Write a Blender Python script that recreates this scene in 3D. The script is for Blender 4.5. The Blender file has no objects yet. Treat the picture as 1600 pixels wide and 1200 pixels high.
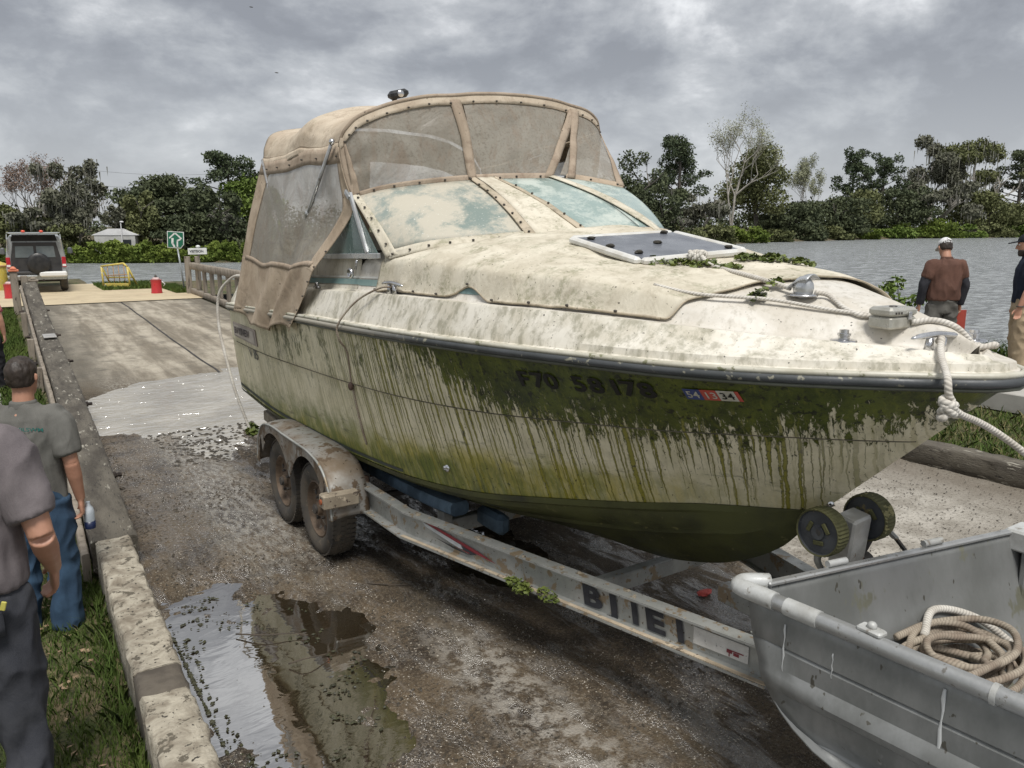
import bpy, bmesh, math, random
import numpy as np
from mathutils import Vector, Matrix, noise as mnoise
from math import sin, cos, pi, radians, sqrt, exp
random.seed(7)
sc = bpy.context.scene
COL = sc.collection
# ---------------------------------------------------------------- camera, sky, sun, exposure
F = 1232.0; PITCH = math.atan(245/1232); YAW = radians(33.5); CAM = Vector((0, 0, 2.4))
cd = bpy.data.cameras.new('camera'); cam = bpy.data.objects.new('camera', cd); COL.objects.link(cam)
cam.location = CAM; cam.rotation_euler = (pi/2 - PITCH, 0, -YAW)
cd.sensor_width = 36; cd.lens = 36*F/1600; cd.clip_end = 6000; cd.clip_start = 0.05
sc.camera = cam
FW = Vector((sin(YAW)*cos(PITCH), cos(YAW)*cos(PITCH), -sin(PITCH))); RT = Vector((cos(YAW), -sin(YAW), 0)); UP = RT.cross(FW)
SUN_EL, SUN_ROT = radians(62), radians(200)
world = bpy.data.worlds.new('World'); sc.world = world; world.use_nodes = True
sc.view_settings.view_transform = 'Standard'; sc.view_settings.look = 'None'
sc.view_settings.exposure = 0.22; sc.view_settings.gamma = 1; sc.view_settings.use_curve_mapping = False
sd = bpy.data.lights.new('sun', 'SUN'); sun = bpy.data.objects.new('sun', sd); COL.objects.link(sun)
sd.energy = 2.9; sd.angle = radians(18); sd.color = (1, .97, .92)
sun.rotation_euler = (pi/2 - SUN_EL, 0, pi - SUN_ROT)
sun.location = (0, 0, 20)

# ---------------------------------------------------------------- node helpers
class NT:
    def __init__(s, nt): s.nt = nt
    def n(s, t, **kw):
        x = s.nt.nodes.new(t)
        for k, v in kw.items(): setattr(x, k, v)
        return x
    def put(s, sock, v):
        if isinstance(v, bpy.types.NodeSocket): s.nt.links.new(v, sock)
        elif v is not None:
            try: sock.default_value = v
            except Exception: sock.default_value = (*v, 1) if len(v) == 3 else v
    def m(s, op, a, b=None, c=None):
        x = s.n('ShaderNodeMath', operation=op)
        s.put(x.inputs[0], a); s.put(x.inputs[1], b)
        if c is not None: s.put(x.inputs[2], c)
        return x.outputs[0]
    def add(s, a, b): return s.m('ADD', a, b)
    def sub(s, a, b): return s.m('SUBTRACT', a, b)
    def mul(s, a, b): return s.m('MULTIPLY', a, b)
    def ss(s, v, a, b, lo=0.0, hi=1.0):           # smoothstep between a and b
        x = s.n('ShaderNodeMapRange', interpolation_type='SMOOTHSTEP')
        if a > b: a, b, lo, hi = b, a, hi, lo
        s.put(x.inputs[0], v); x.inputs[1].default_value = a; x.inputs[2].default_value = b
        x.inputs[3].default_value = lo; x.inputs[4].default_value = hi
        return x.outputs[0]
    def noise(s, v, scale=5, detail=3, rough=.55, dist=0):
        x = s.n('ShaderNodeTexNoise'); s.put(x.inputs['Vector'], v)
        x.inputs['Scale'].default_value = scale; x.inputs['Detail'].default_value = detail
        x.inputs['Roughness'].default_value = rough; x.inputs['Distortion'].default_value = dist
        return x.outputs[0]
    def voro(s, v, scale=5, feature='F1', out=0, rnd=1):
        x = s.n('ShaderNodeTexVoronoi', feature=feature); s.put(x.inputs['Vector'], v)
        x.inputs['Scale'].default_value = scale; x.inputs['Randomness'].default_value = rnd
        return x.outputs[out]
    def mix(s, f, a, b, mode='MIX'):
        x = s.n('ShaderNodeMix', data_type='RGBA', blend_type=mode)
        s.put(x.inputs[0], f); s.put(x.inputs[6], a); s.put(x.inputs[7], b)
        return x.outputs[2]
    def scalev(s, v, sx, sy, sz, off=(0, 0, 0)):
        x = s.n('ShaderNodeMapping'); s.put(x.inputs[0], v)
        x.inputs['Scale'].default_value = (sx, sy, sz); x.inputs['Location'].default_value = off
        return x.outputs[0]
    def sep(s, v):
        x = s.n('ShaderNodeSeparateXYZ'); s.put(x.inputs[0], v); return x.outputs
    def comb(s, a, b, c=0.0):
        x = s.n('ShaderNodeCombineXYZ'); s.put(x.inputs[0], a); s.put(x.inputs[1], b); s.put(x.inputs[2], c); return x.outputs[0]
    def bump(s, h, strength=.3, dist=.01, prev=None):
        x = s.n('ShaderNodeBump'); s.put(x.inputs['Height'], h); x.inputs['Strength'].default_value = strength
        x.inputs['Distance'].default_value = dist
        if prev is not None: s.put(x.inputs['Normal'], prev)
        return x.outputs[0]
def newmat(name):
    m = bpy.data.materials.new(name); m.use_nodes = True
    t = NT(m.node_tree); b = m.node_tree.nodes['Principled BSDF']
    return m, t, b
def objco(t): return t.n('ShaderNodeTexCoord').outputs['Object']
def geoco(t): return t.n('ShaderNodeNewGeometry').outputs['Position']
MATS = {}
def dirt(name, c, c2=None, scale=3, rough=.6, metal=0, bump=.25, bscale=60, spots=None, spot_amt=.62, spot_scale=14,
         stretch=(1, 1, 1), spec=.5, bdist=.004, rrange=.15, dist=0, spots2=None, spot2_amt=.7, spot2_scale=50, co='o'):
    if name in MATS: return MATS[name]
    m, t, b = newmat(name)
    v = t.scalev(objco(t) if co == 'o' else geoco(t), *stretch)
    c2 = c2 or tuple(x*.65 for x in c)
    n1 = t.noise(v, scale, 5, .62, dist)
    col = t.mix(t.ss(n1, .32, .68), c, c2)
    if spots:
        s_ = t.ss(t.noise(v, spot_scale, 4, .65), spot_amt, spot_amt+.05)
        col = t.mix(s_, col, spots)
    if spots2:
        s_ = t.ss(t.noise(v, spot2_scale, 2, .5), spot2_amt, spot2_amt+.03)
        col = t.mix(s_, col, spots2)
    t.put(b.inputs['Base Color'], col)
    n2 = t.noise(v, bscale, 4, .6)
    t.put(b.inputs['Roughness'], t.ss(n1, .3, .7, max(.03, rough-rrange), min(1, rough+rrange)))
    b.inputs['Metallic'].default_value = metal; b.inputs['Specular IOR Level'].default_value = spec
    if bump: t.put(b.inputs['Normal'], t.bump(n2, bump, bdist))
    MATS[name] = m
    return m
# ---------------------------------------------------------------- world sky: overcast cloud deck in front of the Sky Texture
w = NT(world.node_tree); bg = world.node_tree.nodes['Background']
sky = w.n('ShaderNodeTexSky', sky_type='NISHITA'); sky.sun_disc = False; sky.sun_elevation = SUN_EL; sky.sun_rotation = SUN_ROT
dirv = w.n('ShaderNodeTexCoord').outputs['Generated']
dx, dy, dz = w.sep(dirv)
zc = w.m('MAXIMUM', w.add(dz, .17), .10)
cv = w.comb(w.m('DIVIDE', dx, zc), w.m('DIVIDE', dy, zc))
cv = w.scalev(cv, 1, 1, 1, (3.1, 1.7, 0)); cv = w.n('ShaderNodeVectorRotate').outputs[0] if False else cv
sv = w.scalev(dirv, 1, 1, 1.75, (3.7, .4, 1.9))
wv_ = w.n('ShaderNodeTexNoise'); w.put(wv_.inputs['Vector'], sv); wv_.inputs['Scale'].default_value = 2.2; wv_.inputs['Detail'].default_value = 3
wa = w.n('ShaderNodeVectorMath', operation='MULTIPLY_ADD'); w.put(wa.inputs[0], wv_.outputs[1]); wa.inputs[1].default_value = (.16, .16, .12); w.put(wa.inputs[2], sv); cw = wa.outputs[0]
big = w.noise(cw, 3.0, 9, .56, 0)
fine = w.noise(cw, 8.0, 9, .60, 0)
mixn = w.add(w.mul(big, .60), w.mul(fine, .40)); mixn = w.add(w.mul(w.sub(mixn, .49), 1.85), .5)
cr = w.n('ShaderNodeValToRGB'); w.put(cr.inputs[0], mixn)
el = cr.color_ramp.elements
el[0].position = .36; el[0].color = (.225, .234, .255, 1)
el[1].position = .70; el[1].color = (.66, .67, .68, 1)
for p_, c_ in ((.44, (.265, .276, .298)), (.50, (.325, .337, .356)), (.56, (.385, .397, .414)), (.62, (.50, .51, .525))):
    e_ = el.new(p_); e_.color = (*c_, 1)
low = w.ss(dz, .02, .22, 1, 0)
cloud = w.mix(w.mul(low, .45), cr.outputs[0], (.50, .515, .535, 1))
zen = w.ss(dz, .45, .95)
cloud = w.mix(w.mul(zen, .6), cloud, (.52, .53, .55, 1))
nish = w.mix(1.0, sky.outputs[0], (.10, .10, .10, 1), 'MULTIPLY')
final = w.mix(.93, nish, cloud)
w.put(bg.inputs[0], final)
bg.inputs[1].default_value = 1.18

# ---------------------------------------------------------------- mesh helpers
def wloc(o):
    v = Vector((0, 0, 0))
    while o: v += o.location; o = o.parent
    return v
class MB:
    def __init__(s): s.v = []; s.f = []; s.uv = {}; s.mi = []
    def vert(s, p): s.v.append(tuple(p)); return len(s.v)-1
    def face(s, idx, uv=None, mi=0):
        s.f.append(tuple(idx)); s.mi.append(mi)
        if uv: s.uv[len(s.f)-1] = uv
    def quad(s, a, b, c, d, mi=0): 
        i = len(s.v); s.v += [tuple(a), tuple(b), tuple(c), tuple(d)]; s.face((i, i+1, i+2, i+3), mi=mi); return s
    def box(s, c, size, rot=None, bev=0.0, taper=1.0):
        hx, hy, hz = [q/2 for q in size]
        R = rot if rot is not None else Matrix.Identity(3)
        c = Vector(c); b_ = min(bev, hx*.9, hy*.9, hz*.9)
        def P(x, y, z):
            k = taper if z > 0 else 1
            return c + R @ Vector((x*k, y*k, z))
        if b_ <= 0:
            i = len(s.v)
            for z in (-hz, hz):
                for x, y in ((-hx, -hy), (hx, -hy), (hx, hy), (-hx, hy)): s.v.append(tuple(P(x, y, z)))
            for f in ((3, 2, 1, 0), (4, 5, 6, 7), (0, 1, 5, 4), (1, 2, 6, 5), (2, 3, 7, 6), (3, 0, 4, 7)): s.face([i+k for k in f])
            return s
        i = len(s.v); rings = []
        for z, ins in ((-hz, b_), (-hz+b_, 0), (hz-b_, 0), (hz, b_)):
            r = []
            for (x, y, ax, ay) in ((-hx, -hy, 1, 0), (-hx, -hy, 0, 1), (-hx, hy, 0, -1), (-hx, hy, 1, 0), (hx, hy, -1, 0), (hx, hy, 0, -1), (hx, -hy, 0, 1), (hx, -hy, -1, 0)):
                sx = 1 if x > 0 else -1; sy = 1 if y > 0 else -1
                px = x - sx*ins; py = y - sy*ins
                bb = b_ if ins == 0 else b_*.6
                r.append(s.vert(P(px + ax*bb, py + ay*bb, z)))
            rings.append(r)
        s.face(rings[0]); s.face(rings[-1][::-1])
        for a, b in zip(rings, rings[1:]):
            for k in range(8): s.face((a[k], b[k], b[(k+1) % 8], a[(k+1) % 8]))
        return s
    def beam(s, a, b, wd, ht, up=(0, 0, 1), bev=0.0):
        a = Vector(a); b = Vector(b); d = b-a; L = d.length; d.normalize()
        u = Vector(up); x = u.cross(d).normalized(); u = d.cross(x)
        R = Matrix((x, d, u)).transposed()
        return s.box((a+b)/2, (wd, L, ht), R, bev)
    def tube(s, pts, r, n=8, cap=True, close=False, flat=1.0, uv=False):
        pts = [Vector(p) for p in pts]; N = len(pts)
        rr = r if isinstance(r, (list, tuple)) else [r]*N
        T = []
        for i in range(N):
            if close: d = pts[(i+1) % N]-pts[i-1]
            else: d = pts[min(i+1, N-1)]-pts[max(i-1, 0)]
            T.append(d.normalized() if d.length > 1e-9 else Vector((0, 0, 1)))
        up = Vector((0, 0, 1)) if abs(T[0].z) < .9 else Vector((1, 0, 0))
        x = up.cross(T[0]).normalized(); rings = []
        for i in range(N):
            x = (x - T[i]*x.dot(T[i])).normalized(); y = T[i].cross(x)
            rings.append([s.vert(pts[i] + (x*cos(2*pi*k/n) + y*sin(2*pi*k/n)*flat)*rr[i]) for k in range(n)])
        m_ = N if close else N-1
        for i in range(m_):
            a, b = rings[i], rings[(i+1) % N]
            for k in range(n): s.face((a[k], a[(k+1) % n], b[(k+1) % n], b[k]))
        if cap and not close: s.face(rings[0][::-1]); s.face(rings[-1])
        return s
    def lathe(s, prof, c, axis='x', n=24, cap=False):
        c = Vector(c); rings = []
        for (r, h) in prof:
            ring = []
            for k in range(n):
                a = 2*pi*k/n
                p = {'x': (h, r*cos(a), r*sin(a)), 'y': (r*cos(a), h, r*sin(a)), 'z': (r*cos(a), r*sin(a), h)}[axis]
                ring.append(s.vert(c+Vector(p)))
            rings.append(ring)
        for a, b in zip(rings, rings[1:]):
            for k in range(n): s.face((a[k], a[(k+1) % n], b[(k+1) % n], b[k]))
        if cap: s.face(rings[0][::-1]); s.face(rings[-1])
        return s
    def sheet(s, fn, nu, nv, uvf=None, flip=False, mi=0):
        base = len(s.v); uvs = []
        for i in range(nu+1):
            for j in range(nv+1):
                u, v = i/nu, j/nv; p = fn(u, v); s.v.append(tuple(p))
                uvs.append(uvf(u, v, p) if uvf else (u, v))
        for i in range(nu):
            for j in range(nv):
                q = [i*(nv+1)+j, (i+1)*(nv+1)+j, (i+1)*(nv+1)+j+1, i*(nv+1)+j+1]
                if flip: q = q[::-1]
                s.face([base+k for k in q], [uvs[k] for k in q], mi)
        return s
    def loft(s, rings, cap=True, closed=True, uv=None):
        ids = [[s.vert(p) for p in r] for r in rings]; n = len(ids[0])
        for a, b in zip(ids, ids[1:]):
            for k in range(n if closed else n-1): s.face((a[k], a[(k+1) % n], b[(k+1) % n], b[k]))
        if cap: s.face(ids[0][::-1]); s.face(ids[-1])
        return s
    def prism(s, poly, d):                  # poly: 3D points in a plane, d: thickness vector
        i = len(s.v); d = Vector(d); n = len(poly)
        for p in poly: s.v.append(tuple(p))
        for p in poly: s.v.append(tuple(Vector(p)+d))
        s.face(range(i+n-1, i-1, -1)); s.face(range(i+n, i+2*n))
        for k in range(n): s.face((i+k, i+(k+1) % n, i+n+(k+1) % n, i+n+k))
        return s
    def blob(s, c, r, n=8, m=6, sc_=(1, 1, 1), jit=0, R=None):
        c = Vector(c); rings = []
        for i in range(1, m):
            a = pi*i/m
            rings.append([(sin(a)*cos(2*pi*k/n), sin(a)*sin(2*pi*k/n), cos(a)) for k in range(n)])
        def P(q):
            v = Vector((q[0]*sc_[0], q[1]*sc_[1], q[2]*sc_[2]))*r*(1+random.uniform(-jit, jit))
            if R is not None: v = R @ v
            return s.vert(c+v)
        t_ = P((0, 0, 1)); b_ = P((0, 0, -1)); ids = [[P(q) for q in r_] for r_ in rings]
        for k in range(n): s.face((t_, ids[0][k], ids[0][(k+1) % n])); s.face((b_, ids[-1][(k+1) % n], ids[-1][k]))
        for a, b in zip(ids, ids[1:]):
            for k in range(n): s.face((a[k], b[k], b[(k+1) % n], a[(k+1) % n]))
        return s
    def build(s, name, mat, parent=None, smooth=False, autos=None, solid=0, sub=0, fixn=True, local=False):
        me = bpy.data.meshes.new(name); o = bpy.data.objects.new(name, me); COL.objects.link(o)
        off = wloc(parent) if (parent is not None and not local) else Vector((0, 0, 0))
        if off.length: vs = [(a-off.x, b-off.y, c-off.z) for a, b, c in s.v]
        else: vs = s.v
        me.from_pydata(vs, [], s.f)
        if s.uv:
            ul = me.uv_layers.new(name='UVMap'); data = np.zeros(len(me.loops)*2, 'f')
            for p in me.polygons:
                q = s.uv.get(p.index)
                if q:
                    for k, li in enumerate(p.loop_indices): data[li*2] = q[k][0]; data[li*2+1] = q[k][1]
            ul.data.foreach_set('uv', data)
        for m_ in (mat if isinstance(mat, (list, tuple)) else [mat]): me.materials.append(m_)
        if any(s.mi): me.polygons.foreach_set('material_index', s.mi)
        if fixn and len(s.f) < 60000:
            bm = bmesh.new(); bm.from_mesh(me); bmesh.ops.recalc_face_normals(bm, faces=bm.faces); bm.to_mesh(me); bm.free()
        if smooth:
            me.polygons.foreach_set('use_smooth', [True]*len(me.polygons))
            if autos is not None: me.set_sharp_from_angle(angle=radians(autos))
        me.update()
        if parent is not None: o.parent = parent
        if solid: md = o.modifiers.new('solid', 'SOLIDIFY'); md.thickness = solid; md.offset = 0
        if sub: md = o.modifiers.new('sub', 'SUBSURF'); md.levels = sub; md.render_levels = sub
        return o
def tag(o, label=None, cat=None, group=None, kind=None):
    if label: o['label'] = label
    if cat: o['category'] = cat
    if group: o['group'] = group
    if kind: o['kind'] = kind
    return o
def empty(name, loc, label=None, cat=None, group=None, rz=0):
    o = bpy.data.objects.new(name, None); COL.objects.link(o); o.location = loc; o.rotation_euler = (0, 0, rz)
    o.empty_display_size = .1
    return tag(o, label, cat, group)
def dup(root, loc, rz=0, label=None, group=None, scale=None):
    def cp(o, par):
        c = o.copy(); COL.objects.link(c); c.parent = par
        for ch in list(o.children): cp(ch, c)
        return c
    r = cp(root, None); r.location = loc; r.rotation_euler = (0, 0, rz)
    if scale: r.scale = scale
    if label: r['label'] = label
    if group: r['group'] = group
    return r
def interp(tab, x):                     # tab: sorted (x, a, b..) -> smooth interpolated tuple
    xs = [t_[0] for t_ in tab]
    if x <= xs[0]: return tab[0][1:]
    if x >= xs[-1]: return tab[-1][1:]
    i = max(k for k in range(len(xs)) if xs[k] <= x); i = min(i, len(xs)-2)
    h = xs[i+1]-xs[i]; t_ = (x-xs[i])/h; out = []
    for c in range(1, len(tab[0])):
        y0, y1 = tab[i][c], tab[i+1][c]
        m0 = (tab[i+1][c]-tab[i-1][c])/(xs[i+1]-xs[i-1])*h if i > 0 else (y1-y0)
        m1 = (tab[i+2][c]-tab[i][c])/(xs[i+2]-xs[i])*h if i+2 < len(tab) else (y1-y0)
        a = 2*t_**3-3*t_**2+1; b = t_**3-2*t_**2+t_; c_ = -2*t_**3+3*t_**2; d = t_**3-t_**2
        out.append(a*y0+b*m0+c_*y1+d*m1)
    return tuple(out)
def lin(tab, x):
    xs = [q[0] for q in tab]; return float(np.interp(x, xs, [q[1] for q in tab]))
def sst(a, b, x):
    t_ = min(1, max(0, (x-a)/(b-a))); return t_*t_*(3-2*t_)
def nz(x, y=0, z=0): return mnoise.noise((x, y, z))
def curve(pts, n=8):                    # catmull-rom through points
    P = [Vector(p) for p in pts]; out = []
    for i in range(len(P)-1):
        p0 = P[i-1] if i else P[0]*2-P[1]; p1, p2 = P[i], P[i+1]; p3 = P[i+2] if i+2 < len(P) else P[-1]*2-P[-2]
        for k in range(n):
            t_ = k/n
            out.append(.5*((2*p1)+(p2-p0)*t_+(2*p0-5*p1+4*p2-p3)*t_**2+(-p0+3*p1-3*p2+p3)*t_**3))
    out.append(P[-1]); return out
def text_mb(mb, txt, height, mapf, shear=0.0, width=1.0, bold=0.0, mi=0, subd=0):
    """flat print: glyph outlines as a thin sheet laid on a surface; mapf(x, y) -> 3D, x along text, y up (metres)"""
    cu = bpy.data.curves.new('t', 'FONT'); cu.body = txt; cu.size = 1; cu.offset = bold; cu.resolution_u = 3
    o = bpy.data.objects.new('t', cu); COL.objects.link(o)
    dg = bpy.context.evaluated_depsgraph_get(); me = bpy.data.meshes.new_from_object(o.evaluated_get(dg))
    bm = bmesh.new(); bm.from_mesh(me); bmesh.ops.triangulate(bm, faces=bm.faces)
    if subd: bmesh.ops.subdivide_edges(bm, edges=bm.edges, cuts=subd)
    k = height/.72; base = len(mb.v)
    bm.verts.ensure_lookup_table()
    for v in bm.verts: mb.v.append(tuple(mapf((v.co.x*width+v.co.y*shear)*k, v.co.y*k)))
    for f in bm.faces: mb.face([base+v.index for v in f.verts], mi=mi)
    bm.free(); bpy.data.objects.remove(o); bpy.data.curves.remove(cu); bpy.data.meshes.remove(me)
def bearing(px, dist, z=0.0, zm=1.0):           # ground point seen in direction of photo column px at a distance along the view axis
    f = Vector((FW.x, FW.y, 0)).normalized(); p = CAM + f*dist + RT*((px-800)/F*(dist*cos(PITCH)+(CAM.z-z-zm)*sin(PITCH)))
    return Vector((p.x, p.y, z))
PXM = lambda d: d/F                     # metres per photo pixel at distance d
# ================================================================= SETTING
def zl(y):                               # height of the ramp concrete along the lane
    return .32*sst(13.2, 27, y)
# --- ramp material: mud, wet streaks, shell grit near; dry concrete far
def mat_ramp():
    m, t, b = newmat('ramp_concrete')
    P = geoco(t); x, y, z = t.sep(P)
    wob = t.noise(P, 1.1, 4, .6)
    yy = t.add(y, t.mul(t.sub(wob, .5), 2.2))
    far = t.ss(yy, 12.2, 14.8)
    along = t.scalev(P, 1.6, .22, 1)
    n_al = t.noise(along, 1.6, 5, .65, .3)
    n_md = t.noise(P, 2.2, 6, .68, .4)
    n_fi = t.noise(P, 34, 4, .7)
    n_gr = t.noise(P, 95, 2, .6)
    conc = t.mix(t.ss(n_al, .35, .66), (.21, .18, .135), (.47, .42, .335))
    conc = t.mix(t.mul(t.ss(n_md, .45, .72), .7), conc, (.13, .115, .09))
    side = t.m('ABSOLUTE', t.sub(x, 3.2))
    conc = t.mix(t.mul(t.ss(t.add(side, t.mul(n_md, .8)), 1.5, 2.6), .75), conc, (.115, .105, .085))
    conc = t.mix(t.mul(t.ss(n_fi, .56, .66), .45), conc, (.09, .08, .065))
    mud = t.mix(t.ss(n_md, .36, .62), (.034, .023, .013), (.108, .078, .046))
    mud = t.mix(t.mul(t.ss(t.noise(P, 55, 3, .7), .50, .66), .6), mud, (.22, .18, .13))
    mud = t.mix(t.mul(t.ss(t.noise(P, 40, 3, .7), .52, .64), .6), mud, (.015, .011, .008))
    mud = t.mix(t.mul(t.ss(n_al, .5, .66), .5), mud, (.10, .082, .055))
    # dried silt tracks of the trailer wheels
    trk = t.m('ABSOLUTE', t.sub(x, t.add(1.62, t.mul(t.sub(wob, .5), .5))))
    trk = t.mul(t.ss(trk, .42, .10), t.ss(y, 4.6, 6.2))
    mud = t.mix(t.mul(t.mul(trk, t.ss(t.noise(t.scalev(P, 3, 1, 1), 8, 5, .75), .42, .60)), .8), mud, (.30, .28, .24))
    tr2 = t.m('ABSOLUTE', t.sub(x, t.sub(2.02, t.mul(y, -.02))))
    tr2 = t.mul(t.ss(tr2, .36, .05), t.ss(y, 4.3, 3.4))
    mud = t.mix(t.mul(t.mul(tr2, t.ss(t.noise(P, 9, 6, .75), .44, .58)), .85), mud, (.34, .31, .265))
    # shell and grit specks
    vs = t.voro(P, 70); sp = t.mul(t.ss(vs, .22, .14), t.ss(t.noise(P, 5, 4, .7), .44, .62))
    mud = t.mix(sp, mud, (.42, .39, .33))
    vs2 = t.voro(P, 150); mud = t.mix(t.mul(t.ss(vs2, .25, .15), .55), mud, (.30, .27, .22))
    # the drier apron right of the trailer
    apr = t.mul(t.ss(t.add(x, t.mul(t.sub(n_md, .5), 1.6)), 4.3, 5.1), t.ss(y, 12.0, 9.0))
    aprc = t.mix(t.ss(n_md, .35, .65), (.27, .245, .205), (.46, .43, .375))
    aprc = t.mix(t.ss(n_fi, .52, .66), aprc, (.13, .115, .095))
    edge = t.ss(t.add(x, t.mul(n_md, .9)), 7.2, 8.1)
    aprc = t.mix(t.mul(edge, .7), aprc, (.14, .115, .085))
    col = t.mix(far, mud, conc); col = t.mix(apr, col, aprc)
    t.put(b.inputs['Base Color'], col)
    wet = t.ss(t.noise(t.scalev(P, 2.6, .8, 1), 2.2, 5, .7, .5), .47, .60)
    wet = t.mul(wet, t.mul(t.ss(yy, 12.5, 10.5), t.sub(1.0, apr)))
    wet = t.m('MAXIMUM', wet, t.mul(t.mul(t.ss(t.m('ABSOLUTE', t.sub(x, 1.35)), .75, .2), t.ss(y, 5.2, 6.4)), t.mul(t.ss(y, 10.5, 9), t.ss(n_fi, .42, .55))))
    t.put(b.inputs['Roughness'], t.sub(t.ss(n_fi, .3, .7, .72, .92), t.mul(wet, .66)))
    t.put(b.inputs['Specular IOR Level'], t.add(.4, t.mul(wet, 1.6)))
    h = t.add(t.mul(n_fi, .8), t.mul(n_gr, .5)); h = t.add(h, t.mul(n_md, .6))
    t.put(b.inputs['Normal'], t.bump(h, 1.0, .02))
    return m
def lane_right(y): return 8.0 if y < 9 else 8.0 - 2.7*sst(9, 13.5, y)
def lane_h(x, y):
    h = zl(y)
    # the hollow holding the big pool, and the puddle by the kerb
    e = ((x-3.2)/3.4)**2 + ((y-11.7)/2.35)**2
    if x < 3.2: e = ((x-3.2)/2.75)**2 + ((y-11.45)/2.3)**2
    h -= .055*(1-sst(.55, 1.12, e + .25*nz(x*.9, y*.9) + .10*nz(x*3, y*3, 5)))
    e2 = ((x-1.10)/.62)**2 + ((y-4.15)/1.25)**2
    h -= .030*(1-sst(.35, 1.25, e2 + .5*nz(x*2.3, y*1.5, 9) + .42*nz(x*7, y*6, 2)+.25*nz(x*17, y*17, 2)))
    e3 = ((x-2.95)/.5)**2 + ((y-4.9)/.9)**2
    h -= .022*(1-sst(.3, 1.3, e3 + .5*nz(x*2, y*2, 4)))
    e4 = ((x-2.0)/.45)**2 + ((y-9.2)/.9)**2
    h -= .022*(1-sst(.2, 1.3, e4 + .9*nz(x*3.5, y*3.5, 14)))
    a = 1-sst(12, 15, y)
    h += a*(.007*nz(x*2.7, y*2.7, 1) + .006*nz(x*9, y*5, 3) + .0045*nz(x*24, y*14, 3))
    if y < 10.5: h += .006*sin(x*21+.6*nz(x*2, y*.5))*(1-sst(.2, .6, abs(x-1.6)))
    return h
def ramp_sheet():
    mb = MB()
    ys = []; y = 1.2
    while y < 24.9: ys.append(y); y += .026+max(0, y-5)*.0075 + (.09 if y > 14.5 else 0)
    ys.append(24.9); NX = 210
    for y in ys:
        xr = lane_right(y)
        for i in range(NX+1):
            f = i/NX; f = f*.62+f*f*.38 if True else f
            x = .62 + (xr-.62)*f
            mb.v.append((x, y, lane_h(x, y)))
    for j in range(len(ys)-1):
        for i in range(NX):
            a = j*(NX+1)+i; mb.face((a, a+1, a+NX+2, a+NX+1))
    o = mb.build('boat_ramp', mat_ramp(), smooth=True, fixn=False)
    return tag(o, kind='structure')
ramp_o = ramp_sheet()
# expansion joint in the upper ramp concrete (a thin dark filler strip)
mb = MB()
jp = [(3.12+.02*nz(y*.7), y) for y in np.linspace(13.7, 24.85, 60)]
for (xa, ya), (xb, yb) in zip(jp, jp[1:]):
    mb.quad((xa-.02, ya, lane_h(xa, ya)+.006), (xa+.02, ya, lane_h(xa, ya)+.006), (xb+.02, yb, lane_h(xb, yb)+.006), (xb-.02, yb, lane_h(xb, yb)+.006))
tag(mb.build('expansion_joint', dirt('joint_tar', (.035, .03, .025)), ramp_o))
mb = MB()
mb.quad((3.3, 8.42, .022), (7.95, 7.1, .012), (7.95, 7.13, .012), (3.3, 8.45, .022))
mb.build('expansion_joint', MATS['joint_tar'], ramp_o)
# --- water
def mat_water(name, base, rough, s1, s2, strength, ior=1.33, sy=1.0, spec=.5):
    m, t, b = newmat(name); P = geoco(t)
    v = t.scalev(P, 1, sy, 1)
    h = t.add(t.mul(t.noise(v, s1, 4, .6, .5), .7), t.mul(t.noise(v, s2, 3, .6, .2), .3))
    t.put(b.inputs['Normal'], t.bump(h, strength, .30))
    t.put(b.inputs['Base Color'], t.mix(t.ss(h, .42, .60), tuple(q*.62 for q in base), tuple(q*1.25 for q in base))); b.inputs['Roughness'].default_value = rough
    b.inputs['IOR'].default_value = ior; b.inputs['Specular IOR Level'].default_value = spec
    return m
mb = MB()
mb.quad((-900, 8, -.25), (1500, 8, -.25), (1500, 1500, -.25), (-900, 1500, -.25))
mb.quad((12, -60, -.25), (1500, -60, -.25), (1500, 8, -.25), (12, 8, -.25))
mw = mat_water('river_water', (.30, .315, .32), .18, 1.8, .5, 1.0, sy=2.1)
tag(mb.build('river_water', mw, fixn=False), kind='structure')
def mat_pool(name, base, rough, strength, s=3.5, ior=1.5, clear=.4, bd=.05):
    m, t, b = newmat(name); P = geoco(t); v = t.scalev(P, 1, 1.7, 1)
    h = t.add(t.noise(v, s, 3, .55, .8), t.mul(t.noise(v, s*3.3, 2, .5, .4), .35))
    t.put(b.inputs['Normal'], t.bump(h, strength, bd))
    n1 = t.noise(P, 1.2, 4, .6)
    t.put(b.inputs['Base Color'], t.mix(t.ss(n1, .35, .65), base, tuple(q*.72 for q in base)))
    b.inputs['Roughness'].default_value = rough; b.inputs['IOR'].default_value = ior
    tb = t.n('ShaderNodeBsdfTransparent'); gl = t.n('ShaderNodeBsdfGlossy'); gl.inputs['Roughness'].default_value = rough
    t.put(gl.inputs['Normal'], b.inputs['Normal'].links[0].from_socket)
    dfm = t.n('ShaderNodeMixShader'); df = t.n('ShaderNodeBsdfDiffuse'); t.put(df.inputs[0], b.inputs['Base Color'].links[0].from_socket)
    dfm.inputs[0].default_value = clear; t.put(dfm.inputs[1], df.outputs[0]); t.put(dfm.inputs[2], tb.outputs[0])
    fr = t.n('ShaderNodeFresnel'); fr.inputs[0].default_value = ior
    mx = t.n('ShaderNodeMixShader'); t.put(mx.inputs[0], fr.outputs[0]); t.put(mx.inputs[1], dfm.outputs[0]); t.put(mx.inputs[2], gl.outputs[0])
    t.put(m.node_tree.nodes['Material Output'].inputs[0], mx.outputs[0])
    return m
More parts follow.
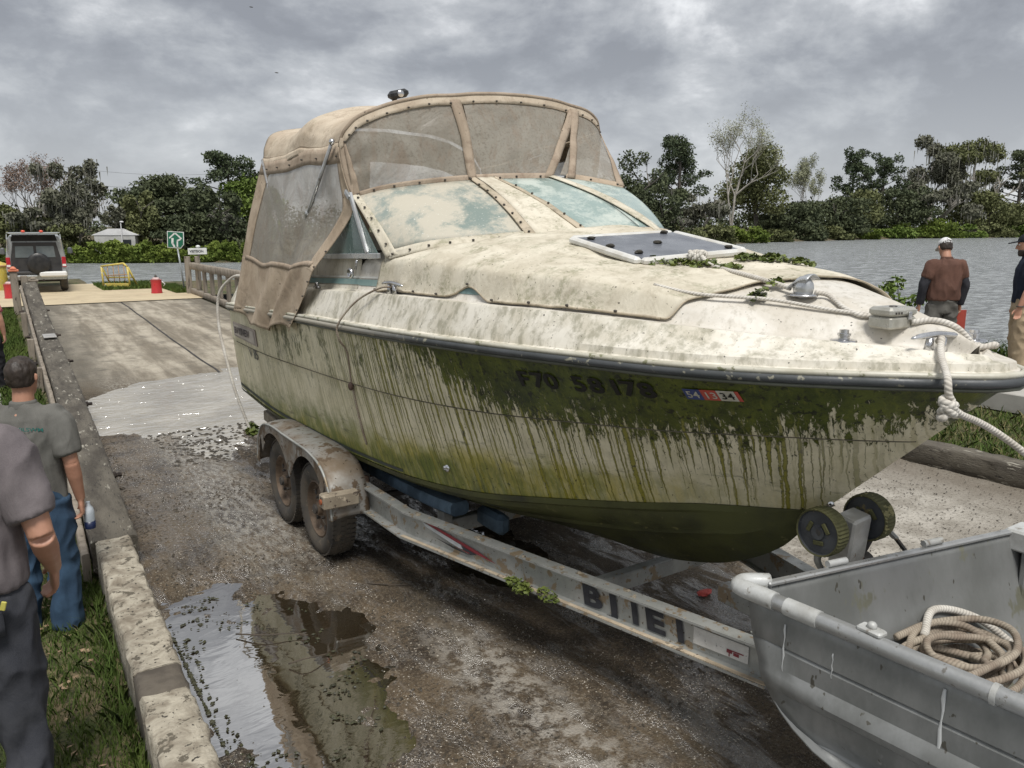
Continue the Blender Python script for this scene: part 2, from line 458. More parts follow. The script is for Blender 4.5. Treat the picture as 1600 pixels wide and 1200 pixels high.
mb = MB(); mb.quad((.60, 8.0, -.016), (6.6, 8.0, -.016), (6.6, 14.6, -.016), (.60, 14.6, -.016))
tag(mb.build('ramp_pool_water', mat_pool('pool_water', (.50, .47, .41), .09, 1.0, 2.6, 2.6, .15, .11), fixn=False), kind='structure')
mb = MB(); mb.quad((.55, 1.9, -.0175), (3.7, 1.9, -.0175), (3.7, 6.3, -.0175), (.55, 6.3, -.0175))
tag(mb.build('puddle_water', mat_pool('puddle_water', (.085, .064, .038), .02, .045, 2.2, 9.0, .35), fixn=False), kind='structure')
# --- lawn, banks, landing
def mat_lawn(name, g=(.055, .075, .018), d=(.16, .125, .07), bias=.5):
    m, t, b = newmat(name); P = geoco(t)
    n = t.noise(P, 2.1, 6, .7); n2 = t.noise(P, 22, 4, .7)
    c = t.mix(t.ss(n, bias-.12, bias+.1), g, d); c = t.mix(t.ss(n2, .45, .65), c, (.025, .03, .010))
    t.put(b.inputs['Base Color'], c); b.inputs['Roughness'].default_value = .95
    t.put(b.inputs['Normal'], t.bump(t.add(n2, n), .8, .03)); return m
lawn_m = mat_lawn('lawn'); 
def zlawn(x, y): return -.10 + .07*sst(4, 14, y) + .27*sst(13, 25, y) + .02*nz(x, y)
def grid(fn, xs, ys):
    mb = MB()
    for y in ys:
        for x in xs: mb.v.append((x, y, fn(x, y)))
    n = len(xs)
    for j in range(len(ys)-1):
        for i in range(n-1): a = j*n+i; mb.face((a, a+1, a+n+1, a+n))
    return mb
xs = list(np.linspace(-30, -2, 15))+list(np.linspace(-1.6, .62, 24)); ys = list(np.linspace(-6, 24.9, 90))
tag(grid(zlawn, xs, ys).build('lawn', lawn_m, smooth=True, fixn=False), kind='structure')
def zbank(x, y):
    xs_ = 13.6-5.2*sst(9, 15, y); 
    h = .10 + .40*sst(8.3, 10.4, x)*(1-.35*sst(8, 12, y))
    return h - 1.2*sst(xs_-1.6, xs_+.8, x) + .02*nz(x, y)
tag(grid(zbank, list(np.linspace(8.02, 16, 60)), list(np.linspace(-6, 16, 90))).build('right_bank', mat_lawn('bank_grass', bias=.56), smooth=True, fixn=False), kind='structure')
def zside(x, y):
    return lane_h(5.3, y)-.03 - 1.1*sst(5.7, 7.6, x)
tag(grid(zside, list(np.linspace(5.2, 8.2, 14)), list(np.linspace(13.2, 27, 40))).build('ramp_verge', lawn_m, smooth=True, fixn=False), kind='structure')
# concrete footpath on the right bank
path_m = dirt('path_concrete', (.40, .385, .35), (.31, .295, .265), 2.5, .9, bscale=90, spots=(.22, .2, .17), spot_amt=.66)
po = tag(MB().box((10.1, 1.4, .40), (1.25, 10.6, .1)).build('footpath', path_m), kind='structure')
for i in range(7):
    MB().box((10.1, -3.1+i*1.5, .50), (1.25, 1.485, .12), bev=.01).build('path_slab', path_m, po)
# upper landing: pale sand-coloured paving, grass tongue, shore
land_m = dirt('landing_concrete', (.53, .44, .29), (.44, .36, .24), 1.2, .9, bscale=60, spots=(.36, .30, .21), spot_amt=.6, spot_scale=3)
def zland(x, y): return .32+.02*sst(24.8, 26, y) + .008*nz(x*.6, y*.6)
mb = grid(zland, list(np.linspace(-14, 5.6, 40)), list(np.linspace(24.9, 33.2, 24)))
tag(mb.build('landing_pavement', land_m, smooth=True, fixn=False), kind='structure')
def zsh(x, y):
    d = y-(29.2+.9*nz(x*.35, 0, 3)) if x > 3.3 else y-33
    return .30 + .07*sst(0, 1, d) - 1.2*sst(3.2, 6.5, d) + .02*nz(x*2, y*2)
mb = grid(lambda x, y: zsh(x, y) if (x > 2.6 or y > 32.8) else .2, list(np.linspace(-16, 8.5, 60)), list(np.linspace(26.2, 40, 60)))
tag(mb.build('shore_grass', lawn_m, smooth=True, fixn=False), kind='structure')
# far banks: one terrain following the opposite shoreline
SH = [(-420, 110), (-120, 84), (-40, 76), (-6, 71), (1, 69.5), (9, 66), (17.4, 62), (30, 63), (50, 68), (66, 74), (90, 84), (122, 95.5), (150, 101), (179, 107), (230, 102), (330, 90), (700, 20), (1400, -300)]
def shore_at(k):                         # k in [0, len-1]
    i = min(int(k), len(SH)-2); f = k-i; return SH[i][0]*(1-f)+SH[i+1][0]*f, SH[i][1]*(1-f)+SH[i+1][1]*f
mb = MB(); offs = [-3, 0, 2, 6, 15, 60, 300, 1800]; hs = [-1.2, -.25, .35, .8, 1.2, 1.6, 2, 3]
NS = 160
for k in range(NS+1):
    kk = k/NS*(len(SH)-1); x, y = shore_at(kk)
    nxt = shore_at(min(kk+.2, len(SH)-1)); prv = shore_at(max(kk-.2, 0)); d = Vector((nxt[0]-prv[0], nxt[1]-prv[1], 0)).normalized(); nrm = Vector((-d.y, d.x, 0))
    for o_, h_ in zip(offs, hs):
        j = .8*nz(kk*9, o_) if o_ < 20 else 0
        mb.v.append((x+nrm.x*(o_+j), y+nrm.y*(o_+j), h_+.3*nz(kk*7, o_)*(o_ > 0)))
n = len(offs)
for k in range(NS):
    for i in range(n-1): a = k*n+i; mb.face((a, a+n, a+n+1, a+1))
tag(mb.build('far_bank', mat_lawn('far_bank_ground', (.05, .06, .02), (.17, .12, .08), .5), smooth=True, fixn=False), kind='structure')

# --- left kerb: pale concrete beam near, dark timber rail beyond, posts
kerb_m = dirt('kerb_concrete', (.43, .39, .31), (.19, .16, .12), 8, .92, bump=.9, bscale=45, dist=.6, spots=(.11, .095, .07), spot_amt=.57, spot_scale=17, spots2=(.05, .045, .035), spot2_amt=.66, spot2_scale=38, bdist=.01)
dark_conc = dirt('kerb_patch', (.13, .11, .085), (.075, .063, .05), 6, .8, bump=.7, bscale=50, spots=(.3, .27, .21), spot_amt=.68)
timber_m = dirt('old_timber', (.125, .11, .085), (.055, .047, .037), 3, .93, bump=.9, bscale=34, spots=(.30, .28, .23), spot_amt=.6, spot_scale=7, stretch=(2.2, .5, 2.2), spots2=(.035, .03, .025), spot2_amt=.64, spot2_scale=26, bdist=.012)
post_m = dirt('grey_timber', (.30, .26, .21), (.19, .16, .125), 4, .92, bump=.8, bscale=30, spots=(.09, .075, .06), spot_amt=.6, spot_scale=8, stretch=(2, 2, .4), bdist=.01)
steel_dark = dirt('rusty_bolt_steel', (.06, .045, .035), (.025, .02, .018), 20, .6, .6)
def rough_beam(name, mat, parent, pts, wd, ht, step=.12, jit=.006, bev=.018):
    """a worn rectangular beam along pts with chipped uneven edges"""
    pts = [Vector(p) for p in pts]; rings = []
    L = sum((b-a).length for a, b in zip(pts, pts[1:])); n = max(4, int(L/step)); acc = [0]
    for a, b in zip(pts, pts[1:]): acc.append(acc[-1]+(b-a).length)
    for i in range(n+1):
        s_ = L*i/n; k = max(j for j in range(len(acc)-1) if acc[j] <= s_+1e-9); f = (s_-acc[k])/(acc[k+1]-acc[k]); c = pts[k].lerp(pts[k+1], f)
        d = (pts[k+1]-pts[k]).normalized(); x = Vector((d.y, -d.x, 0)).normalized(); ring = []
        h2, w2 = ht, wd/2
        for (u, v) in ((-w2+bev, 0), (-w2, bev), (-w2, h2*.5), (-w2, h2-bev), (-w2+bev, h2), (-w2*.35, h2), (w2*.35, h2), (w2-bev, h2), (w2, h2-bev), (w2, h2*.5), (w2, bev), (w2-bev, 0)):
            q = c + x*u + Vector((0, 0, v)); j = jit*nz(q.x*9, q.y*9, q.z*9)+jit*.7*nz(q.x*30, q.y*30, q.z*30)
            ring.append(q + x*(j if u > 0 else -j) + Vector((0, 0, j if v > 0 else 0)))
        rings.append(ring)
    return MB().loft(rings).build(name, mat, parent, smooth=True, autos=50)
k1 = empty('concrete_kerb', (.54, 4.2, -.1), 'long pale pitted concrete kerb beam between the lawn and the wet ramp', 'kerb')
rough_beam('kerb_beam', kerb_m, k1, [(.47, 1.6, -.1), (.50, 3.745, -.1)], .225, .33, .05, .012)
rough_beam('kerb_patch', dark_conc, k1, [(.50, 3.75, -.1), (.505, 3.995, -.1)], .222, .326, .04, .006)
rough_beam('kerb_beam', kerb_m, k1, [(.505, 4.0, -.1), (.55, 5.98, -.1)], .225, .33, .05, .012)
rl = empty('timber_rail', (.6, 12, 0), 'weathered dark timber guard rail running up the left edge of the ramp', 'guard rail')
TR = [(.56, 6.0, .22), (.66, 9, .26), (.74, 12, .33), (.80, 16, .46), (.85, 19, .60), (.88, 23.2, 1.06)]
for (a, b) in zip(TR, TR[1:]):
    A = Vector(a); B_ = Vector(b); A.z -= .24; B_.z -= .24
    B2 = B_-(B_-A).normalized()*.012
    rough_beam('rail_beam', timber_m, rl, [A, B2], .30, .24, .09, .010)
    o1 = A+Vector((-.19, 0, -.10)); o2 = B2+Vector((-.19, 0, -.10))
    rough_beam('side_plank', post_m, rl, [o1, o2], .05, .26, .15, .005, .008)
for y in (7.2, 10.4, 13.6, 16.4, 19.6): 
    x = lin([(6, .56), (12, .74), (16, .80), (23, .88)], y); z = lin([(6, .22), (9, .26), (12, .33), (16, .46), (19, .60), (23.2, 1.06)], y)
    MB().box((x-.27, y, z-.35), (.10, .12, .62), bev=.008).build('rail_post', post_m, rl)
    MB().lathe([(.0, .0), (.035, .0), (.035, .05), (.02, .055), (.02, .10), (0, .10)], (x+.15, y+.6, z-.07), 'x', 8).build('bolt', steel_dark, rl)
    MB().lathe([(0, 0), (.03, 0), (.03, -.05), (.016, -.055), (.016, -.09), (0, -.09)], (x-.24, y+.6, z-.07), 'x', 8).build('bolt', steel_dark, rl)
mb = MB(); mb.box((.825, 16.2, .5), (.20, .5, .02), bev=.004); mb.build('rail_plate', dirt('pale_plate', (.42, .41, .39), rough=.5), rl)
orange_cap = dirt('orange_cap', (.62, .20, .10), (.5, .15, .08), 8, .6)
def post(x, y, z0, z1, w_, label, cap=None, group=None):
    t_ = empty('timber_post', (x, y, z0), label, 'post', group)
    R = Matrix.Rotation(random.uniform(-.03, .03), 3, 'Y')
    MB().box((x, y, (z0+z1)/2), (w_, w_, z1-z0), R, bev=.012).build('shaft', post_m, t_)
    if cap:
        mb = MB(); mb.box((x, y, z1+.03), (w_+.06, w_+.06, .05), bev=.01); mb.box((x, y, z1+.095), (w_-.02, w_-.02, .07), bev=.02, taper=.55); mb.build('cap', cap, t_)
    return t_
post(.58, 23.6, 0, 1.30, .17, 'tall timber post with an orange cap at the upper end of the rail', orange_cap)
post(.80, 23.5, 0, 1.20, .15, 'timber post touching the orange capped post, with no cap')
post(1.0, 23.9, 0, 1.02, .16, 'shortest timber post, nearest the lane beside the orange capped post', post_m)
# kerb path strip left of the verge
mb = MB()
so = tag(MB().box((-.35, 15.5, -.06), (.30, 19, .10)).build('verge_path', path_m), kind='structure')
for i in range(22):
    y = 6.6+i*.85; MB().box((.27-.42+.02*nz(y), y, zlawn(0, y)+.015), (.30+.03*nz(y, 3), .82, .09), bev=.02).build('edging_stone', path_m, so)
# --- right kerb timber beam
k2 = empty('timber_kerb', (8.0, 3.5, 0), 'low weathered timber kerb beam between the dry apron and the right bank grass', 'kerb')
rough_beam('kerb_timber', timber_m, k2, [(8.02, -1.0, -.02), (8.0, 1.9, -.02)], .26, .22, .09, .012)
rough_beam('kerb_timber', timber_m, k2, [(8.0, 1.92, -.02), (7.96, 4.9, -.02)], .26, .23, .09, .012)
rough_beam('kerb_timber', timber_m, k2, [(7.96, 4.92, -.02), (7.9, 8.6, -.02)], .26, .22, .09, .012)
# --- right fence at the top of the ramp
fn = empty('timber_fence', (5.42, 20, .1), 'weathered timber fence with wide upright boards along the right edge of the upper ramp', 'fence')
def fz(y): return zl(y)
for (y0, y1) in ((13.2, 16.3), (16.33, 19.6), (19.63, 23.1), (23.13, 26.45)):
    rough_beam('top_rail', post_m, fn, [(5.42, y0, 1.10), (5.42, y1, 1.11)], .16, .20, .15, .006)
    rough_beam('bottom_rail', post_m, fn, [(5.42, y0, fz(y0)+.02), (5.42, y1, fz(y1)+.02)], .13, .17, .15, .006)
y = 13.8
while y < 26.2:
    z0 = fz(y)+.19; MB().box((5.43+.01*nz(y), y, (z0+1.1)/2), (.06, .30+.03*nz(y*3), 1.1-z0), Matrix.Rotation(.03*nz(y*5), 3, 'X'), bev=.006).build('upright_board', post_m, fn); y += .92
for y in (26.62,):
    MB().box((5.34, y, .82), (.16, .16, 1.35), bev=.01).build('end_post', post_m, fn); MB().box((5.62, y-.02, .85), (.11, .14, 1.30), bev=.01).build('end_post', post_m, fn)
# ================================================================= THE BOAT
def mat_hull():
    m, t, b = newmat('algae_hull')
    uvn = t.n('ShaderNodeUVMap'); uvn.uv_map = 'UVMap'; U, V, _ = t.sep(uvn.outputs[0]); P = geoco(t)
    wig = t.mul(t.sub(t.noise(t.comb(t.mul(U, 3), t.mul(V, 16)), 1, 3), .5), .035)
    Ug = t.sub(U, t.mul(V, t.mul(t.ss(U, 4.6, 1.9), .36)))
    Uw = t.add(Ug, wig)
    Us = t.sub(U, t.mul(V, .02))
    n2 = t.noise(P, 5, 6, .7); n3 = t.noise(P, 26, 4, .7); n4 = t.noise(t.scalev(P, 1, 1, .25), 12, 5, .7)
    base = t.mix(t.ss(n2, .3, .7), (.78, .72, .54), (.60, .555, .38))
    base = t.mix(t.mul(t.ss(n4, .45, .72), .5), base, (.42, .38, .27))
    # fine greenish runs everywhere
    st1 = t.noise(t.comb(t.mul(Uw, 60), t.mul(V, 1.1)), 1, 3, .6)
    base = t.mix(t.mul(t.ss(st1, .52, .66), .45), base, (.33, .30, .14))
    # bottom tide band: yellow then green, with ragged upper edge
    tot = t.ss(U, 2.0, 7.6, .76, .92)     # depth of the chine below the rail
    tot = t.add(tot, t.mul(t.ss(U, 3.4, 5.4), .13))
    rel = t.m('DIVIDE', V, tot)
    low = t.add(rel, t.mul(t.sub(n2, .5), .28))
    ub = t.mul(t.ss(U, 2.3, 3.2), 1.0)
    ylw = t.mul(t.ss(low, .70, .90), t.add(.35, t.mul(ub, .65)))
    bands = t.noise(t.comb(t.mul(Uw, 8), t.mul(V, 2.2), 6.0), 1, 6, .75); fst = t.noise(t.comb(t.mul(Uw, 45), t.mul(V, 2.5), 2.0), 1, 4, .7)
    yc = t.mix(t.ss(bands, .40, .62), (.46, .39, .07), (.25, .25, .035)); yc = t.mix(t.mul(t.ss(fst, .46, .66), .7), yc, (.12, .14, .02)); yc = t.mix(t.mul(t.ss(n3, .52, .68), .4), yc, (.55, .50, .22))
    base = t.mix(t.mul(t.mul(ylw, t.ss(n4, .30, .55, .55, 1.0)), .9), base, yc)
    grn = t.mul(t.ss(low, .80, .97), t.ss(U, 2.7, 4.0))
    base = t.mix(t.mul(t.mul(grn, t.ss(bands, .36, .56, .45, 1.0)), .85), base, t.mix(t.ss(fst, .4, .65), (.11, .145, .02), (.055, .075, .014)))
    aft = t.mul(t.ss(low, .58, .78), t.ss(U, 4.3, 5.6))
    base = t.mix(t.mul(t.mul(aft, t.ss(bands, .38, .58, .3, 1.0)), .75), base, (.14, .17, .035))
    grime2 = t.mul(t.mul(t.ss(t.noise(t.comb(t.mul(U, 4), t.mul(V, 16)), 1, 5, .75), .52, .66), t.ss(low, .66, .72)), t.ss(low, .86, .78))
    base = t.mix(t.mul(grime2, .6), base, (.07, .075, .045))
    # drips: long runs whose length changes from one to the next
    def drips(freq, seed, lmin, lmax, w0, w1, brk, keep):
        wob = t.mul(t.sub(t.noise(t.comb(t.mul(U, 5), t.mul(V, 9), seed), 1, 4, .7), .5), .030*freq)
        X = t.add(t.add(t.mul(Ug, freq), seed*3.7), wob); cell = t.m('FLOOR', X)
        def rnd(k):
            wn = t.n('ShaderNodeTexWhiteNoise', noise_dimensions='2D'); t.put(wn.inputs['Vector'], t.comb(cell, seed+k)); return wn.outputs[0]
        r1, r2, r3 = rnd(.1), rnd(5.3), rnd(9.9)
        d = t.m('ABSOLUTE', t.sub(t.sub(t.sub(X, cell), .5), t.mul(t.sub(r1, .5), .62)))
        rag = t.mul(t.noise(t.comb(t.mul(U, 90), t.mul(V, 55), seed), 1, 3, .7), 1.1)
        wd = t.mul(t.add(w0, t.mul(t.mul(r2, r2), w1)), t.add(.35, rag))
        ln = t.add(lmin, t.mul(r3, lmax)); wd = t.mul(wd, t.ss(t.sub(ln, V), -.02, .35, .15, 1.0))
        q = t.sub(wd, d); line = t.ss(q, 0, .025)
        bk = t.ss(t.noise(t.comb(t.mul(U, 50), t.mul(V, 24), seed), 1, 3, .6), brk, brk+.10)
        on = t.ss(r1, keep, keep+.02) if keep > 0 else 1.0
        return t.mul(t.mul(line, t.ss(t.sub(ln, V), 0, .10)), t.mul(bk, on)), t.ss(q, .03, .09)
    zone = t.mul(t.ss(U, 5.6, 4.3), t.ss(U, 1.6, 2.15))
    zone2 = t.mul(t.ss(U, 7.2, 6.4), t.ss(U, 1.5, 1.8))
    a1, c1 = drips(17, 1.3, .50, .75, .100, .15, .22, .0); a2, c2 = drips(27, 5.1, .35, .85, .085, .11, .30, .05); a3, c3 = drips(47, 9.7, .05, .95, .06, .12, .44, .3)
    D1 = t.mul(a1, zone); D2 = t.mul(a2, zone); D3 = t.mul(a3, zone2)
    Dm = t.m('MAXIMUM', t.m('MAXIMUM', D1, t.mul(D2, .92)), t.mul(D3, .62))
    core = t.m('MAXIMUM', t.mul(c1, D1), t.mul(c2, D2))
    dcol = t.mix(t.ss(V, .25, .9), (.055, .070, .006), (.22, .20, .015))
    dcol = t.mix(t.mul(core, .75), dcol, (.27, .25, .015))
    dcol = t.mix(t.ss(n3, .54, .66), dcol, (.022, .026, .008))
    base = t.mix(t.mul(Dm, .92), base, dcol)
    # solid algae mat below the rail with a torn lower edge
    prof = t.n('ShaderNodeFloatCurve'); 
    cp = prof.mapping.curves[0]
    prof.inputs[0].default_value = 1
    pts = [(0, .27), (.05, .31), (.12, .41), (.20, .46), (.29, .49), (.36, .38), (.41, .22), (.48, .12), (.58, .06), (.80, .02), (1, .0)]
    cp.points[0].location = pts[0]; cp.points[1].location = pts[-1]
    for p_ in pts[1:-1]: cp.points.new(*p_)
    prof.mapping.update()
    t.put(prof.inputs[1], t.m('DIVIDE', t.sub(U, 1.25), 6.4))
    lenm = t.add(t.sub(prof.outputs[0], .09), t.mul(t.sub(t.noise(t.comb(t.mul(Ug, 13), 3.3), 1, 5, .75), .5), .50))
    tear = t.noise(t.comb(t.mul(Uw, 40), t.mul(V, 12)), 1, 5, .75)
    mat = t.add(t.mul(t.sub(lenm, V), 3.6), t.mul(t.sub(tear, .5), 3.0))
    matm = t.mul(t.ss(mat, .08, .22), t.ss(U, 6.6, 5.9))
    gp = t.mul(t.mul(t.ss(t.noise(t.comb(t.mul(Uw, 7), t.mul(V, 2.6), 8.2), 1, 6, .78), .50, .60), t.ss(U, 3.4, 4.2)), t.mul(t.ss(U, 6.9, 6.0), t.ss(V, .55, .18))); matm = t.m('MAXIMUM', matm, t.mul(gp, t.ss(tear, .42, .56)))
    holes = t.ss(t.noise(t.comb(t.mul(U, 17), t.mul(V, 10), 4.0), 1, 5, .8), .58, .64)
    matm = t.mul(matm, t.sub(1.0, t.mul(holes, t.ss(V, .10, .28))))
    mcol = t.mix(t.ss(n2, .35, .62), (.026, .038, .005), (.090, .112, .012))
    mcol = t.mix(t.mul(t.ss(tear, .52, .66), .55), mcol, (.16, .17, .018))
    mcol = t.mix(t.ss(n3, .54, .64), mcol, (.012, .015, .005))
    base = t.mix(matm, base, mcol)
    # speckle and clinging weed
    sp = t.ss(t.noise(P, 42, 3, .65), .665, .69); base = t.mix(t.mul(sp, .85), base, (.022, .024, .012))
    pt = t.mul(t.ss(t.noise(t.scalev(P, 1, 1, .8), 7.5, 6, .8), .675, .695), zone2)
    base = t.mix(t.mul(pt, .9), base, (.040, .048, .014))
    aftp = t.mul(t.mul(t.ss(t.noise(t.comb(t.mul(Uw, 9), t.mul(V, 3.2), 2.2), 1, 6, .75), .54, .62), t.ss(U, 4.6, 5.4)), t.ss(V, .62, .30))
    base = t.mix(t.mul(t.mul(aftp, t.ss(U, 7.2, 6.2)), .8), base, (.085, .095, .03))
    t.put(b.inputs['Base Color'], base)
    t.put(b.inputs['Roughness'], t.sub(.62, t.mul(t.m('MAXIMUM', matm, Dm), .22)))
    hh = t.add(t.mul(t.m('MAXIMUM', matm, Dm), t.add(.6, t.mul(n3, .6))), t.mul(n3, .15))
    t.put(b.inputs['Normal'], t.bump(hh, .8, .006))
    return m
def mat_gel(name, c=(.74, .71, .64), c2=(.52, .48, .40), moss=.0, rough=.45):
    """chalky weathered gelcoat with vertical grime"""
    m, t, b = newmat(name); P = geoco(t)
    n1 = t.noise(P, 3.2, 6, .7, .3); n2 = t.noise(t.scalev(P, 1, 1, .3), 24, 5, .7); n3 = t.noise(P, 60, 3, .6)
    col = t.mix(t.ss(n1, .38, .66), c, c2)
    col = t.mix(t.mul(t.ss(n2, .48, .68), .55), col, (.36, .33, .265))
    _, y, z = t.sep(P)
    ms = t.mul(t.ss(n1, .42, .58), t.ss(n2, .40, .60))
    col = t.mix(t.mul(ms, moss), col, (.15, .15, .085))
    col = t.mix(t.mul(t.ss(t.noise(P, 75, 2, .5), .70, .73), .9), col, (.04, .038, .03))
    col = t.mix(t.mul(t.ss(t.noise(t.scalev(P, 1, 1, .45), 13, 5, .75), .665, .69), .8), col, (.07, .065, .045))
    t.put(b.inputs['Base Color'], col); t.put(b.inputs['Roughness'], t.ss(n1, .3, .7, rough, rough+.3))
    t.put(b.inputs['Normal'], t.bump(t.add(n2, n3), .18, .003)); return m
hull_m = mat_hull(); 
gel_m = mat_gel('gelcoat_band', (.72, .685, .60), (.54, .50, .41), .38)
gel_deck = mat_gel('gelcoat_foredeck', (.65, .62, .56), (.53, .49, .42), .0, .4)
bott_m = dirt('fouled_bottom', (.030, .033, .012), (.075, .080, .022), 3, .5, bump=.6, bscale=30, spots=(.14, .13, .05), spot_amt=.64, co='w')
boot_m = dirt('boot_stripe', (.035, .045, .045), (.055, .07, .05), 6, .6)
rub_m = dirt('rubber_rail', (.070, .075, .08), (.045, .05, .052), 5, .55, spots=(.24, .23, .18), spot_amt=.60, spot_scale=16)
_t = NT(rub_m.node_tree); _b = rub_m.node_tree.nodes['Principled BSDF']; _l = _b.inputs['Base Color'].links[0].from_socket; _y = _t.sep(geoco(_t))[1]
_t.put(_b.inputs['Base Color'], _t.mix(_t.mul(_t.ss(_y, 3.6, 5.2), .85), _l, (.42, .39, .32)))
alum_m = dirt('dull_aluminium', (.62, .63, .64), (.42, .43, .43), 9, .35, .75, bump=.1, spots=(.2, .19, .16), spot_amt=.68)
chrome_m = dirt('worn_chrome', (.72, .72, .72), (.45, .45, .46), 14, .22, .95, bump=.08, spots=(.18, .15, .12), spot_amt=.66, spot_scale=40)
teal_m = dirt('teal_stripe_paint', (.14, .235, .235), (.22, .30, .28), 9, .6)
CX = 3.05
RAIL = [(1.325, 0, 1.856), (1.345, .075, 1.855), (1.43, .175, 1.852), (1.65, .375, 1.845), (1.93, .570, 1.835), (2.28, .755, 1.828), (2.73, .90, 1.822), (3.27, 1.035, 1.813), (4.2, 1.15, 1.79), (5.6, 1.19, 1.75), (7.55, 1.2, 1.68)]
CHI = [(2.06, 0, 1.135), (2.16, .07, 1.126), (2.52, .27, 1.085), (2.83, .425, 1.03), (3.39, .66, .94), (3.82, .79, .872), (4.41, .91, .826), (5.11, .98, .80), (5.8, 1.02, .79), (6.75, 1.07, .80), (7.6, 1.13, .90)]
KEEL = [(2.06, .0, 1.125), (2.16, .0, 1.0), (2.26, 0, .89), (2.45, 0, .76), (2.69, 0, .65), (3.1, 0, .545), (3.8, 0, .49), (5, 0, .48), (7.6, 0, .52)]
DK = [(1.46, 0, 1.925), (1.51, .06, 1.93), (1.77, .225, 1.95), (2.08, .43, 1.967), (2.45, .63, 1.993), (2.86, .80, 2.012), (3.48, .96, 2.016), (4.37, 1.05, 2.008), (6.3, 1.09, 1.93), (7.5, 1.1, 1.88)]
DKP = [(1.46, 0, 1.925), (1.49, .09, 1.925), (1.55, .19, 1.93), (1.70, .345, 1.955), (1.93, .50, 1.985), (2.3, .68, 2.01), (2.86, .84, 2.02), (3.48, .97, 2.016), (4.37, 1.05, 2.008), (6.3, 1.09, 1.93), (7.5, 1.1, 1.88)]
ZC = [(1.40, 1.94), (1.5, 1.985), (1.6, 2.02), (1.75, 2.055), (1.95, 2.10), (2.3, 2.155), (2.7, 2.195), (2.9, 2.215), (3.2, 2.265), (3.5, 2.315), (4.0, 2.36), (5.2, 2.37)]
def tt(t_): return 1-(1-t_)**1.0
def rail_p(t_, s): 
    y = 7.55-6.225*t_; w_, z = interp(RAIL, y); return Vector((CX+s*max(w_, 0), y, z))
def chine_p(t_, s):
    y = 7.6-5.54*t_; w_, z = interp(CHI, y); return Vector((CX+s*max(w_, 0), y, z))
def tmap(u): return 1-(1-u)**1.25 if u < 1 else 1
def side_p(u, v, s):
    t_ = tmap(u); a = rail_p(t_, s); b_ = chine_p(t_, s); p = a.lerp(b_, v)
    w_ = abs(p.x-CX); cc = (.035*sst(.45, .85, t_)-.012)*sin(pi*v)*sst(0, .12, 1-t_)
    ins = .007 if v > .405 else 0
    w_ = max(0, w_-cc-min(ins, w_*.5)); p.x = CX+s*w_; return p
def rail_z(y): return interp(RAIL, max(1.325, min(7.55, y)))[1]
boat = empty('motor_boat', (CX, 4.4, .5), 'large white cabin motor boat streaked with green algae, sitting on the trailer', 'boat')
vs_ = [0, .03, .08, .15, .22, .30, .36, .395, .41, .47, .55, .64, .73, .82, .91, 1.0]
for s in (-1, 1):
    mb = MB(); nu = 170; idx = []
    for i in range(nu+1):
        for j, v in enumerate(vs_):
            p = side_p(i/nu, v, s); mb.v.append(tuple(p))
    nv = len(vs_)
    def uvq(k): p = mb.v[k]; return (p[1], rail_z(p[1])-p[2])
    for i in range(nu):
        for j in range(nv-1):
            q = [i*nv+j, (i+1)*nv+j, (i+1)*nv+j+1, i*nv+j+1]
            if s > 0: q = q[::-1]
            mb.face(q, [uvq(k) for k in q])
    if s < 0: tag(mb.build('hull_side', hull_m, boat, smooth=True, autos=30, fixn=False), 'starboard hull side with dark algae mat and long green drips')
    else: mb.build('hull_side', hull_m, boat, smooth=True, autos=30, fixn=False)
# bottom: lower band, strake, keel
mb = MB(); nu = 120
for i in range(nu+1):
    t_ = tmap(i/nu)
    c = chine_p(t_, -1); wC = CX-c.x
    kz = interp(KEEL, c.y)[1]
    row = []
    fd = sst(0, .22, wC)
    for f, dz_ in ((1, 0), (.985, -.035), (.93, -.052), (.90, -.085), (.72, None), (.70, None), (.40, None), (0, None)):
        if dz_ is None:
            z = kz+(c.z-.085*fd-kz)*(f/.90)**1.15
            if f == .70: z -= .016*fd
        else: z = max(c.z+dz_*fd, kz)
        row.append((f*wC, z))
    full = [(-w_, z) for w_, z in row] + [(w_, z) for w_, z in row[-2::-1]]
    for w_, z in full: mb.v.append((CX+w_, c.y, z))
n = 15
for i in range(nu):
    for j in range(n-1): a = i*n+j; mb.face((a, a+n, a+n+1, a+1))
mb.build('hull_bottom', bott_m, boat, smooth=True, autos=25)
# transom
mb = MB()
rs = [side_p(0, v, -1) for v in vs_]; ps = [side_p(0, v, 1) for v in vs_]
poly = [tuple(p) for p in rs]+[(CX, 7.6, .52)]+[tuple(p) for p in ps[::-1]]
mb.face([mb.vert(p) for p in poly]); mb.build('transom', gel_m, boat)
# boot stripe along the aft waterline, hull lower edge
def hull_strip(name, mat, u0, u1, v0f, v1f, off=.004, n=60, s=-1):
    mb = MB()
    mb.sheet(lambda a, c: side_p(u0+(u1-u0)*a, v0f(a)*(1-c)+v1f(a)*c, s)+Vector((s*off, 0, -.001)), n, 2)
    return mb.build(name, mat, boat, smooth=True)
for s in (-1, 1):
    MB().tube([side_p(i/120, .405, s)+Vector((s*.001, 0, .002)) for i in range(2, 120)], .0032, 5).build('knuckle_seam', dirt('seam_dark', (.07, .065, .045), (.16, .14, .10), 9, .8), boat, smooth=True)  # thin dark tube laid along the knuckle line
hull_strip('boot_stripe', boot_m, .002, .48, lambda a: .93+.03*a, lambda a: .965+.02*a)
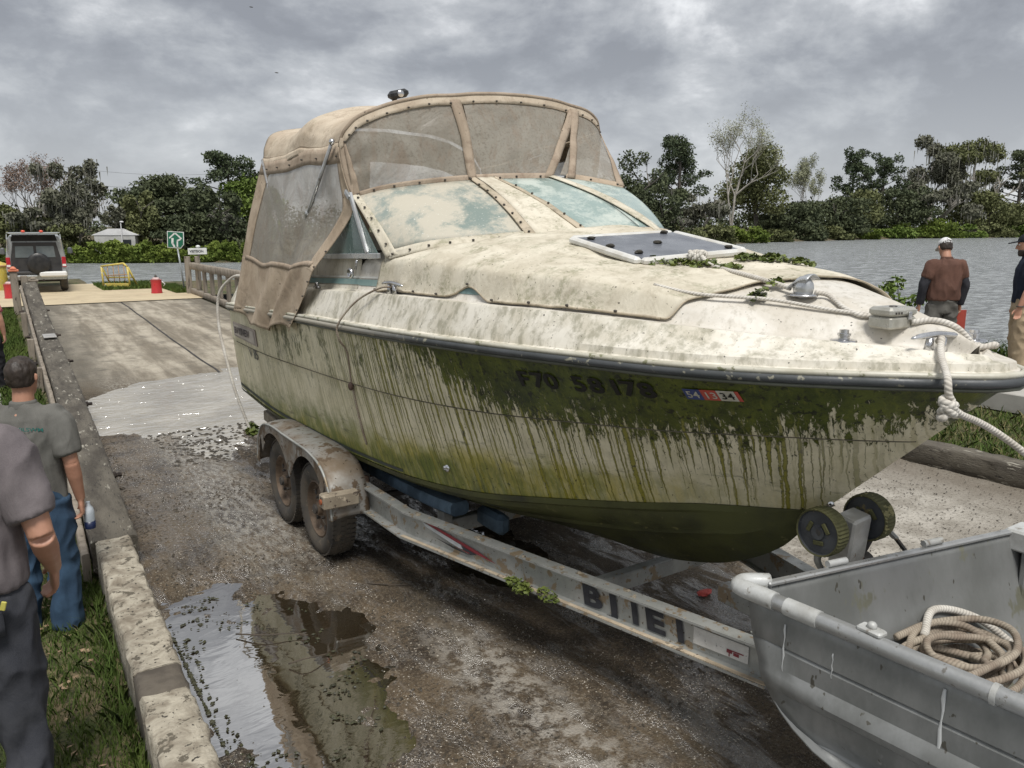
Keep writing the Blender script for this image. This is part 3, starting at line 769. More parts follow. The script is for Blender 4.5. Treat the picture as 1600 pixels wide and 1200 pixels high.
# bow rails: white flange, rubber rub rail, gunwale band
def deck_t(t_, s=-1): 
    y = 7.5-6.04*t_; w_, z = interp(DK if s < 0 else DKP, y); return y, max(w_, 0), z
for s in (-1, 1):
    mb = MB()
    def gw(u, v, s=s):
        t_ = tmap(u); r = rail_p(t_, s); y, w_, z = deck_t(t_, s); d = Vector((CX+s*w_, y, z))
        k = [(0, .010, .018), (.0, .012, .032), (.02, -.018, .036), (.05, -.020, .060), (.62, 0, 0), (.80, .006, .012), (.90, .006, .014), (1, 0, 0)]
        j = min(7, int(round(v*7))); f, ox, oz = k[j]
        p = r.lerp(d, f if f <= .05 else f); 
        if f > .05: p = (r+Vector((0, 0, .055))).lerp(d, f)
        nx = s if r.x != CX else 0
        p.x += nx*ox*min(1, abs(r.x-CX)/.1); p.z += oz; 
        if abs(r.x-CX) < .01: p.y -= ox
        return p
    mb.sheet(gw, 150, 7, flip=(s > 0)); mb.build('gunwale_band', gel_m if s < 0 else gel_deck, boat, smooth=True, autos=28, fixn=True)
path = []
us = [i/110 for i in range(111)]
st_ = [rail_p(tmap(u), -1) for u in us]; pt_ = [rail_p(tmap(u), 1) for u in us][::-1]
for p in st_+pt_[1:]:
    n_ = Vector((p.x-CX, 0, 0)); o_ = .016 if p.x > CX else -.016
    path.append(p+Vector((o_*min(1, abs(p.x-CX)/.08), -.016*(1-min(1, abs(p.x-CX)/.5)), .0)))
MB().tube(path, .020, 8, flat=.95).build('rub_rail', rub_m, boat, smooth=True)
MB().tube([p+Vector((0, 0, .026)) for p in path], .013, 6).build('rail_insert', dirt('old_vinyl_insert', (.55, .53, .45), (.40, .38, .30), 6, .5, spots=(.2, .2, .12), spot_amt=.58), boat, smooth=True)
MB().tube([p+Vector((0, 0.0, -.024)) for p in path], .009, 6).build('rail_lower_trim', dirt('dark_trim', (.10, .105, .08), rough=.6), boat, smooth=True)
# deck skin
def deckz(x, y):
    w_, zd = interp(DK if x < CX else DKP, max(1.46, min(7.5, y))); w_ = max(w_, .001); a = abs(x-CX)
    zc_ = lin(ZC, y); k = sst(1.75, 3.1, y)
    wall = (.13+.05*sst(3.2, 4.6, y))*k
    f = sst(w_-.045, w_-.105, a) if w_ > .12 else 1-a/w_
    wi = max(w_-.09, .02)
    cr_ = max(0, 1-(min(a, wi)/wi)**(2.2+1.8*k))
    z = zd + wall*f + (zc_-zd-wall)*cr_
    return z + ((.05 if x < CX else .09)*(x-CX))*cr_
mb = MB()
def dk(u, v):
    y, w_, z = deck_t(tmap(u)*.9999, -1 if v < .5 else 1); y = min(y, 7.5)
    if y > 4.95: y = 4.95 if False else y
    q = 2*v-1; a = (1-(1-abs(q))**1.7) if False else abs(q)
    a = 1-(1-a)**1.6
    x = CX+(1 if q > 0 else -1)*a*w_
    return Vector((x, y, deckz(x, y)))
us0 = 1-(1-(7.5-4.92)/6.04)**(1/1.25)
mb.sheet(lambda u, v: dk(us0+(1-us0)*u, v), 110, 64)
mb.build('foredeck', gel_deck, boat, smooth=True, fixn=True)
# aft side decks, cabin sides, cockpit liner, stern block
cabin_m = mat_gel('cabin_side_gelcoat', (.66, .63, .55), (.50, .46, .37), .15)
for s in (-1, 1):
    mb = MB()
    def sd_(u, v, s=s):
        y = 4.93+(7.5-4.93)*u; w_, zd = interp(DK, y)
        zt = 2.21-.03*u*2
        pr = [(0, zd), (.045, zd+.002), (.055, zd+.01), (.085, zd+.10), (.10, zt), (.16, zt+.005), (.17, 1.9), (.18, 1.3)]
        if u > .72: pr = [(0, zd), (.045, zd+.002), (.055, zd+.005), (.085, zd+.03), (.10, zd+.04), (.16, zd+.04), (.17, 1.7), (.18, 1.3)]
        a, z = pr[min(7, int(round(v*7)))]
        return Vector((CX+s*(w_-a), y, z))
    mb.sheet(sd_, 40, 7, flip=(s > 0)); mb.build('cabin_side', cabin_m, boat, smooth=True, autos=30)
mb = MB(); 
mb.box((CX, 7.42, 1.60), (2.16, .14, .55), bev=.03); mb.build('stern_bulkhead', cabin_m, boat)
MB().box((CX-.98, 7.30, 1.79), (.24, .38, .20), bev=.03, taper=.92).build('stern_block', gel_m, boat)
mb = MB(); mb.quad((2.1, 4.95, 1.25), (4.0, 4.95, 1.25), (4.0, 7.4, 1.25), (2.1, 7.4, 1.25)); mb.build('cockpit_floor', cabin_m, boat)
MB().box((CX, 4.93, 1.75), (1.85, .05, 1.0)).build('bulkhead', dirt('dark_trim_panel', (.09, .085, .075), rough=.7), boat)
for x in (2.55, 3.55):
    mb = MB(); mb.box((x, 5.75, 1.75), (.52, .5, .14), bev=.05); mb.box((x, 6.02, 2.05), (.50, .13, .62), Matrix.Rotation(-.12, 3, 'X'), bev=.05); mb.box((x, 5.75, 1.46), (.22, .3, .44))
    mb.build('helm_seat', dirt('seat_vinyl', (.55, .53, .48), (.42, .40, .35), 5, .5), boat)
# teal stripes along the cabin side
def wall_strip(name, mat, y0, y1, h0, h1, n=60, s=-1):
    mb = MB()
    def f(u, v):
        y = y0+(y1-y0)*u; w_, zd = interp(DK, y)
        if y > 4.93: 
            h = h0+(h1-h0)*v; x = w_-.055-.03*min(1, h/.10)+.005; return Vector((CX+s*x, y, zd+.01+h*.9))
        h = h0+(h1-h0)*v; lo, hi = w_-.16, w_-.03; x = (lo+hi)/2
        for _ in range(18):
            x = (lo+hi)/2
            if deckz(CX+s*x, y)-zd > h: lo = x
            else: hi = x
        return Vector((CX+s*(x+.004), y, zd+h))
    mb.sheet(f, n, 1); return mb.build(name, mat, boat, smooth=True)
wall_strip('teal_stripe', teal_m, 2.9, 6.6, .035, .075)
wall_strip('white_stripe', dirt('stripe_white', (.66, .66, .62)), 2.9, 6.6, .082, .095)
# --- windshield
B0 = [(2.08, 4.56, 2.235), (2.24, 4.30, 2.30), (2.52, 4.14, 2.335), (2.93, 4.05, 2.365), (3.30, 4.0, 2.385), (3.70, 3.95, 2.39), (3.97, 4.06, 2.375)]
T0 = [(2.07, 5.04, 2.60), (2.28, 4.97, 2.655), (2.60, 4.90, 2.70), (2.93, 4.83, 2.73), (3.25, 4.76, 2.745), (3.62, 4.70, 2.75), (4.02, 4.60, 2.70)]
BC = curve(B0, 10); TC = curve(T0, 10)
def wsp(a, v, off=0.0):
    k = a*60; i = min(int(k), 59); f = k-i
    p = BC[i].lerp(BC[i+1], f); q = TC[i].lerp(TC[i+1], f); r = p.lerp(q, v)
    n_ = Vector((-.35+.7*a, -.75, .62)).normalized(); bulge = .03*sin(pi*v)
    return r+n_*(bulge+off)
def mat_glass(name, c, c2, tr, rough=.15, dscale=4, dust=(.55, .56, .50), damt=.5, speck=.68):
    m, t, b = newmat(name); P = geoco(t)
    n1 = t.noise(P, dscale, 8, .78, .1); n2 = t.noise(P, 70, 3, .6)
    d = t.ss(n1, damt-.06, damt+.10)
    col = t.mix(t.ss(t.noise(P, 1.7, 3), .35, .65), c, c2); col = t.mix(t.mul(d, .85), col, dust)
    sp = t.ss(n2, speck, speck+.03); col = t.mix(sp, col, (.62, .62, .56))
    t.put(b.inputs['Base Color'], col); t.put(b.inputs['Roughness'], t.ss(d, 0, 1, rough, .7))
    tb = t.n('ShaderNodeBsdfTransparent'); mx = t.n('ShaderNodeMixShader')
    f = t.mul(t.sub(1.0, t.m('MAXIMUM', t.mul(d, .85), sp)), tr)
    t.put(mx.inputs[0], f); t.put(mx.inputs[1], b.outputs[0]); t.put(mx.inputs[2], tb.outputs[0])
    t.put(m.node_tree.nodes['Material Output'].inputs[0], mx.outputs[0]); return m
glass_st = mat_glass('grimy_glass_starboard', (.22, .275, .25), (.30, .34, .31), .12, .4, 2.6, (.52, .475, .385), .455, .66)
glass_pt = mat_glass('dusty_glass_port', (.36, .45, .425), (.28, .37, .345), .15, .2, 3, (.50, .54, .49), .50, .70)
glass_sd = mat_glass('side_glass', (.12, .18, .17), (.20, .27, .25), .35, .08, 4, (.45, .47, .42), .60, .70)
def pane(name, a0, a1, mat, v0=.02, v1=.97, off=0.0):
    mb = MB(); mb.sheet(lambda u, v: wsp(a0+(a1-a0)*u, v0+(v1-v0)*v, off), 20, 12); o = mb.build(name, mat, boat, smooth=True, solid=.006); return o
pane('windshield_pane', .005, .485, glass_st); pane('windshield_pane', .515, .80, glass_pt); pane('windshield_pane', .805, .995, glass_pt)
MB().tube([wsp(i/60, 1.0) for i in range(61)], .014, 6).build('windshield_top_frame', alum_m, boat, smooth=True)
MB().tube([wsp(i/60, 0.0) for i in range(61)], .014, 6).build('windshield_base_frame', alum_m, boat, smooth=True)
# filler wall between windshield foot and deck
mb = MB(); mb.sheet(lambda u, v: BC[int(u*60)]+Vector((0, .015, -.012-.16*v)), 60, 1); mb.build('windshield_foot', cabin_m, boat, smooth=True)
# side window triangle
def sidewin(s, nm=1):
    X = lambda x: CX+s*(CX-x) if s > 0 else x
    A = Vector((X(2.03), 5.62, 2.19)); B_ = Vector((X(2.04), 5.10, 2.56)); C_ = Vector((X(2.06), 4.62, 2.225)); T_ = Vector((X(2.06), 5.02, 2.59))
    mb = MB(); i = mb.vert(A); j = mb.vert(T_); k = mb.vert(C_); mb.face((i, j, k)); mb.build('side_window', glass_sd, boat, solid=.006)
    mb = MB(); mb.beam(A+Vector((s*.01, .05, 0)), C_+Vector((s*.01, -.03, 0)), .022, .035, bev=.004); mb.build('side_window_sill', alum_m, boat)
    mb = MB(); mb.beam(T_+Vector((s*.012, 0, .03)), Vector((X(2.045), 4.76, 2.235)), .03, .022, up=(1, 0, 0), bev=.004); mb.build('windshield_post', alum_m, boat)
    mb = MB(); mb.box(T_+Vector((s*.015, .02, .02)), (.03, .09, .04), Matrix.Rotation(.6, 3, 'X'), bev=.008); mb.build('frame_bracket', alum_m, boat)
sidewin(-1); sidewin(1)
# --- hatch
mb = MB()
HQ = [Vector((2.70, 3.50, 2.335)), Vector((2.70, 2.93, 2.232)), Vector((3.40, 2.87, 2.272)), Vector((3.40, 3.42, 2.365))]
up_ = (HQ[1]-HQ[0]).cross(HQ[3]-HQ[0]).normalized(); up_ = up_ if up_.z > 0 else -up_
hatch_m = dirt('hatch_smoked_panel', (.155, .165, .185), (.115, .125, .145), 5, .28, bump=.08, spots=(.32, .33, .33), spot_amt=.68, spot_scale=30, spots2=(.03, .03, .03), spot2_amt=.72, spot2_scale=16)
white_trim = dirt('white_trim', (.70, .70, .67), (.52, .50, .45), 8, .4, spots=(.06, .055, .045), spot_amt=.66, spot_scale=18)
hc = sum(HQ, Vector())/4
def hq(k, f): return hc.lerp(HQ[k], f)
mb.prism([hq(k, .93)-up_*.01 for k in range(4)], up_*.022); hp = mb.build('hatch', hatch_m, boat)
for k in range(4):
    MB().beam(HQ[k]+(HQ[(k+1) % 4]-HQ[k]).normalized()*.012, HQ[(k+1) % 4]-(HQ[(k+1) % 4]-HQ[k]).normalized()*.012, .045, .035, up=up_, bev=.01).build('hatch_frame', white_trim, hp)
for a, b_ in ((.15, .1), (.5, .5), (.8, .12), (.9, .9), (.08, .85), (.5, .06)):
    p = (HQ[0]*(1-a)+HQ[1]*a)*(1-b_)+(HQ[3]*(1-a)+HQ[2]*a)*b_
    mb = MB(); mb.blob(p+up_*.02, .022, 8, 5, (1.2, 1, .5), .15); mb.build('hatch_stud', dirt('mud_lump', (.035, .03, .02)), hp)
# --- deck fittings
def cleat(name, c, dirx, L=.24, base=True):
    c = Vector(c); d = Vector(dirx).normalized(); mb = MB()
    pts = curve([c-d*L*.5+Vector((0, 0, .050)), c-d*L*.25+Vector((0, 0, .058)), c+Vector((0, 0, .062)), c+d*L*.25+Vector((0, 0, .058)), c+d*L*.5+Vector((0, 0, .050))], 5)
    mb.tube(pts, [.004]+[.010]*2+[.015]*(len(pts)-6)+[.010]*2+[.004], 8, flat=.8)
    h = mb.build(name, chrome_m, boat, smooth=True)
    for s in (-1, 1):
        MB().tube([c+d*s*.035+Vector((0, 0, -.004)), c+d*s*.03+Vector((0, 0, .05))], [.019, .014], 8).build('cleat_foot', chrome_m, h, smooth=True)
    return h
cleat('bow_cleat', (2.965, 1.577, 1.942), (.93, -.25, .0), .24)
cleat('side_cleat', (2.01, 4.33, interp(DK, 4.33)[1]+.004), (.05, -1, .0), .26)
cleat('stern_cleat', (1.98, 7.35, 1.905), (.1, 1, .0), .2)
for (x, y) in ((2.793, 1.85), (3.33, 1.62)):
    z = deckz(x, y)
    z += .004; mb = MB(); mb.lathe([(0, 0), (.052, 0), (.050, .006), (.034, .010), (.022, .012), (.022, .022), (.026, .024), (.026, .032), (.018, .034), (.018, .046), (0, .048)], (x, y, z), 'z', 16)
    mb.build('deck_fitting', chrome_m, boat, smooth=True, autos=40)
mb = MB()
vx, vy = 2.885, 2.12; vz = deckz(vx, vy)+.012
mb.lathe([(.062, 0), (.064, .004), (.05, .010)], (vx, vy, vz), 'z', 16, cap=True); mb.build('vent_base', chrome_m, boat, smooth=True)
mb = MB(); mb.sheet(lambda u, v: Vector((vx-.045+.09*v, vy+.055-.10*min(1, u*1.15)+.0, vz+.008+.085*sin(pi*min(1, .15+u*.75)*.66)*(.75+.25*sin(pi*v)))), 14, 8)
mb.build('vent_cowl', alum_m, boat, smooth=True, solid=.006)
MB().blob((vx, vy, vz+.035), .042, 10, 8, (1, 1.1, 1.2)).build('vent_body', alum_m, boat, smooth=True)
MB().blob((3.10, 1.53, deckz(3.1, 1.53)-.004), .022, 10, 6, (1.6, 1, .25)).build('deck_pipe', dirt('black_rubber', (.02, .02, .02)), boat, smooth=True)
mb = MB(); ringp = [Vector((3.19+.03*cos(a), 1.58, deckz(3.19, 1.58)+.035*sin(a)+.012)) for a in [i/14*2*pi for i in range(14)]]; mb.tube(ringp, .009, 8, close=True); mb.build('bow_ring', chrome_m, boat, smooth=True)
# through-hull and horn, snap studs
def side_at(y, v, s=-1, off=.0):
    lo, hi = 0.0, 1.0
    for _ in range(26):
        mid = (lo+hi)/2
        if side_p(mid, v, s).y > y: lo = mid
        else: hi = mid
    return side_p(lo, v, s)+Vector((s*off, 0, 0))
p = side_at(4.0, .855); mb = MB(); mb.lathe([(.0, -.018), (.012, -.018), (.014, -.006), (.027, -.004), (.028, .004)], p, 'x', 16); mb.build('through_hull', chrome_m, boat, smooth=True)
p = side_at(2.02, .93); mb = MB(); mb.lathe([(.0, -.008), (.02, -.004), (.02, .008)], p, 'x', 12); mb.build('bow_eye', chrome_m, boat, smooth=True)
mb = MB(); mb.lathe([(.0, -.012), (.030, -.014), (.034, -.03), (.026, -.04), (.018, -.02), (0, -.02)], (2.02, 4.93, 2.105), 'x', 16); mb.tube([(2.03, 4.93, 2.13), (2.03, 4.9, 2.19)], .008, 6); mb.build('side_lamp', chrome_m, boat, smooth=True)
mb = MB(); mb.box((1.985, 5.55, 1.975), (.03, .09, .02), bev=.006); mb.blob((1.985, 5.55, 1.995), .018, 8, 6); mb.build('fuel_vent', chrome_m, boat, smooth=True)
# swim platform and outboard post at the stern
mb = MB(); mb.box((2.02, 7.82, 1.33), (.08, .12, .62), bev=.02); mb.build('stern_post', dirt('brown_post', (.13, .09, .06), (.2, .15, .11), 5, .7), boat)
mb = MB(); mb.box((CX, 7.83, 1.02), (1.7, .42, .05), bev=.015); mb.build('swim_platform', cabin_m, boat)
# --- lettering on the hull
letter_m = dirt('hull_lettering', (.004, .004, .004), (.009, .009, .007), 20, .6)
def hullmap(ystart, v, s=-1, off=.006, tilt=0.0):
    base = side_at(ystart, v)
    def f(x, y_):
        yy = ystart-x; vv = v-(y_)/.95+tilt*x
        return side_at(yy, max(.02, min(.98, vv)), s, off)
    return f
fm = hullmap(3.13, .195, tilt=-.02)
for ch, x0 in (('F', 0), ('7', .083), ('0', .160), ('5', .315), ('8', .403), ('1', .500), ('7', .566), ('8', .648)):
    mb = MB(); text_mb(mb, ch, .085, lambda x, y: fm(x+x0, y), width=1.3, bold=.03); mb.build('hull_letter', letter_m, boat)
dk_blue = dirt('sticker_blue', (.03, .05, .16), (.05, .07, .2), 9, .5); st_red = dirt('sticker_red', (.50, .07, .05), (.4, .08, .06), 9, .5); st_white = dirt('sticker_white', (.55, .53, .48), (.40, .38, .30), 9, .5)
fs = hullmap(2.285, .165, tilt=-.02)
for x0, x1, m_, txt, tm in ((0, .065, dk_blue, '54', st_white), (.066, .125, st_red, '13', st_white), (.126, .19, st_white, '34', letter_m), (.191, .205, st_red, '', None)):
    mb = MB(); mb.sheet(lambda u, v: fs(x0+(x1-x0)*u, -.005+.06*v)+Vector((-.001, 0, 0)), 4, 3); st = mb.build('decal', m_, boat)
    if txt:
        mb = MB(); text_mb(mb, txt, .038, lambda x, y: fs(x0+.008+x, .006+y)+Vector((-.004, 0, 0)), width=.95, bold=.01); mb.build('decal_lettering', tm, st)
# builder's plate near the stern and the small mark below
pl_m = dirt('name_plate', (.42, .36, .32), (.34, .29, .26), 9, .5); 
fp = hullmap(7.45, .30)
mb = MB(); mb.sheet(lambda u, v: fp(.0+.66*u, .155*v-.03-.02*u)+Vector((-.002, 0, 0)), 12, 4); npl = mb.build('name_plate', pl_m, boat, solid=.006)
mb = MB(); mb.sheet(lambda u, v: fp(.02+.60*u, .115*v-.012-.02*u)+Vector((-.008, 0, 0)), 12, 4); mb.build('plate_panel', dirt('plate_inner', (.52, .47, .42), rough=.5), npl)
mb = MB(); text_mb(mb, 'BVYIIVEIV', .072, lambda x, y: fp(.05+x, .01+y)+Vector((-.014, 0, 0)), width=1.05, bold=.03, shear=.2); mb.build('plate_lettering', dirt('letter_plum', (.06, .045, .055)), npl)
fp2 = hullmap(7.1, .50); mb = MB(); text_mb(mb, 'V 85', .10, lambda x, y: fp2(x, y), width=.9, bold=.02, shear=.15); mb.build('model_lettering', dirt('letter_grey', (.16, .16, .14)), boat)
mb = MB(); text_mb(mb, 'FI2', .085, lambda x, y: Vector((1.943, 7.42-x, 1.76+y)), width=1.1, bold=.01); mb.build('stern_lettering', dirt('letter_faded', (.2, .2, .18)), boat)

# ================================================================= CANVAS
def mat_canvas(name, c, c2, moss=0.0, stain=(.20, .17, .13), sc_=3.0):
    m, t, b = newmat(name); P = geoco(t)
    n1 = t.noise(P, sc_, 6, .68, .5); n2 = t.noise(P, 11, 5, .72, .3); wv = t.noise(P, 160, 2, .5)
    col = t.mix(t.ss(n1, .36, .66), c, c2); col = t.mix(t.mul(t.ss(n2, .48, .68), .6), col, stain)
    if moss:
        ms = t.mul(t.ss(t.noise(P, 4.2, 6, .75, .4), .47, .62), t.ss(t.noise(P, 40, 4, .7), .38, .6)); col = t.mix(t.mul(ms, moss), col, (.14, .15, .07))
    col = t.mix(t.mul(t.ss(t.noise(P, 55, 2, .5), .70, .73), .8), col, (.05, .045, .035))
    t.put(b.inputs['Base Color'], col); b.inputs['Roughness'].default_value = .92; b.inputs['Specular IOR Level'].default_value = .2
    f = t.noise(t.scalev(P, 1, 1, .5), 7, 5, .65, .8)
    t.put(b.inputs['Normal'], t.bump(wv, .25, .002, t.bump(f, .55, .02))); return m
canvas_m = mat_canvas('tan_canvas', (.47, .385, .29), (.35, .275, .20), 0, (.28, .22, .165))
canvas_top = mat_canvas('pale_top_canvas', (.56, .48, .375), (.45, .37, .28), .12, (.34, .27, .2))
trim_m = mat_canvas('canvas_trim', (.40, .325, .25), (.30, .24, .18), 0, (.22, .16, .12))
cover_m = mat_canvas('mossy_deck_canvas', (.64, .595, .49), (.50, .455, .36), .50, (.37, .33, .25))
hem_m = mat_canvas('cover_hem', (.50, .43, .33), (.36, .31, .23), .3)
snap_m = dirt('snap_fastener', (.03, .025, .022), (.06, .05, .04), 30, .5)
def mat_vinyl():
    m, t, b = newmat('clouded_vinyl'); P = geoco(t); _, _, z = t.sep(P)
    n1 = t.noise(P, 3.0, 6, .72, .9); n2 = t.noise(t.scalev(P, 1.5, 1.5, .5), 9, 5, .7, .5)
    col = t.mix(t.ss(n1, .36, .64), (.50, .465, .395), (.33, .30, .25)); col = t.mix(t.mul(t.ss(n2, .45, .68), .6), col, (.36, .28, .21)); col = t.mix(t.mul(t.ss(t.noise(P, 60, 3, .7), .5, .66), .5), col, (.22, .185, .145))
    t.put(b.inputs['Base Color'], col); b.inputs['Roughness'].default_value = .42
    t.put(b.inputs['Normal'], t.bump(n1, .5, .03))
    tb = t.n('ShaderNodeBsdfTransparent'); mx = t.n('ShaderNodeMixShader'); tl = t.n('ShaderNodeBsdfTranslucent'); t.put(tl.inputs[0], (.5, .47, .4))
    m2 = t.n('ShaderNodeMixShader'); m2.inputs[0].default_value = .3; t.put(m2.inputs[1], b.outputs[0]); t.put(m2.inputs[2], tl.outputs[0])
    t.put(mx.inputs[0], t.ss(n1, .35, .65, .27, .10)); t.put(mx.inputs[1], m2.outputs[0]); t.put(mx.inputs[2], tb.outputs[0])
    t.put(m.node_tree.nodes['Material Output'].inputs[0], mx.outputs[0]); return m
vinyl_m = mat_vinyl()
cano = empty('canvas_canopy', (3.1, 5.9, 2.2), 'stained tan canvas canopy with clouded windows standing over the boat cockpit', 'canopy')
CXc = 3.12
FA = [(2.03, 2.94), (2.06, 3.02), (2.16, 3.11), (2.44, 3.215), (2.75, 3.27), (3.12, 3.315), (3.55, 3.325), (3.95, 3.29), (4.14, 3.23), (4.22, 3.15)]
RA = [(2.02, 2.96), (2.05, 3.06), (2.14, 3.17), (2.40, 3.23), (2.75, 3.26), (3.12, 3.28), (3.5, 3.27), (3.85, 3.2), (4.05, 3.08), (4.12, 2.96)]
FAc = curve([(a, 0, b_) for a, b_ in FA], 8); RAc = curve([(a, 0, b_) for a, b_ in RA], 8); NA = len(FAc)-1
def roofp(u, v):                       # u across 0..1 (starboard->port), v 0 front .. 1 rear
    k = u*NA; i = min(int(k), NA-1); f = k-i
    a = FAc[i].lerp(FAc[i+1], f); c = RAc[i].lerp(RAc[i+1], f); p = a.lerp(c, v)
    y0 = 5.12-.14*sin(pi*u); y1 = 6.78+.12*sin(pi*u)
    p.y = y0+(y1-y0)*v
    # cloth sags between the three hoops (v = 0, .45, 1)
    sag = (-.022 if v < .45 else -.040)*sin(pi*(v/.45 if v < .45 else (v-.45)/.55))
    hump = .055*exp(-((v-.45)/.16)**2)+.02*exp(-((v-.05)/.1)**2)
    k2 = min(1, u/.08, (1-u)/.08)
    p.z += (sag+hump)*(.35+.65*k2) + .010*nz(p.x*4, p.y*4, 3)
    if u < .12: p.x -= .012*nz(p.y*6, 1)
    return p
mb = MB(); mb.sheet(roofp, 84, 40); mb.build('roof_canvas', canvas_top, cano, smooth=True, solid=.006)
MB().tube([roofp(i/60, 0)+Vector((0, -.006, -.004)) for i in range(61)], .014, 6).build('front_piping', trim_m, cano, smooth=True)
# valances
mb = MB(); mb.sheet(lambda u, v: roofp(u, 0)+Vector((0, -.008-.02*v, -.002-.065*v+.008*nz(u*30, v)*v))+Vector((-.0 if u > .05 else -.01, 0, 0)), 90, 3); mb.build('front_valance', canvas_top, cano, smooth=True, solid=.004)
for s, u0 in ((-1, 0), (1, 1)):
    mb = MB(); mb.sheet(lambda u, v: roofp(u0, .0+1.0*u)+Vector((s*(.006+.012*v), 0, -.085*v*(.9+.3*sin(u*9)))), 40, 3); mb.build('side_valance', canvas_top, cano, smooth=True, solid=.004)
# windscreen-to-roof front curtain in panels
def topc(a): return wsp(a, 1.0)
def frontp(a, v, off=0.0):            # a across, v 0 bottom(windshield top) .. 1 top (front hoop)
    b_ = topc(a); b_ = b_+Vector((0, -.012, .0)); u = .045+a*.925 if True else a; t_ = roofp(u, 0)+Vector((0, -.012, -.045))
    p = b_.lerp(t_, v); wr = .022*sin(pi*v)*nz(a*7, v*2.2, 5)+.014*sin(pi*v)*nz(a*18, v*5, 7)
    p.y += -.02*sin(pi*v)+wr - off; return p
def fpanel(a0, a1, nm='front_window'):
    mb = MB(); mb.sheet(lambda u, v: frontp(a0+(a1-a0)*u, .04+.93*v), 22, 18); return mb.build(nm, vinyl_m, cano, smooth=True)
fpanel(.03, .46); fpanel(.475, .745); fpanel(.79, .985)
def fstrip(a0b, a1b, a0t, a1t, nm='front_strap', off=.010, m_=trim_m, v0=0, v1=1.02):
    mb = MB(); mb.sheet(lambda u, v: frontp((a0b+(a1b-a0b)*u)*(1-v)+(a0t+(a1t-a0t)*u)*v, v0+(v1-v0)*v, off+.006*sin(pi*u)), 3, 22); return mb.build(nm, m_, cano, smooth=True, solid=.004)
fstrip(-.005, .035, -.012, .028); fstrip(.452, .482, .44, .468); fstrip(.735, .765, .748, .775); fstrip(.815, .842, .752, .780, off=.016); fstrip(.98, 1.005, .98, 1.0)
for (v0, v1, a0, a1) in ((-.03, .055, 0, .765), (-.03, .055, .81, 1.0)):
    mb = MB(); mb.sheet(lambda u, v: frontp(a0+(a1-a0)*u, v0+(v1-v0)*v, .009), 60, 3); mb.build('front_hem', trim_m if a0 == 0 else canvas_m, cano, smooth=True, solid=.004)
mb = MB(); mb.sheet(lambda u, v: frontp(u, .955+.055*v, .006), 60, 2); mb.build('front_top_seam', canvas_m, cano, smooth=True, solid=.003)
# starboard and port side curtains
def sidep(s, a, v):                    # a 0 aft .. 1 front ; v 0 bottom .. 1 top
    top = roofp(0 if s < 0 else 1, 1-a*1.0)+Vector((s*.008, 0, -.03))
    X = lambda x: x if s < 0 else 2*CX-x+.07
    bot = Vector((X(1.803+.012*a), 7.14-1.45*a, 1.66+.022*sin(a*17)+.035*sin(a*6+2)))
    hook = Vector((X(2.02), 5.30, 2.60))
    p = bot.lerp(top, v)
    # the front edge runs down from the hoop, past the windshield corner, then back to the skirt
    if v > .30: q = hook.lerp(top, (v-.30)/.70) if v > .70 else None
    f = a**2
    ye = bot.y+(4.99-bot.y)*max(0, min(1, v/.68))**.9 if v < .68 else 4.99+.11*(v-.68)/.32
    p.y = p.y+(ye-(bot.y+(top.y-bot.y)*v))*a**2
    p.x += (-.02 if s < 0 else .02)*sin(pi*v)*(1-.3*a)
    p.x += (((2.055 if s < 0 else 2*CX-2.055+.07)-p.x)*min(1, max(0, (v-.35)/.3))*min(1, (1-v)/.25+.0)*max(0, a-.5)*2)
    fold = (1-.8*max(0, a-.6)*2.5*(v > .4))*(.030*(1-v)**1.5)*sin(a*19+2.5*nz(a*3, v*2))+.012*nz(a*9, v*4, 2)
    p.x += s*fold; return p
for s in (-1, 1):
    def cell(a0, a1, v0, v1, nm, m_, off=0, nu=26, nv=24, so=.004):
        mb = MB(); mb.sheet(lambda u, v: sidep(s, a0+(a1-a0)*u, v0+(v1-v0)*v)+Vector((s*off, 0, 0)), nu, nv); return mb.build(nm, m_, cano, smooth=True, solid=so)
    cell(.10, .90, .36, .93, 'side_window', vinyl_m, so=0)
    cell(0, .115, .0, 1.0, 'aft_strip', canvas_m, .004, 8, 40); cell(.885, 1.0, .34, 1.0, 'front_strip', canvas_m, .004, 6, 30)
    cell(0, 1.0, .92, 1.0, 'top_strip', trim_m, .006, 30, 3); cell(.0, 1.0, -.02, .37, 'skirt', canvas_m, .004, 60, 24)
    cell(.08, .92, .355, .385, 'window_hem', trim_m, .008, 30, 2)
mb = MB(); mb.sheet(lambda u, v: sidep(-1, .985, .60+.40*v).lerp(frontp(.01, v, .002), u)+Vector((-.002, -.004, 0)), 3, 16); mb.build('corner_strip', trim_m, cano, smooth=True, solid=.003)
# rear curtain with a big clear panel
def rearp(a, v):
    top = roofp(a, 1.0)+Vector((0, .0, -.03)); bot = Vector((1.95+2.25*a, 7.30, 1.95)); p = bot.lerp(top, v); p.y += .01*nz(a*6, v*4); return p
for (a0, a1, v0, v1, m_, nm) in ((.0, .10, 0, 1, canvas_m, 'rear_side_strip'), (.90, 1, 0, 1, canvas_m, 'rear_side_strip'), (.10, .90, .0, .12, canvas_m, 'rear_hem'), (.10, .90, .80, 1, canvas_m, 'rear_hem'), (.47, .53, .12, .80, canvas_m, 'rear_seam')):
    mb = MB(); mb.sheet(lambda u, v: rearp(a0+(a1-a0)*u, v0+(v1-v0)*v), 12, 10); mb.build(nm, m_, cano, smooth=True, solid=.004)
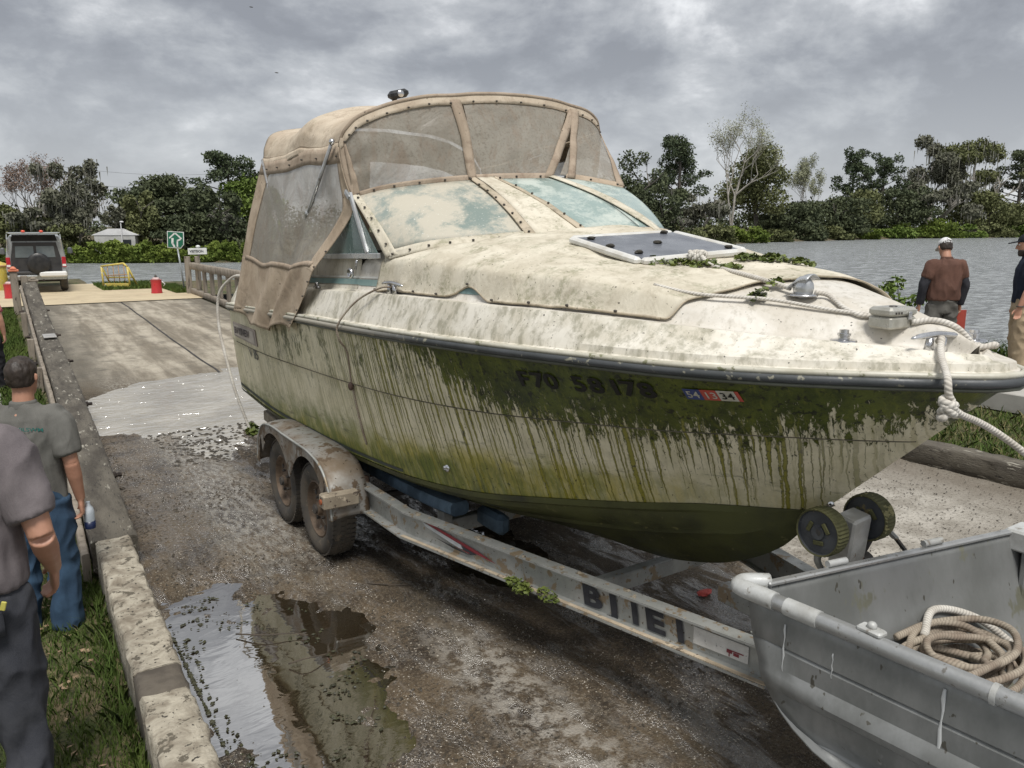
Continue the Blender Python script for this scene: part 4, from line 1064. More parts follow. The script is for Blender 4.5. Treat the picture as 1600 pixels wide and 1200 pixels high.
# canopy frame tubes
tube_m = dirt('frame_tube', (.50, .50, .50), (.30, .30, .29), 9, .4, .6, spots=(.14, .12, .1), spot_amt=.58, spot_scale=25)
piv = Vector((1.955, 6.10, 2.06))
for a, b_, r in (((1.985, 5.16, 2.93), piv, .0125), ((1.99, 6.72, 2.94), piv+Vector((0, .05, .02)), .010), ((2.0, 5.36, 2.45), piv+Vector((.0, 0, .01)), .011)):
    MB().tube([a, Vector(a).lerp(piv, .5)+Vector((0, -.004, 0)), b_], r, 8).build('frame_tube', tube_m, cano, smooth=True)
    c = Vector(a).lerp(Vector(b_), .5); d = (Vector(b_)-Vector(a)).normalized(); MB().tube([c-d*.02, c+d*.02], .02, 8).build('tube_joint', alum_m, cano, smooth=True)
mb = MB(); mb.blob(piv, .022, 8, 6); mb.box(piv+Vector((0, .01, -.05)), (.012, .035, .10), Matrix.Rotation(.3, 3, 'X'), bev=.004); mb.build('frame_hinge', chrome_m, cano, smooth=True, autos=40)
MB().blob((1.99, 5.15, 2.95), .022, 8, 6).build('tube_joint', chrome_m, cano, smooth=True)
# snap fasteners: real studs on hems
snap = MB(); snap.blob((0, 0, 0), .009, 8, 5, (1, 1, .7)); sn0 = None
def put_snap(p, parent):
    global sn0
    if sn0 is None: sn0 = snap.build('snap', snap_m, parent, smooth=True, local=True); sn0.location = Vector(p)-wloc(parent); return
    c = sn0.copy(); COL.objects.link(c); c.parent = parent; c.location = Vector(p)-wloc(parent)
for i in range(17): put_snap(frontp(.02+.96*i/16, 1.0-.02, .018), cano)
for i in range(12): put_snap(frontp(.02+.96*i/11, .015, .018), cano)
for i in range(7): put_snap(sidep(-1, .1+.8*i/6, .955)+Vector((-.016, 0, 0)), cano)
for i in range(6): put_snap(sidep(-1, .99, .03+.17*i/2)+Vector((-.012, 0, 0)), cano)
# searchlight on top of the canopy
lt = empty('deck_searchlight', (2.62, 5.6, 3.33), 'small black and chrome searchlight on top of the canvas canopy', 'searchlight')
zt = roofp(.34, .30).z
MB().tube([(2.64, 5.55, zt-.01), (2.64, 5.55, zt+.10)], .02, 8).build('mount', snap_m, lt, smooth=True)
mb = MB(); mb.box((2.66, 5.53, zt+.125), (.15, .09, .06), Matrix.Rotation(-.25, 3, 'Y'), bev=.02); mb.build('housing', dirt('black_plastic', (.02, .02, .022), rough=.4), lt, smooth=True, autos=40)
MB().lathe([(0, -.052), (.024, -.05), (.026, -.044)], (2.66, 5.53, zt+.125), 'y', 14).build('lens', chrome_m, lt, smooth=True)

# ================================================================= FOREDECK COVER (mossy canvas)
cov = empty('deck_cover', (3.0, 3.4, 2.1), 'pale mossy canvas cover stretched over the foredeck between windshield and bow fittings', 'boat cover')
def cov_edge(y):                       # height of the lower hem above the side deck
    e = .012+.05*exp(-((y-3.62)/.16)**2)+.018*nz(y*4, 2)
    return max(.0, e)
def coverp(u, v):
    # u 0 aft (4.6) .. 1 front ; v 0 starboard hem .. 1 port hem
    q = v*2-1; xw = 0
    y_f = 2.50-.42*v+.03*nz(v*5, 4)
    y_a = 4.62 if v < .1 else (4.62-.60*sst(.1, .30, v) if v < .8 else 4.02+.3*sst(.8, 1, v))
    y = y_a+(y_f-y_a)*u
    w_, zd = interp(DK if v < .5 else DKP, y)
    e = cov_edge(y) if v < .5 else .02
    a = 1-(1-abs(q))**1.8
    wm = w_-.035-e*.55
    s = -1 if q < 0 else 1
    x = CX+s*a*wm
    z = deckz(x, y)+.014
    drape = sst(.80, 1.0, a)
    x += s*drape*(.012+.016*nz(y*5, v*3)); z += .016*(1-drape)*nz(x*3, y*3, 4)+.010*drape*nz(y*8, 6)+.007*exp(-((a-.86)/.06)**2)*(1+nz(y*3, 9)) + .010*max(0, 1-abs(nz(x*2.2+y*1.5, y*1.1, 12))*5)*(1-drape*.6)
    return Vector((x, y, z))
mb = MB(); mb.sheet(coverp, 90, 90); mb.build('cover_canvas', cover_m, cov, smooth=True, solid=.006)
MB().tube([coverp(i/60, 0) for i in range(61)], .006, 6).build('hem_cord', hem_m, cov, smooth=True)
MB().tube([coverp(1, i/60)+Vector((0, 0, .002)) for i in range(61)], .004, 6).build('hem_cord', hem_m, cov, smooth=True)
for i in range(9): put_snap(coverp(.02+i/9, .012)+Vector((-.012, 0, .01)), cov)
# canvas facing that wraps the starboard pane: border strips and the centre strip
def wstrip(a0b, a1b, a0t, a1t, v0, v1, nm, m_, off=.016, nu=4, nv=20):
    mb = MB(); mb.sheet(lambda u, v: wsp((a0b+(a1b-a0b)*u)*(1-v)+(a0t+(a1t-a0t)*u)*v, v0+(v1-v0)*v, off+.006*nz(u*3, v*6, a0b*20)), nu, nv); return mb.build(nm, m_, cov, smooth=True, solid=.005)
wstrip(-.01, .04, -.005, .03, -.06, 1.0, 'edge_strap', cover_m); wstrip(.44, .465, .455, .478, -.04, 1.0, 'edge_strap', hem_m, .020)
wstrip(.465, .62, .485, .545, -.06, .99, 'centre_panel', cover_m, .016, 8); wstrip(.60, .625, .535, .548, -.05, 1.0, 'edge_strap', hem_m, .022)
wstrip(.84, .895, .745, .775, -.05, 1.0, 'edge_strap', cover_m, .018); wstrip(0, .47, 0, .47, -.09, .02, 'lower_strap', cover_m, .014, 50, 3); wstrip(.6, 1.0, .6, 1.0, -.06, .0, 'lower_strap', hem_m, .014, 40, 3)
for i in range(8): put_snap(wsp(.45+.0*i, .0+.135*i, .03), cov)
for i in range(7): put_snap(wsp(.02+.07*i, -.045, .026), cov)
for i in range(5): put_snap(wsp(.015, .1+.2*i, .028), cov)
for i in range(6): put_snap(wsp(.61-.012*i, .03+.18*i, .034), cov)
# ================================================================= TRAILER
galv = dirt('galvanised_steel', (.40, .405, .385), (.27, .275, .255), 6, .5, .3, bump=.25, spots=(.27, .21, .14), spot_amt=.56, spot_scale=9, spots2=(.10, .08, .06), spot2_amt=.68)
galv_dirty = dirt('muddy_galvanised', (.33, .285, .215), (.20, .165, .12), 5, .8, .1, bump=.6, bscale=50, spots=(.42, .36, .27), spot_amt=.6, spots2=(.08, .06, .045), spot2_amt=.62, spot2_scale=30)
fender_m = dirt('mud_dusted_fender', (.30, .30, .285), (.17, .13, .09), 3.2, .6, .35, bump=.3, spots=(.12, .085, .055), spot_amt=.55, spot_scale=6, spots2=(.05, .035, .02), spot2_amt=.66, spot2_scale=34)
tyre_m = dirt('muddy_tyre', (.045, .042, .038), (.10, .085, .065), 5, .85, bump=.4, spots=(.13, .105, .075), spot_amt=.6)
rim_m = dirt('rusty_rim', (.17, .12, .08), (.09, .065, .045), 7, .7, .2, bump=.4, spots=(.24, .215, .18), spot_amt=.62)
blue_m = dirt('blue_bunk_carpet', (.10, .155, .21), (.045, .07, .095), 5, .9, bump=.4, spots=(.10, .10, .07), spot_amt=.62)
dark_m = dirt('dark_steel', (.05, .05, .05), (.09, .075, .06), 8, .7, .2)
trl = empty('boat_trailer', (CX, 4.0, 0), 'galvanised tandem axle boat trailer with muddy fenders and lettered side beams', 'trailer')
K_ = Vector((2.115, 4.42, .6)); E_ = Vector((2.695, 2.0, .6)); Rr = Vector((2.125, 7.5, .62)); R1 = Vector((2.09, 5.12, .61))
def mir(p): return Vector((2*CX-p.x, p.y, p.z))
for s in (0, 1):
    f = (lambda p: p) if s == 0 else mir
    sg = -1 if s == 0 else 1
    A, B_, C_ = f(R1), f(K_), f(E_)
    # I-section side beam: web with two flanges, mitred at the bend, as one part
    def prof_at(c, nrm):
        pr = [(.035, 0), (-.045, 0), (-.045, -.012), (-.004, -.014), (-.004, -.158), (-.070, -.160), (-.070, -.172), (.035, -.172), (.035, -.160), (.004, -.158), (.004, -.014), (.035, -.012)]
        return [c+nrm*u+Vector((0, 0, v)) for u, v in pr]
    n1 = Vector(((B_-A).y, -(B_-A).x, 0)).normalized(); n1 = -n1 if n1.x*sg > 0 else n1
    n2 = Vector(((C_-B_).y, -(C_-B_).x, 0)).normalized(); n2 = -n2 if n2.x*sg > 0 else n2
    rings = [prof_at(A, n1), prof_at(A.lerp(B_, .85), n1), prof_at(B_, (n1+n2).normalized()), prof_at(B_.lerp(C_, .08), n2)] + [prof_at(B_.lerp(C_, k/6), n2) for k in range(1, 7)]
    MB().loft(rings).build('side_beam', galv, trl)
    mb = MB()
    # dried silt lying on the flanges
    for k in range(70):
        q = A.lerp(B_, random.random()) if k < 20 else B_.lerp(C_, random.random()); nn = n1 if k < 20 else n2
        lo = random.random() < .55
        off = nn*(-.055+random.uniform(-.012, .012)) if lo else nn*random.uniform(-.035, .02)
        mb.blob(q+off+Vector((0, 0, -.157 if lo else .001)), random.uniform(.004, .012), 6, 4, (1.6, 1.6, .5), .35)
    if s == 0: tag(mb.build('silt_lump', galv_dirty, trl), kind='stuff')
    mb = MB(); mb.beam(B_+n2*-.055+Vector((0, 0, -.1555)), C_+n2*-.055+Vector((0, 0, -.1555)), .024, .005); mb.build('silt_layer', dirt('pale_silt', (.50, .42, .31), (.34, .27, .19), 9, .9, bump=.6, spots=(.14, .11, .08), spot_amt=.6), trl)
    MB().beam(f(Rr), A+Vector((0, .01, -.09))*1.0+Vector((0, 0, .01)), .075, .10, bev=.008).build('rear_frame', galv_dirty, trl)
    MB().box(A+Vector((0, .0, -.085)), (.11, .05, .24), bev=.006).build('beam_clamp', dirt('rusty_clamp', (.16, .10, .065), (.09, .06, .045), 9, .8), trl)
    for yy in (5.43, 6.22):
        xo = 1.835 if s == 0 else 2*CX-1.835-.205
        c = Vector((xo, yy, .352)); d = 1 if s == 0 else -1
        pr = [(.215, .03), (.24, .012), (.29, .002), (.325, .012), (.345, .035), (.351, .06), (.352, .102), (.351, .145), (.345, .17), (.325, .19), (.29, .202), (.24, .193), (.215, .175)]
        if s: pr = [(r, .205-h) for r, h in pr]
        ty = MB().lathe(pr, c, 'x', 48).build('tyre', tyre_m, trl, smooth=True, autos=50)
        # tread blocks
        mb = MB()
        for k in range(56):
            a = 2*pi*k/56
            for h, w2 in ((.035, .05), (.085, .035), (.128, .035), (.172, .05)):
                a2 = a+(.03 if h in (.085, .172) else 0)
                R = Matrix.Rotation(a2, 3, 'X'); 
                mb.box(c+Vector((h, 0, 0))+R @ Vector((0, 0, .351 if .05 < h < .15 else .343)), (w2*.8, .026, .012), R)
        tag(mb.build('tread_block', tyre_m, ty), kind='stuff')
        pr = [(.216, .03), (.205, .024), (.20, .03), (.19, .06), (.165, .075), (.12, .066), (.08, .055), (.05, .05), (.05, .03), (.045, .02), (0, .018)]
        if s: pr = [(r, .205-h) for r, h in pr]
        rm = MB().lathe(pr, c, 'x', 28).build('rim', rim_m, ty, smooth=True, autos=35)
        mb = MB(); mb.lathe([(0, .0), (.035, .002), (.037, .05)] if s == 0 else [(0, .205), (.035, .203), (.037, .155)], c, 'x', 12); mb.build('hub', dark_m, rm, smooth=True, autos=40)
        for k in range(5):
            a = 2*pi*k/5; q = c+Vector(((.052 if s == 0 else .153), .085*cos(a), .085*sin(a)))
            MB().tube([q, q+Vector((-.022*d, 0, 0))], .011, 6).build('wheel_nut', dark_m, rm)
            a += .63; q = c+Vector(((.064 if s == 0 else .141), .15*cos(a), .15*sin(a))); MB().blob(q, .02, 8, 5, (.25, 1, 1)).build('rim_slot', dark_m, rm)
        MB().tube([(CX-1.0, yy, .352), (CX+1.0, yy, .352)], .03, 8).build('axle', dark_m, trl) if s == 0 else None
    # tandem fender
    x0, x1 = (1.795, 2.075) if s == 0 else (2*CX-2.075, 2*CX-1.795)
    out = curve([(0, 6.70, .42), (0, 6.66, .60), (0, 6.52, .765), (0, 6.28, .815), (0, 5.95, .815), (0, 5.62, .815), (0, 5.36, .81), (0, 5.12, .755), (0, 4.99, .62), (0, 4.945, .42)], 6)
    mb = MB()
    def fd_(u, v):
        p = out[int(round(u*(len(out)-1)))]; cr_ = .02*(1-(2*v-1)**2); e = .012 if v in (0,) else 0
        return Vector((x0+(x1-x0)*v, p.y, p.z+cr_))
    mb.sheet(fd_, len(out)-1, 8); mb.build('fender', fender_m, trl, smooth=True, solid=.006)
    xf = x0 if s == 0 else x1
    def inner(y):
        a = max(0, .405**2-(y-5.43)**2); c2 = max(0, .405**2-(y-6.22)**2)
        return max(.50 if 5.2 < y < 6.4 else 0, min(.352+sqrt(a) if a else 0, .77), min(.352+sqrt(c2) if c2 else 0, .77))
    mb = MB(); n = len(out)
    for k, p in enumerate(out):
        zi = inner(p.y); zi = min(max(zi, p.z-.42), p.z-.035)
        if p.y > 6.5 or p.y < 5.15:
            yi = p.y+(-.05 if p.y > 6.5 else .05); zi = min(zi, p.z-.02) if .62 < p.z else p.z-.0
            mb.v += [(xf, p.y, p.z), (xf, yi, max(zi, .42) if p.z > .7 else p.z-.004)]
        else: mb.v += [(xf, p.y, p.z), (xf, p.y, zi)]
    for k in range(n-1): mb.face((2*k, 2*k+1, 2*k+3, 2*k+2))
    mb.build('fender_skirt', fender_m, trl, solid=.006)
    MB().tube([p+Vector((xf, 0, .002)) for p in out], .009, 6).build('fender_bead', galv, trl, smooth=True)
    # step bracket
    xs_ = 1.86 if s == 0 else 2*CX-1.86
    MB().box((xs_, 4.96, .57), (.26, .10, .10), bev=.01).build('step_bracket', galv_dirty, trl)
    mb = MB(); mb.lathe([(0, -.012 if s == 0 else .012), (.02, -.01 if s == 0 else .01), (.02, 0)], (xs_-.13 if s == 0 else xs_+.13, 4.96, .57), 'x', 10); mb.build('marker_light', dirt('amber_lens', (.35, .10, .04), rough=.3), trl)
    # carpeted bunk and its posts
    xb = CX+sg*.70
    def hb(y): 
        w_, z = interp(CHI, y); kz = interp(KEEL, y)[1]; return kz+(z-.085-kz)*(min(.9, .70/w_)/.9)**1.15-.055
    mb = MB(); mb.loft([[Vector((xb+a, y, hb(y)+b_)) for a, b_ in ((-.05, .02), (.05, .02), (.065, 0), (.065, -.05), (.04, -.07), (-.04, -.07), (-.065, -.05), (-.065, 0))] for y in np.linspace(4.15, 7.75, 16)])
    mb.build('bunk', blue_m, trl, smooth=True, autos=40)
    for y in (4.35, 5.7, 7.1):
        MB().box((xb, y, (hb(y)+.42)/2-.02), (.07, .09, hb(y)-.42), bev=.006).build('bunk_post', galv, trl)
    xk = CX+sg*.42
    MB().box((xk, 4.2, .50), (.10, .30, .14), bev=.03).build('keel_pad', blue_m, trl)
for (y, z, m_) in ((7.46, .60, galv_dirty), (6.9, .50, galv_dirty), (5.72, .48, dark_m), (4.36, .46, galv), (3.1, .46, galv)):
    hw = abs(CX-(2.16 if y > 4.5 else 2.16+(4.42-y)*.24))
    MB().beam((CX-hw, y, z), (CX+hw, y, z), .07, .10, bev=.006).build('cross_member', m_, trl)
MB().beam((2.74, 2.13, .53), (3.36, 2.13, .53), .08, .12, bev=.006).build('cross_member', galv, trl)
MB().beam((CX, 2.6, .53), (CX, 1.80, .53), .09, .09, bev=.006).build('tongue', galv, trl)
# lettering and decals on the starboard beam web
dirb = (E_-K_).normalized(); nb = Vector((dirb.y, -dirb.x, 0)).normalized(); nb = -nb if nb.x > 0 else nb
def webp(s_, h, off=.0065): return K_+dirb*s_+Vector((0, 0, -.158+h))+nb*(off+.004-.0)
blk = dirt('black_letter', (.018, .02, .026), (.03, .032, .04), 12, .5, spots=(.25, .26, .26), spot_amt=.70, spot_scale=30)
def stag(y): return (K_.y-y)/abs(dirb.y)
L0 = stag(3.01)
x = 0
LET = [('B', .12), ('J', .10), ('I', .05), ('E', .12), ('I', .06)]
for ch, wd in LET:
    mb = MB(); text_mb(mb, ch, .105, lambda a, b_: webp(L0+x+a, .016+b_), width=1.5 if ch != 'I' else 1.3, bold=.045, shear=-.18); mb.build('beam_letter', blk, trl); x += wd+.034
    if ch in ('B', 'E'): x += .02
mb = MB(); a0, a1 = stag(2.375), stag(2.105); mb.sheet(lambda u, v: webp(a0+(a1-a0)*u, .035+.085*v), 2, 2); lb = mb.build('beam_label', dirt('scuffed_label', (.62, .61, .58), (.5, .49, .46), 12, .6, spots=(.2, .19, .18), spot_amt=.62, spot_scale=30), trl)
mb = MB()
for (u0, u1, v0, v1) in ((.62, .92, .058, .064), (.62, .72, .046, .06), (.74, .84, .04, .056), (.66, .68, .03, .05)):
    mb.sheet(lambda u, v: webp(a0+(a1-a0)*(u0+(u1-u0)*u), v0+(v1-v0)*v+.01, .0085), 1, 1)
tag(mb.build('label_mark', dirt('label_red', (.25, .04, .05)), lb), kind='stuff')
d0 = stag(4.33); red_d = dirt('decal_red', (.28, .03, .04), (.2, .03, .04), 9, .5); wht = dirt('decal_silver', (.55, .57, .58), (.4, .42, .43), 9, .4)
def dec(poly, m_, off, nm='beam_decal'):
    mb = MB(); mb.face([mb.vert(webp(d0+a, b_, off)) for a, b_ in poly]); return mb.build(nm, m_, trl)
dec([(0, .145), (.12, .135), (.56, .070), (.72, .035), (.50, .052), (.12, .12)], red_d, .0065)
dec([(.06, .125), (.42, .070), (.50, .050), (.40, .045), (.10, .10)], wht, .008)
dec([(.42, .069), (.56, .047), (.50, .028), (.44, .047)], blk, .0095)
dec([(.18, .055), (.44, .034), (.50, .026), (.36, .028)], blk, .0095)
dec([(.36, .048), (.50, .040), (.49, .036)], red_d, .011)
# winch post with two ribbed bow rollers
post_top = Vector((3.05, 1.90, 1.17)); post_bot = Vector((3.09, 1.98, .55))
MB().beam(post_bot, post_bot.lerp(post_top, .62), .12, .09, up=(0, 1, 0), bev=.008).build('winch_post', galv, trl)
MB().beam(post_bot.lerp(post_top, .60), post_top, .13, .10, up=(0, 1, 0), bev=.01).build('winch_head', dirt('pale_galv', (.52, .52, .50), (.38, .37, .34), 8, .5, .3, spots=(.2, .13, .08), spot_amt=.62), trl)
roll_m = dirt('mossy_roller', (.10, .098, .035), (.055, .055, .022), 9, .8, bump=.4, spots=(.24, .22, .1), spot_amt=.6); face_m = dirt('roller_face', (.035, .038, .045), (.06, .065, .07), 9, .5, spots=(.16, .13, .06), spot_amt=.62)
for xx, yy, zz, sg in ((2.875, 1.93, 1.12, -1), (3.165, 1.90, 1.135, 1)):
    c = Vector((xx, yy, zz)); R_ = .107
    mb = MB(); nr = 40
    prof = [(.90, -.036), (.95, -.040), (1.0, -.030), (1.0, .030), (.95, .040), (.90, .036)]
    rings = [[c+Vector((h, R_*r*(1 if (k % 2 or abs(h) > .035) else .955)*cos(2*pi*k/(nr*2)), R_*r*(1 if (k//1 % 2 or abs(h) > .035) else .955)*sin(2*pi*k/(nr*2)))) for k in range(nr*2)] for r, h in prof]
    mb.loft(rings, cap=False); rl_ = mb.build('bow_roller', roll_m, trl, smooth=False)
    MB().lathe([(0, -.034), (.03, -.036), (.032, -.028), (.094, -.026), (.096, -.034), (.098, -.036)] if 1 else [], c, 'x', 28).build('roller_face', face_m, rl_, smooth=True, autos=30)
    MB().lathe([(0, .034), (.03, .036), (.032, .028), (.094, .026), (.096, .034), (.098, .036)], c, 'x', 28).build('roller_face', face_m, rl_, smooth=True, autos=30)
    for k in range(3):
        a = 2*pi*k/3+.4; MB().box(c+Vector((-.032, .045*cos(a), .045*sin(a))), (.008, .02, .05), Matrix.Rotation(a, 3, 'X'), bev=.003).build('roller_spoke', roll_m, rl_)
MB().tube([(2.84, 1.93, 1.12), (3.20, 1.90, 1.135)], .016, 8).build('roller_axle', dark_m, trl)
mb = MB(); pts = curve([(2.93, 1.95, 1.03), (2.90, 1.96, .97), (2.96, 1.93, .86), (3.02, 1.95, .74)], 5)
mb.tube(pts, .024, 6, flat=.5); mb.build('roller_arm', galv, trl, smooth=True)
mb = MB(); mb.tube(curve([(3.16, 1.93, .92), (3.22, 1.92, 1.0), (3.30, 1.93, 1.08)], 4), .014, 6); mb.build('winch_strut', dark_m, trl, smooth=True)
mb = MB(); mb.beam((3.28, 1.93, 1.09), (3.40, 1.90, .98), .035, .02, bev=.004); mb.build('winch_handle', galv, trl)
mb = MB(); mb.tube([(3.395, 1.90, .985), (3.45, 1.86, .90)], .011, 6); mb.build('winch_crank', dark_m, trl)
mb = MB(); mb.lathe([(0, -.03), (.05, -.03), (.05, .03), (0, .03)], (3.19, 1.93, .90), 'x', 14); mb.build('winch_drum', dark_m, trl, smooth=True, autos=40)
# ================================================================= ALUMINIUM WORK BOAT (open tub)
tub_m = dirt('scuffed_aluminium', (.26, .265, .26), (.16, .165, .158), 5, .5, .3, bump=.35, bscale=30, spots=(.42, .42, .41), spot_amt=.65, spot_scale=5, spots2=(.09, .085, .07), spot2_amt=.70, spot2_scale=32, stretch=(1, 1, .5))
tub_in = dirt('stained_aluminium_inside', (.24, .245, .24), (.15, .155, .147), 2.6, .55, .3, bump=.2, spots=(.17, .17, .13), spot_amt=.58, spot_scale=6, spots2=(.07, .065, .05), spot2_amt=.69, spot2_scale=26, stretch=(1, 1, .45))
white_pl = dirt('painted_elbow', (.55, .56, .55), (.36, .36, .34), 8, .45, .1, spots=(.24, .22, .19), spot_amt=.60, spot_scale=16)
rim_al = dirt('rim_tube', (.42, .425, .42), (.30, .305, .30), 6, .38, .5, spots=(.2, .19, .17), spot_amt=.62, spot_scale=22)
tub = empty('aluminium_boat', (3.15, .7, .45), 'open scuffed aluminium work boat with square end beside the winch post', 'work boat')
A_ = Vector((2.37, 1.90, 1.0)); B2 = Vector((3.96, 1.60, 1.0)); A2 = Vector((2.56, -.55, 1.0)); B3 = Vector((4.12, -.85, 1.0))
YE = [(.44, -.62), (.47, -.42), (.50, -.30), (.56, -.20), (.63, -.125), (.80, -.05), (1.0, 0)]
endy = lambda z: lin(YE, z)
SEC = [(1.0, 0), (.93, .004), (.835, .006), (.825, -.004), (.815, .006), (.74, .004), (.715, .026), (.69, .034), (.665, .026), (.645, .0), (.60, -.006), (.55, -.03), (.50, -.08), (.465, -.16), (.45, -.30), (.45, -.60)]
def tubside(P0, P1, sg, name, m_):
    mb = MB()
    def f(u, v):
        z, o = SEC[int(round(v*(len(SEC)-1)))]
        a = P0+Vector((0, endy(max(z, .44)), 0)); p = a.lerp(P1, u); p.z = z; p.x += sg*o*min(1, .35+u*6); return p
    mb.sheet(f, 40, len(SEC)-1, flip=sg > 0); return mb.build(name, m_, tub, smooth=True, autos=32, solid=.006)
tubside(A_, A2, -1, 'side_panel', tub_m); tubside(B2, B3, 1, 'side_panel', tub_in)
mb = MB()
def ew(u, v):
    z = 1.0-.55*v; a = A_.lerp(B2, u); return Vector((a.x, a.y+endy(z)-.0, z))
mb.sheet(ew, 20, 14); mb.build('end_panel', tub_in, tub, smooth=True, solid=.008)
mb = MB(); mb.quad((2.62, 1.55, .505), (3.80, 1.36, .505), (3.95, -.9, .505), (2.75, -.7, .505)); mb.build('floor_panel', tub_in, tub)
mb = MB(); mb.sheet(lambda u, v: Vector((2.62+1.2*v, 1.56-.19*v-.02*u, .505)).lerp(ew(v*.92+.04, .88), u), 2, 8); mb.build('floor_cove', tub_in, tub)
off = Vector((-.012, 0, .004))
MB().tube([A_.lerp(A2, k/12)+off for k in range(13)], .031, 14).build('rim_tube', rim_al, tub, smooth=True)
MB().tube([A_.lerp(A2, k)+off for k in (.0, .055)], .036, 14).build('rim_elbow', white_pl, tub, smooth=True, autos=50)
MB().tube([A_.lerp(A2, k)+off for k in (.075, .13)], .034, 14).build('rim_collar', white_pl, tub, smooth=True, autos=50)
MB().tube([A_.lerp(A2, k)+off for k in (.365, .372)], .035, 14).build('rim_band', white_pl, tub, smooth=True, autos=50)
MB().tube(curve([A_+off+Vector((0, -.03, 0)), A_+off+Vector((.0, .03, 0)), A_+off+Vector((.05, .045, 0)), A_.lerp(B2, .08)+Vector((0, .02, .0))], 5), .034, 10).build('corner_elbow', white_pl, tub, smooth=True)
MB().beam(A_.lerp(B2, .06)+Vector((0, .0, .004)), A_.lerp(B2, .985)+Vector((0, 0, .004)), .035, .02, bev=.006).build('end_rim', rim_al, tub)
MB().tube([B2+Vector((0, -.05, .004)), B3], .024, 10).build('rim_tube', rim_al, tub, smooth=True)
mb = MB(); mb.box(B2+Vector((-.03, -.03, -.03)), (.16, .14, .10), bev=.01); mb.build('corner_bracket', white_pl, tub)
mb = MB(); mb.beam(B2+Vector((-.05, -.05, -.06)), B2+Vector((-.09, -.07, -.46)), .07, .03, up=(0, 1, 0), bev=.006); mb.build('corner_rib', tub_in, tub)
for k, l in ((.26, .10), (.60, .11)):
    p = A_.lerp(B2, k)+Vector((0, .01, .028)); d = (B2-A_).normalized(); MB().tube([p, p+d*l], .015, 10).build('rowlock_pin', white_pl, tub, smooth=True, autos=40)
p = A_.lerp(A2, .205)+Vector((.0, 0, .04)); mb = MB(); mb.box(p, (.05, .09, .02), bev=.006); mb.blob(p+Vector((0, 0, .015)), .018, 8, 5); mb.build('rim_lug', white_pl, tub, smooth=True, autos=40)
p = A_.lerp(A2, .40)+Vector((.045, 0, .01)); mb = MB(); mb.box(p, (.05, .05, .03), bev=.008); mb.build('rim_lug', white_pl, tub)
for k in (.21, .50):
    for dz_ in (.10, .19):
        p = ew(k+.01, 0)+Vector((-.002, -.012, -dz_)); MB().tube([p, p+Vector((0, -.006, 0))], .009, 8).build('rivet_hole', dark_m, tub)
# white drips dried on the near side
drip_m = dirt('dried_drip', (.60, .61, .60), rough=.6)
for k, z0, L_, w_ in ((.075, .93, .20, .006), (.155, .90, .10, .004), (.31, .95, .30, .009)):
    c = A_.lerp(A2, k); mb = MB(); mb.tube([c+Vector((-.012, .002*sin(i*2.1), z0-1-L_*i/8)) for i in range(9)], [w_*.6+.3*w_*sin(i*1.7) for i in range(8)]+[w_*.8], 6, flat=.35); mb.build('paint_drip', drip_m, tub, smooth=True)
# things in the tub
def rope_mat(name, c, c2):
    m, t, b = newmat(name); P = objco(t)
    uv = t.n('ShaderNodeUVMap').outputs[0]; U, V, _ = t.sep(uv)
    w_ = t.m('SINE', t.add(t.mul(U, 420), t.mul(V, 12.566)))
    n1 = t.noise(P, 9, 4, .6)
    col = t.mix(t.ss(n1, .35, .65), c, c2); col = t.mix(t.mul(t.ss(w_, .2, -1.0), .38), col, tuple(q*.35 for q in c2))
    t.put(b.inputs['Base Color'], col); b.inputs['Roughness'].default_value = .9
    t.put(b.inputs['Normal'], t.bump(w_, .35, .003)); return m
rope_w = rope_mat('white_rope', (.66, .63, .57), (.50, .46, .40)); rope_b = rope_mat('muddy_rope', (.38, .33, .26), (.24, .19, .145))
def rope(name, pts, r, mat, parent=None, n=8, sm=6):
    P = curve(pts, sm); mb = MB(); mb.tube(P, r, n)
    L = [0]
    for a, b_ in zip(P, P[1:]): L.append(L[-1]+(b_-a).length)
    for fi, f in enumerate(mb.f):
        if len(f) == 4: mb.uv[fi] = [(L[min(k//n, len(L)-1)], (k % n)/n if not (k % n == 0 and i in (1, 2)) else 1.0) for i, k in enumerate(f)]
    return mb.build(name, mat, parent, smooth=True)
pts = []
cc = Vector((3.13, 1.43, .60)); 
for i in range(118):
    a = i*.55+.4*sin(i*.23); rr = .20-.07*sin(i*.31)+.03*sin(i*1.3); pts.append(cc+Vector((rr*1.15*cos(a)+.02*sin(i), rr*.72*sin(a), .009*i/8+.018*sin(i*.9)+.01)))
o = rope('rope_coil', pts, .0155, rope_b, None, 8, 4); tag(o, 'muddy rope heaped in a coil on the floor of the aluminium boat', 'rope')
o = rope('rope', [(3.12, 1.58, .72), (3.30, 1.64, .76), (3.50, 1.55, .70), (3.64, 1.40, .56), (3.70, 1.30, .55), (3.9, 1.25, .58), (4.1, 1.1, .60)], .017, rope_w, None, 10); tag(o, 'pale rope end running off the coil across the aluminium boat', 'rope')
o = rope('rope', [(3.32, 1.48, .60), (3.50, 1.38, .56), (3.74, 1.22, .56), (3.95, 1.12, .56), (4.1, 1.0, .56)], .016, rope_b, None, 10); tag(o, 'thin muddy rope end beside the red box in the aluminium boat', 'rope')
bx = empty('wooden_box', (3.42, .82, .51), 'reddish wooden box lying in the aluminium boat at the right edge', 'box', rz=-.3)
wd_m = dirt('red_wood', (.42, .17, .10), (.32, .12, .07), 6, .7, stretch=(.5, 3, 3))
for (c, sz) in (((0, .19, .12), (.42, .02, .24)), ((0, -.19, .12), (.42, .02, .24)), ((-.20, 0, .12), (.02, .36, .24)), ((.20, 0, .12), (.02, .36, .24)), ((0, 0, .245), (.44, .42, .018))):
    MB().box(c, sz, bev=.002).build('box_panel', wd_m, bx, local=True)
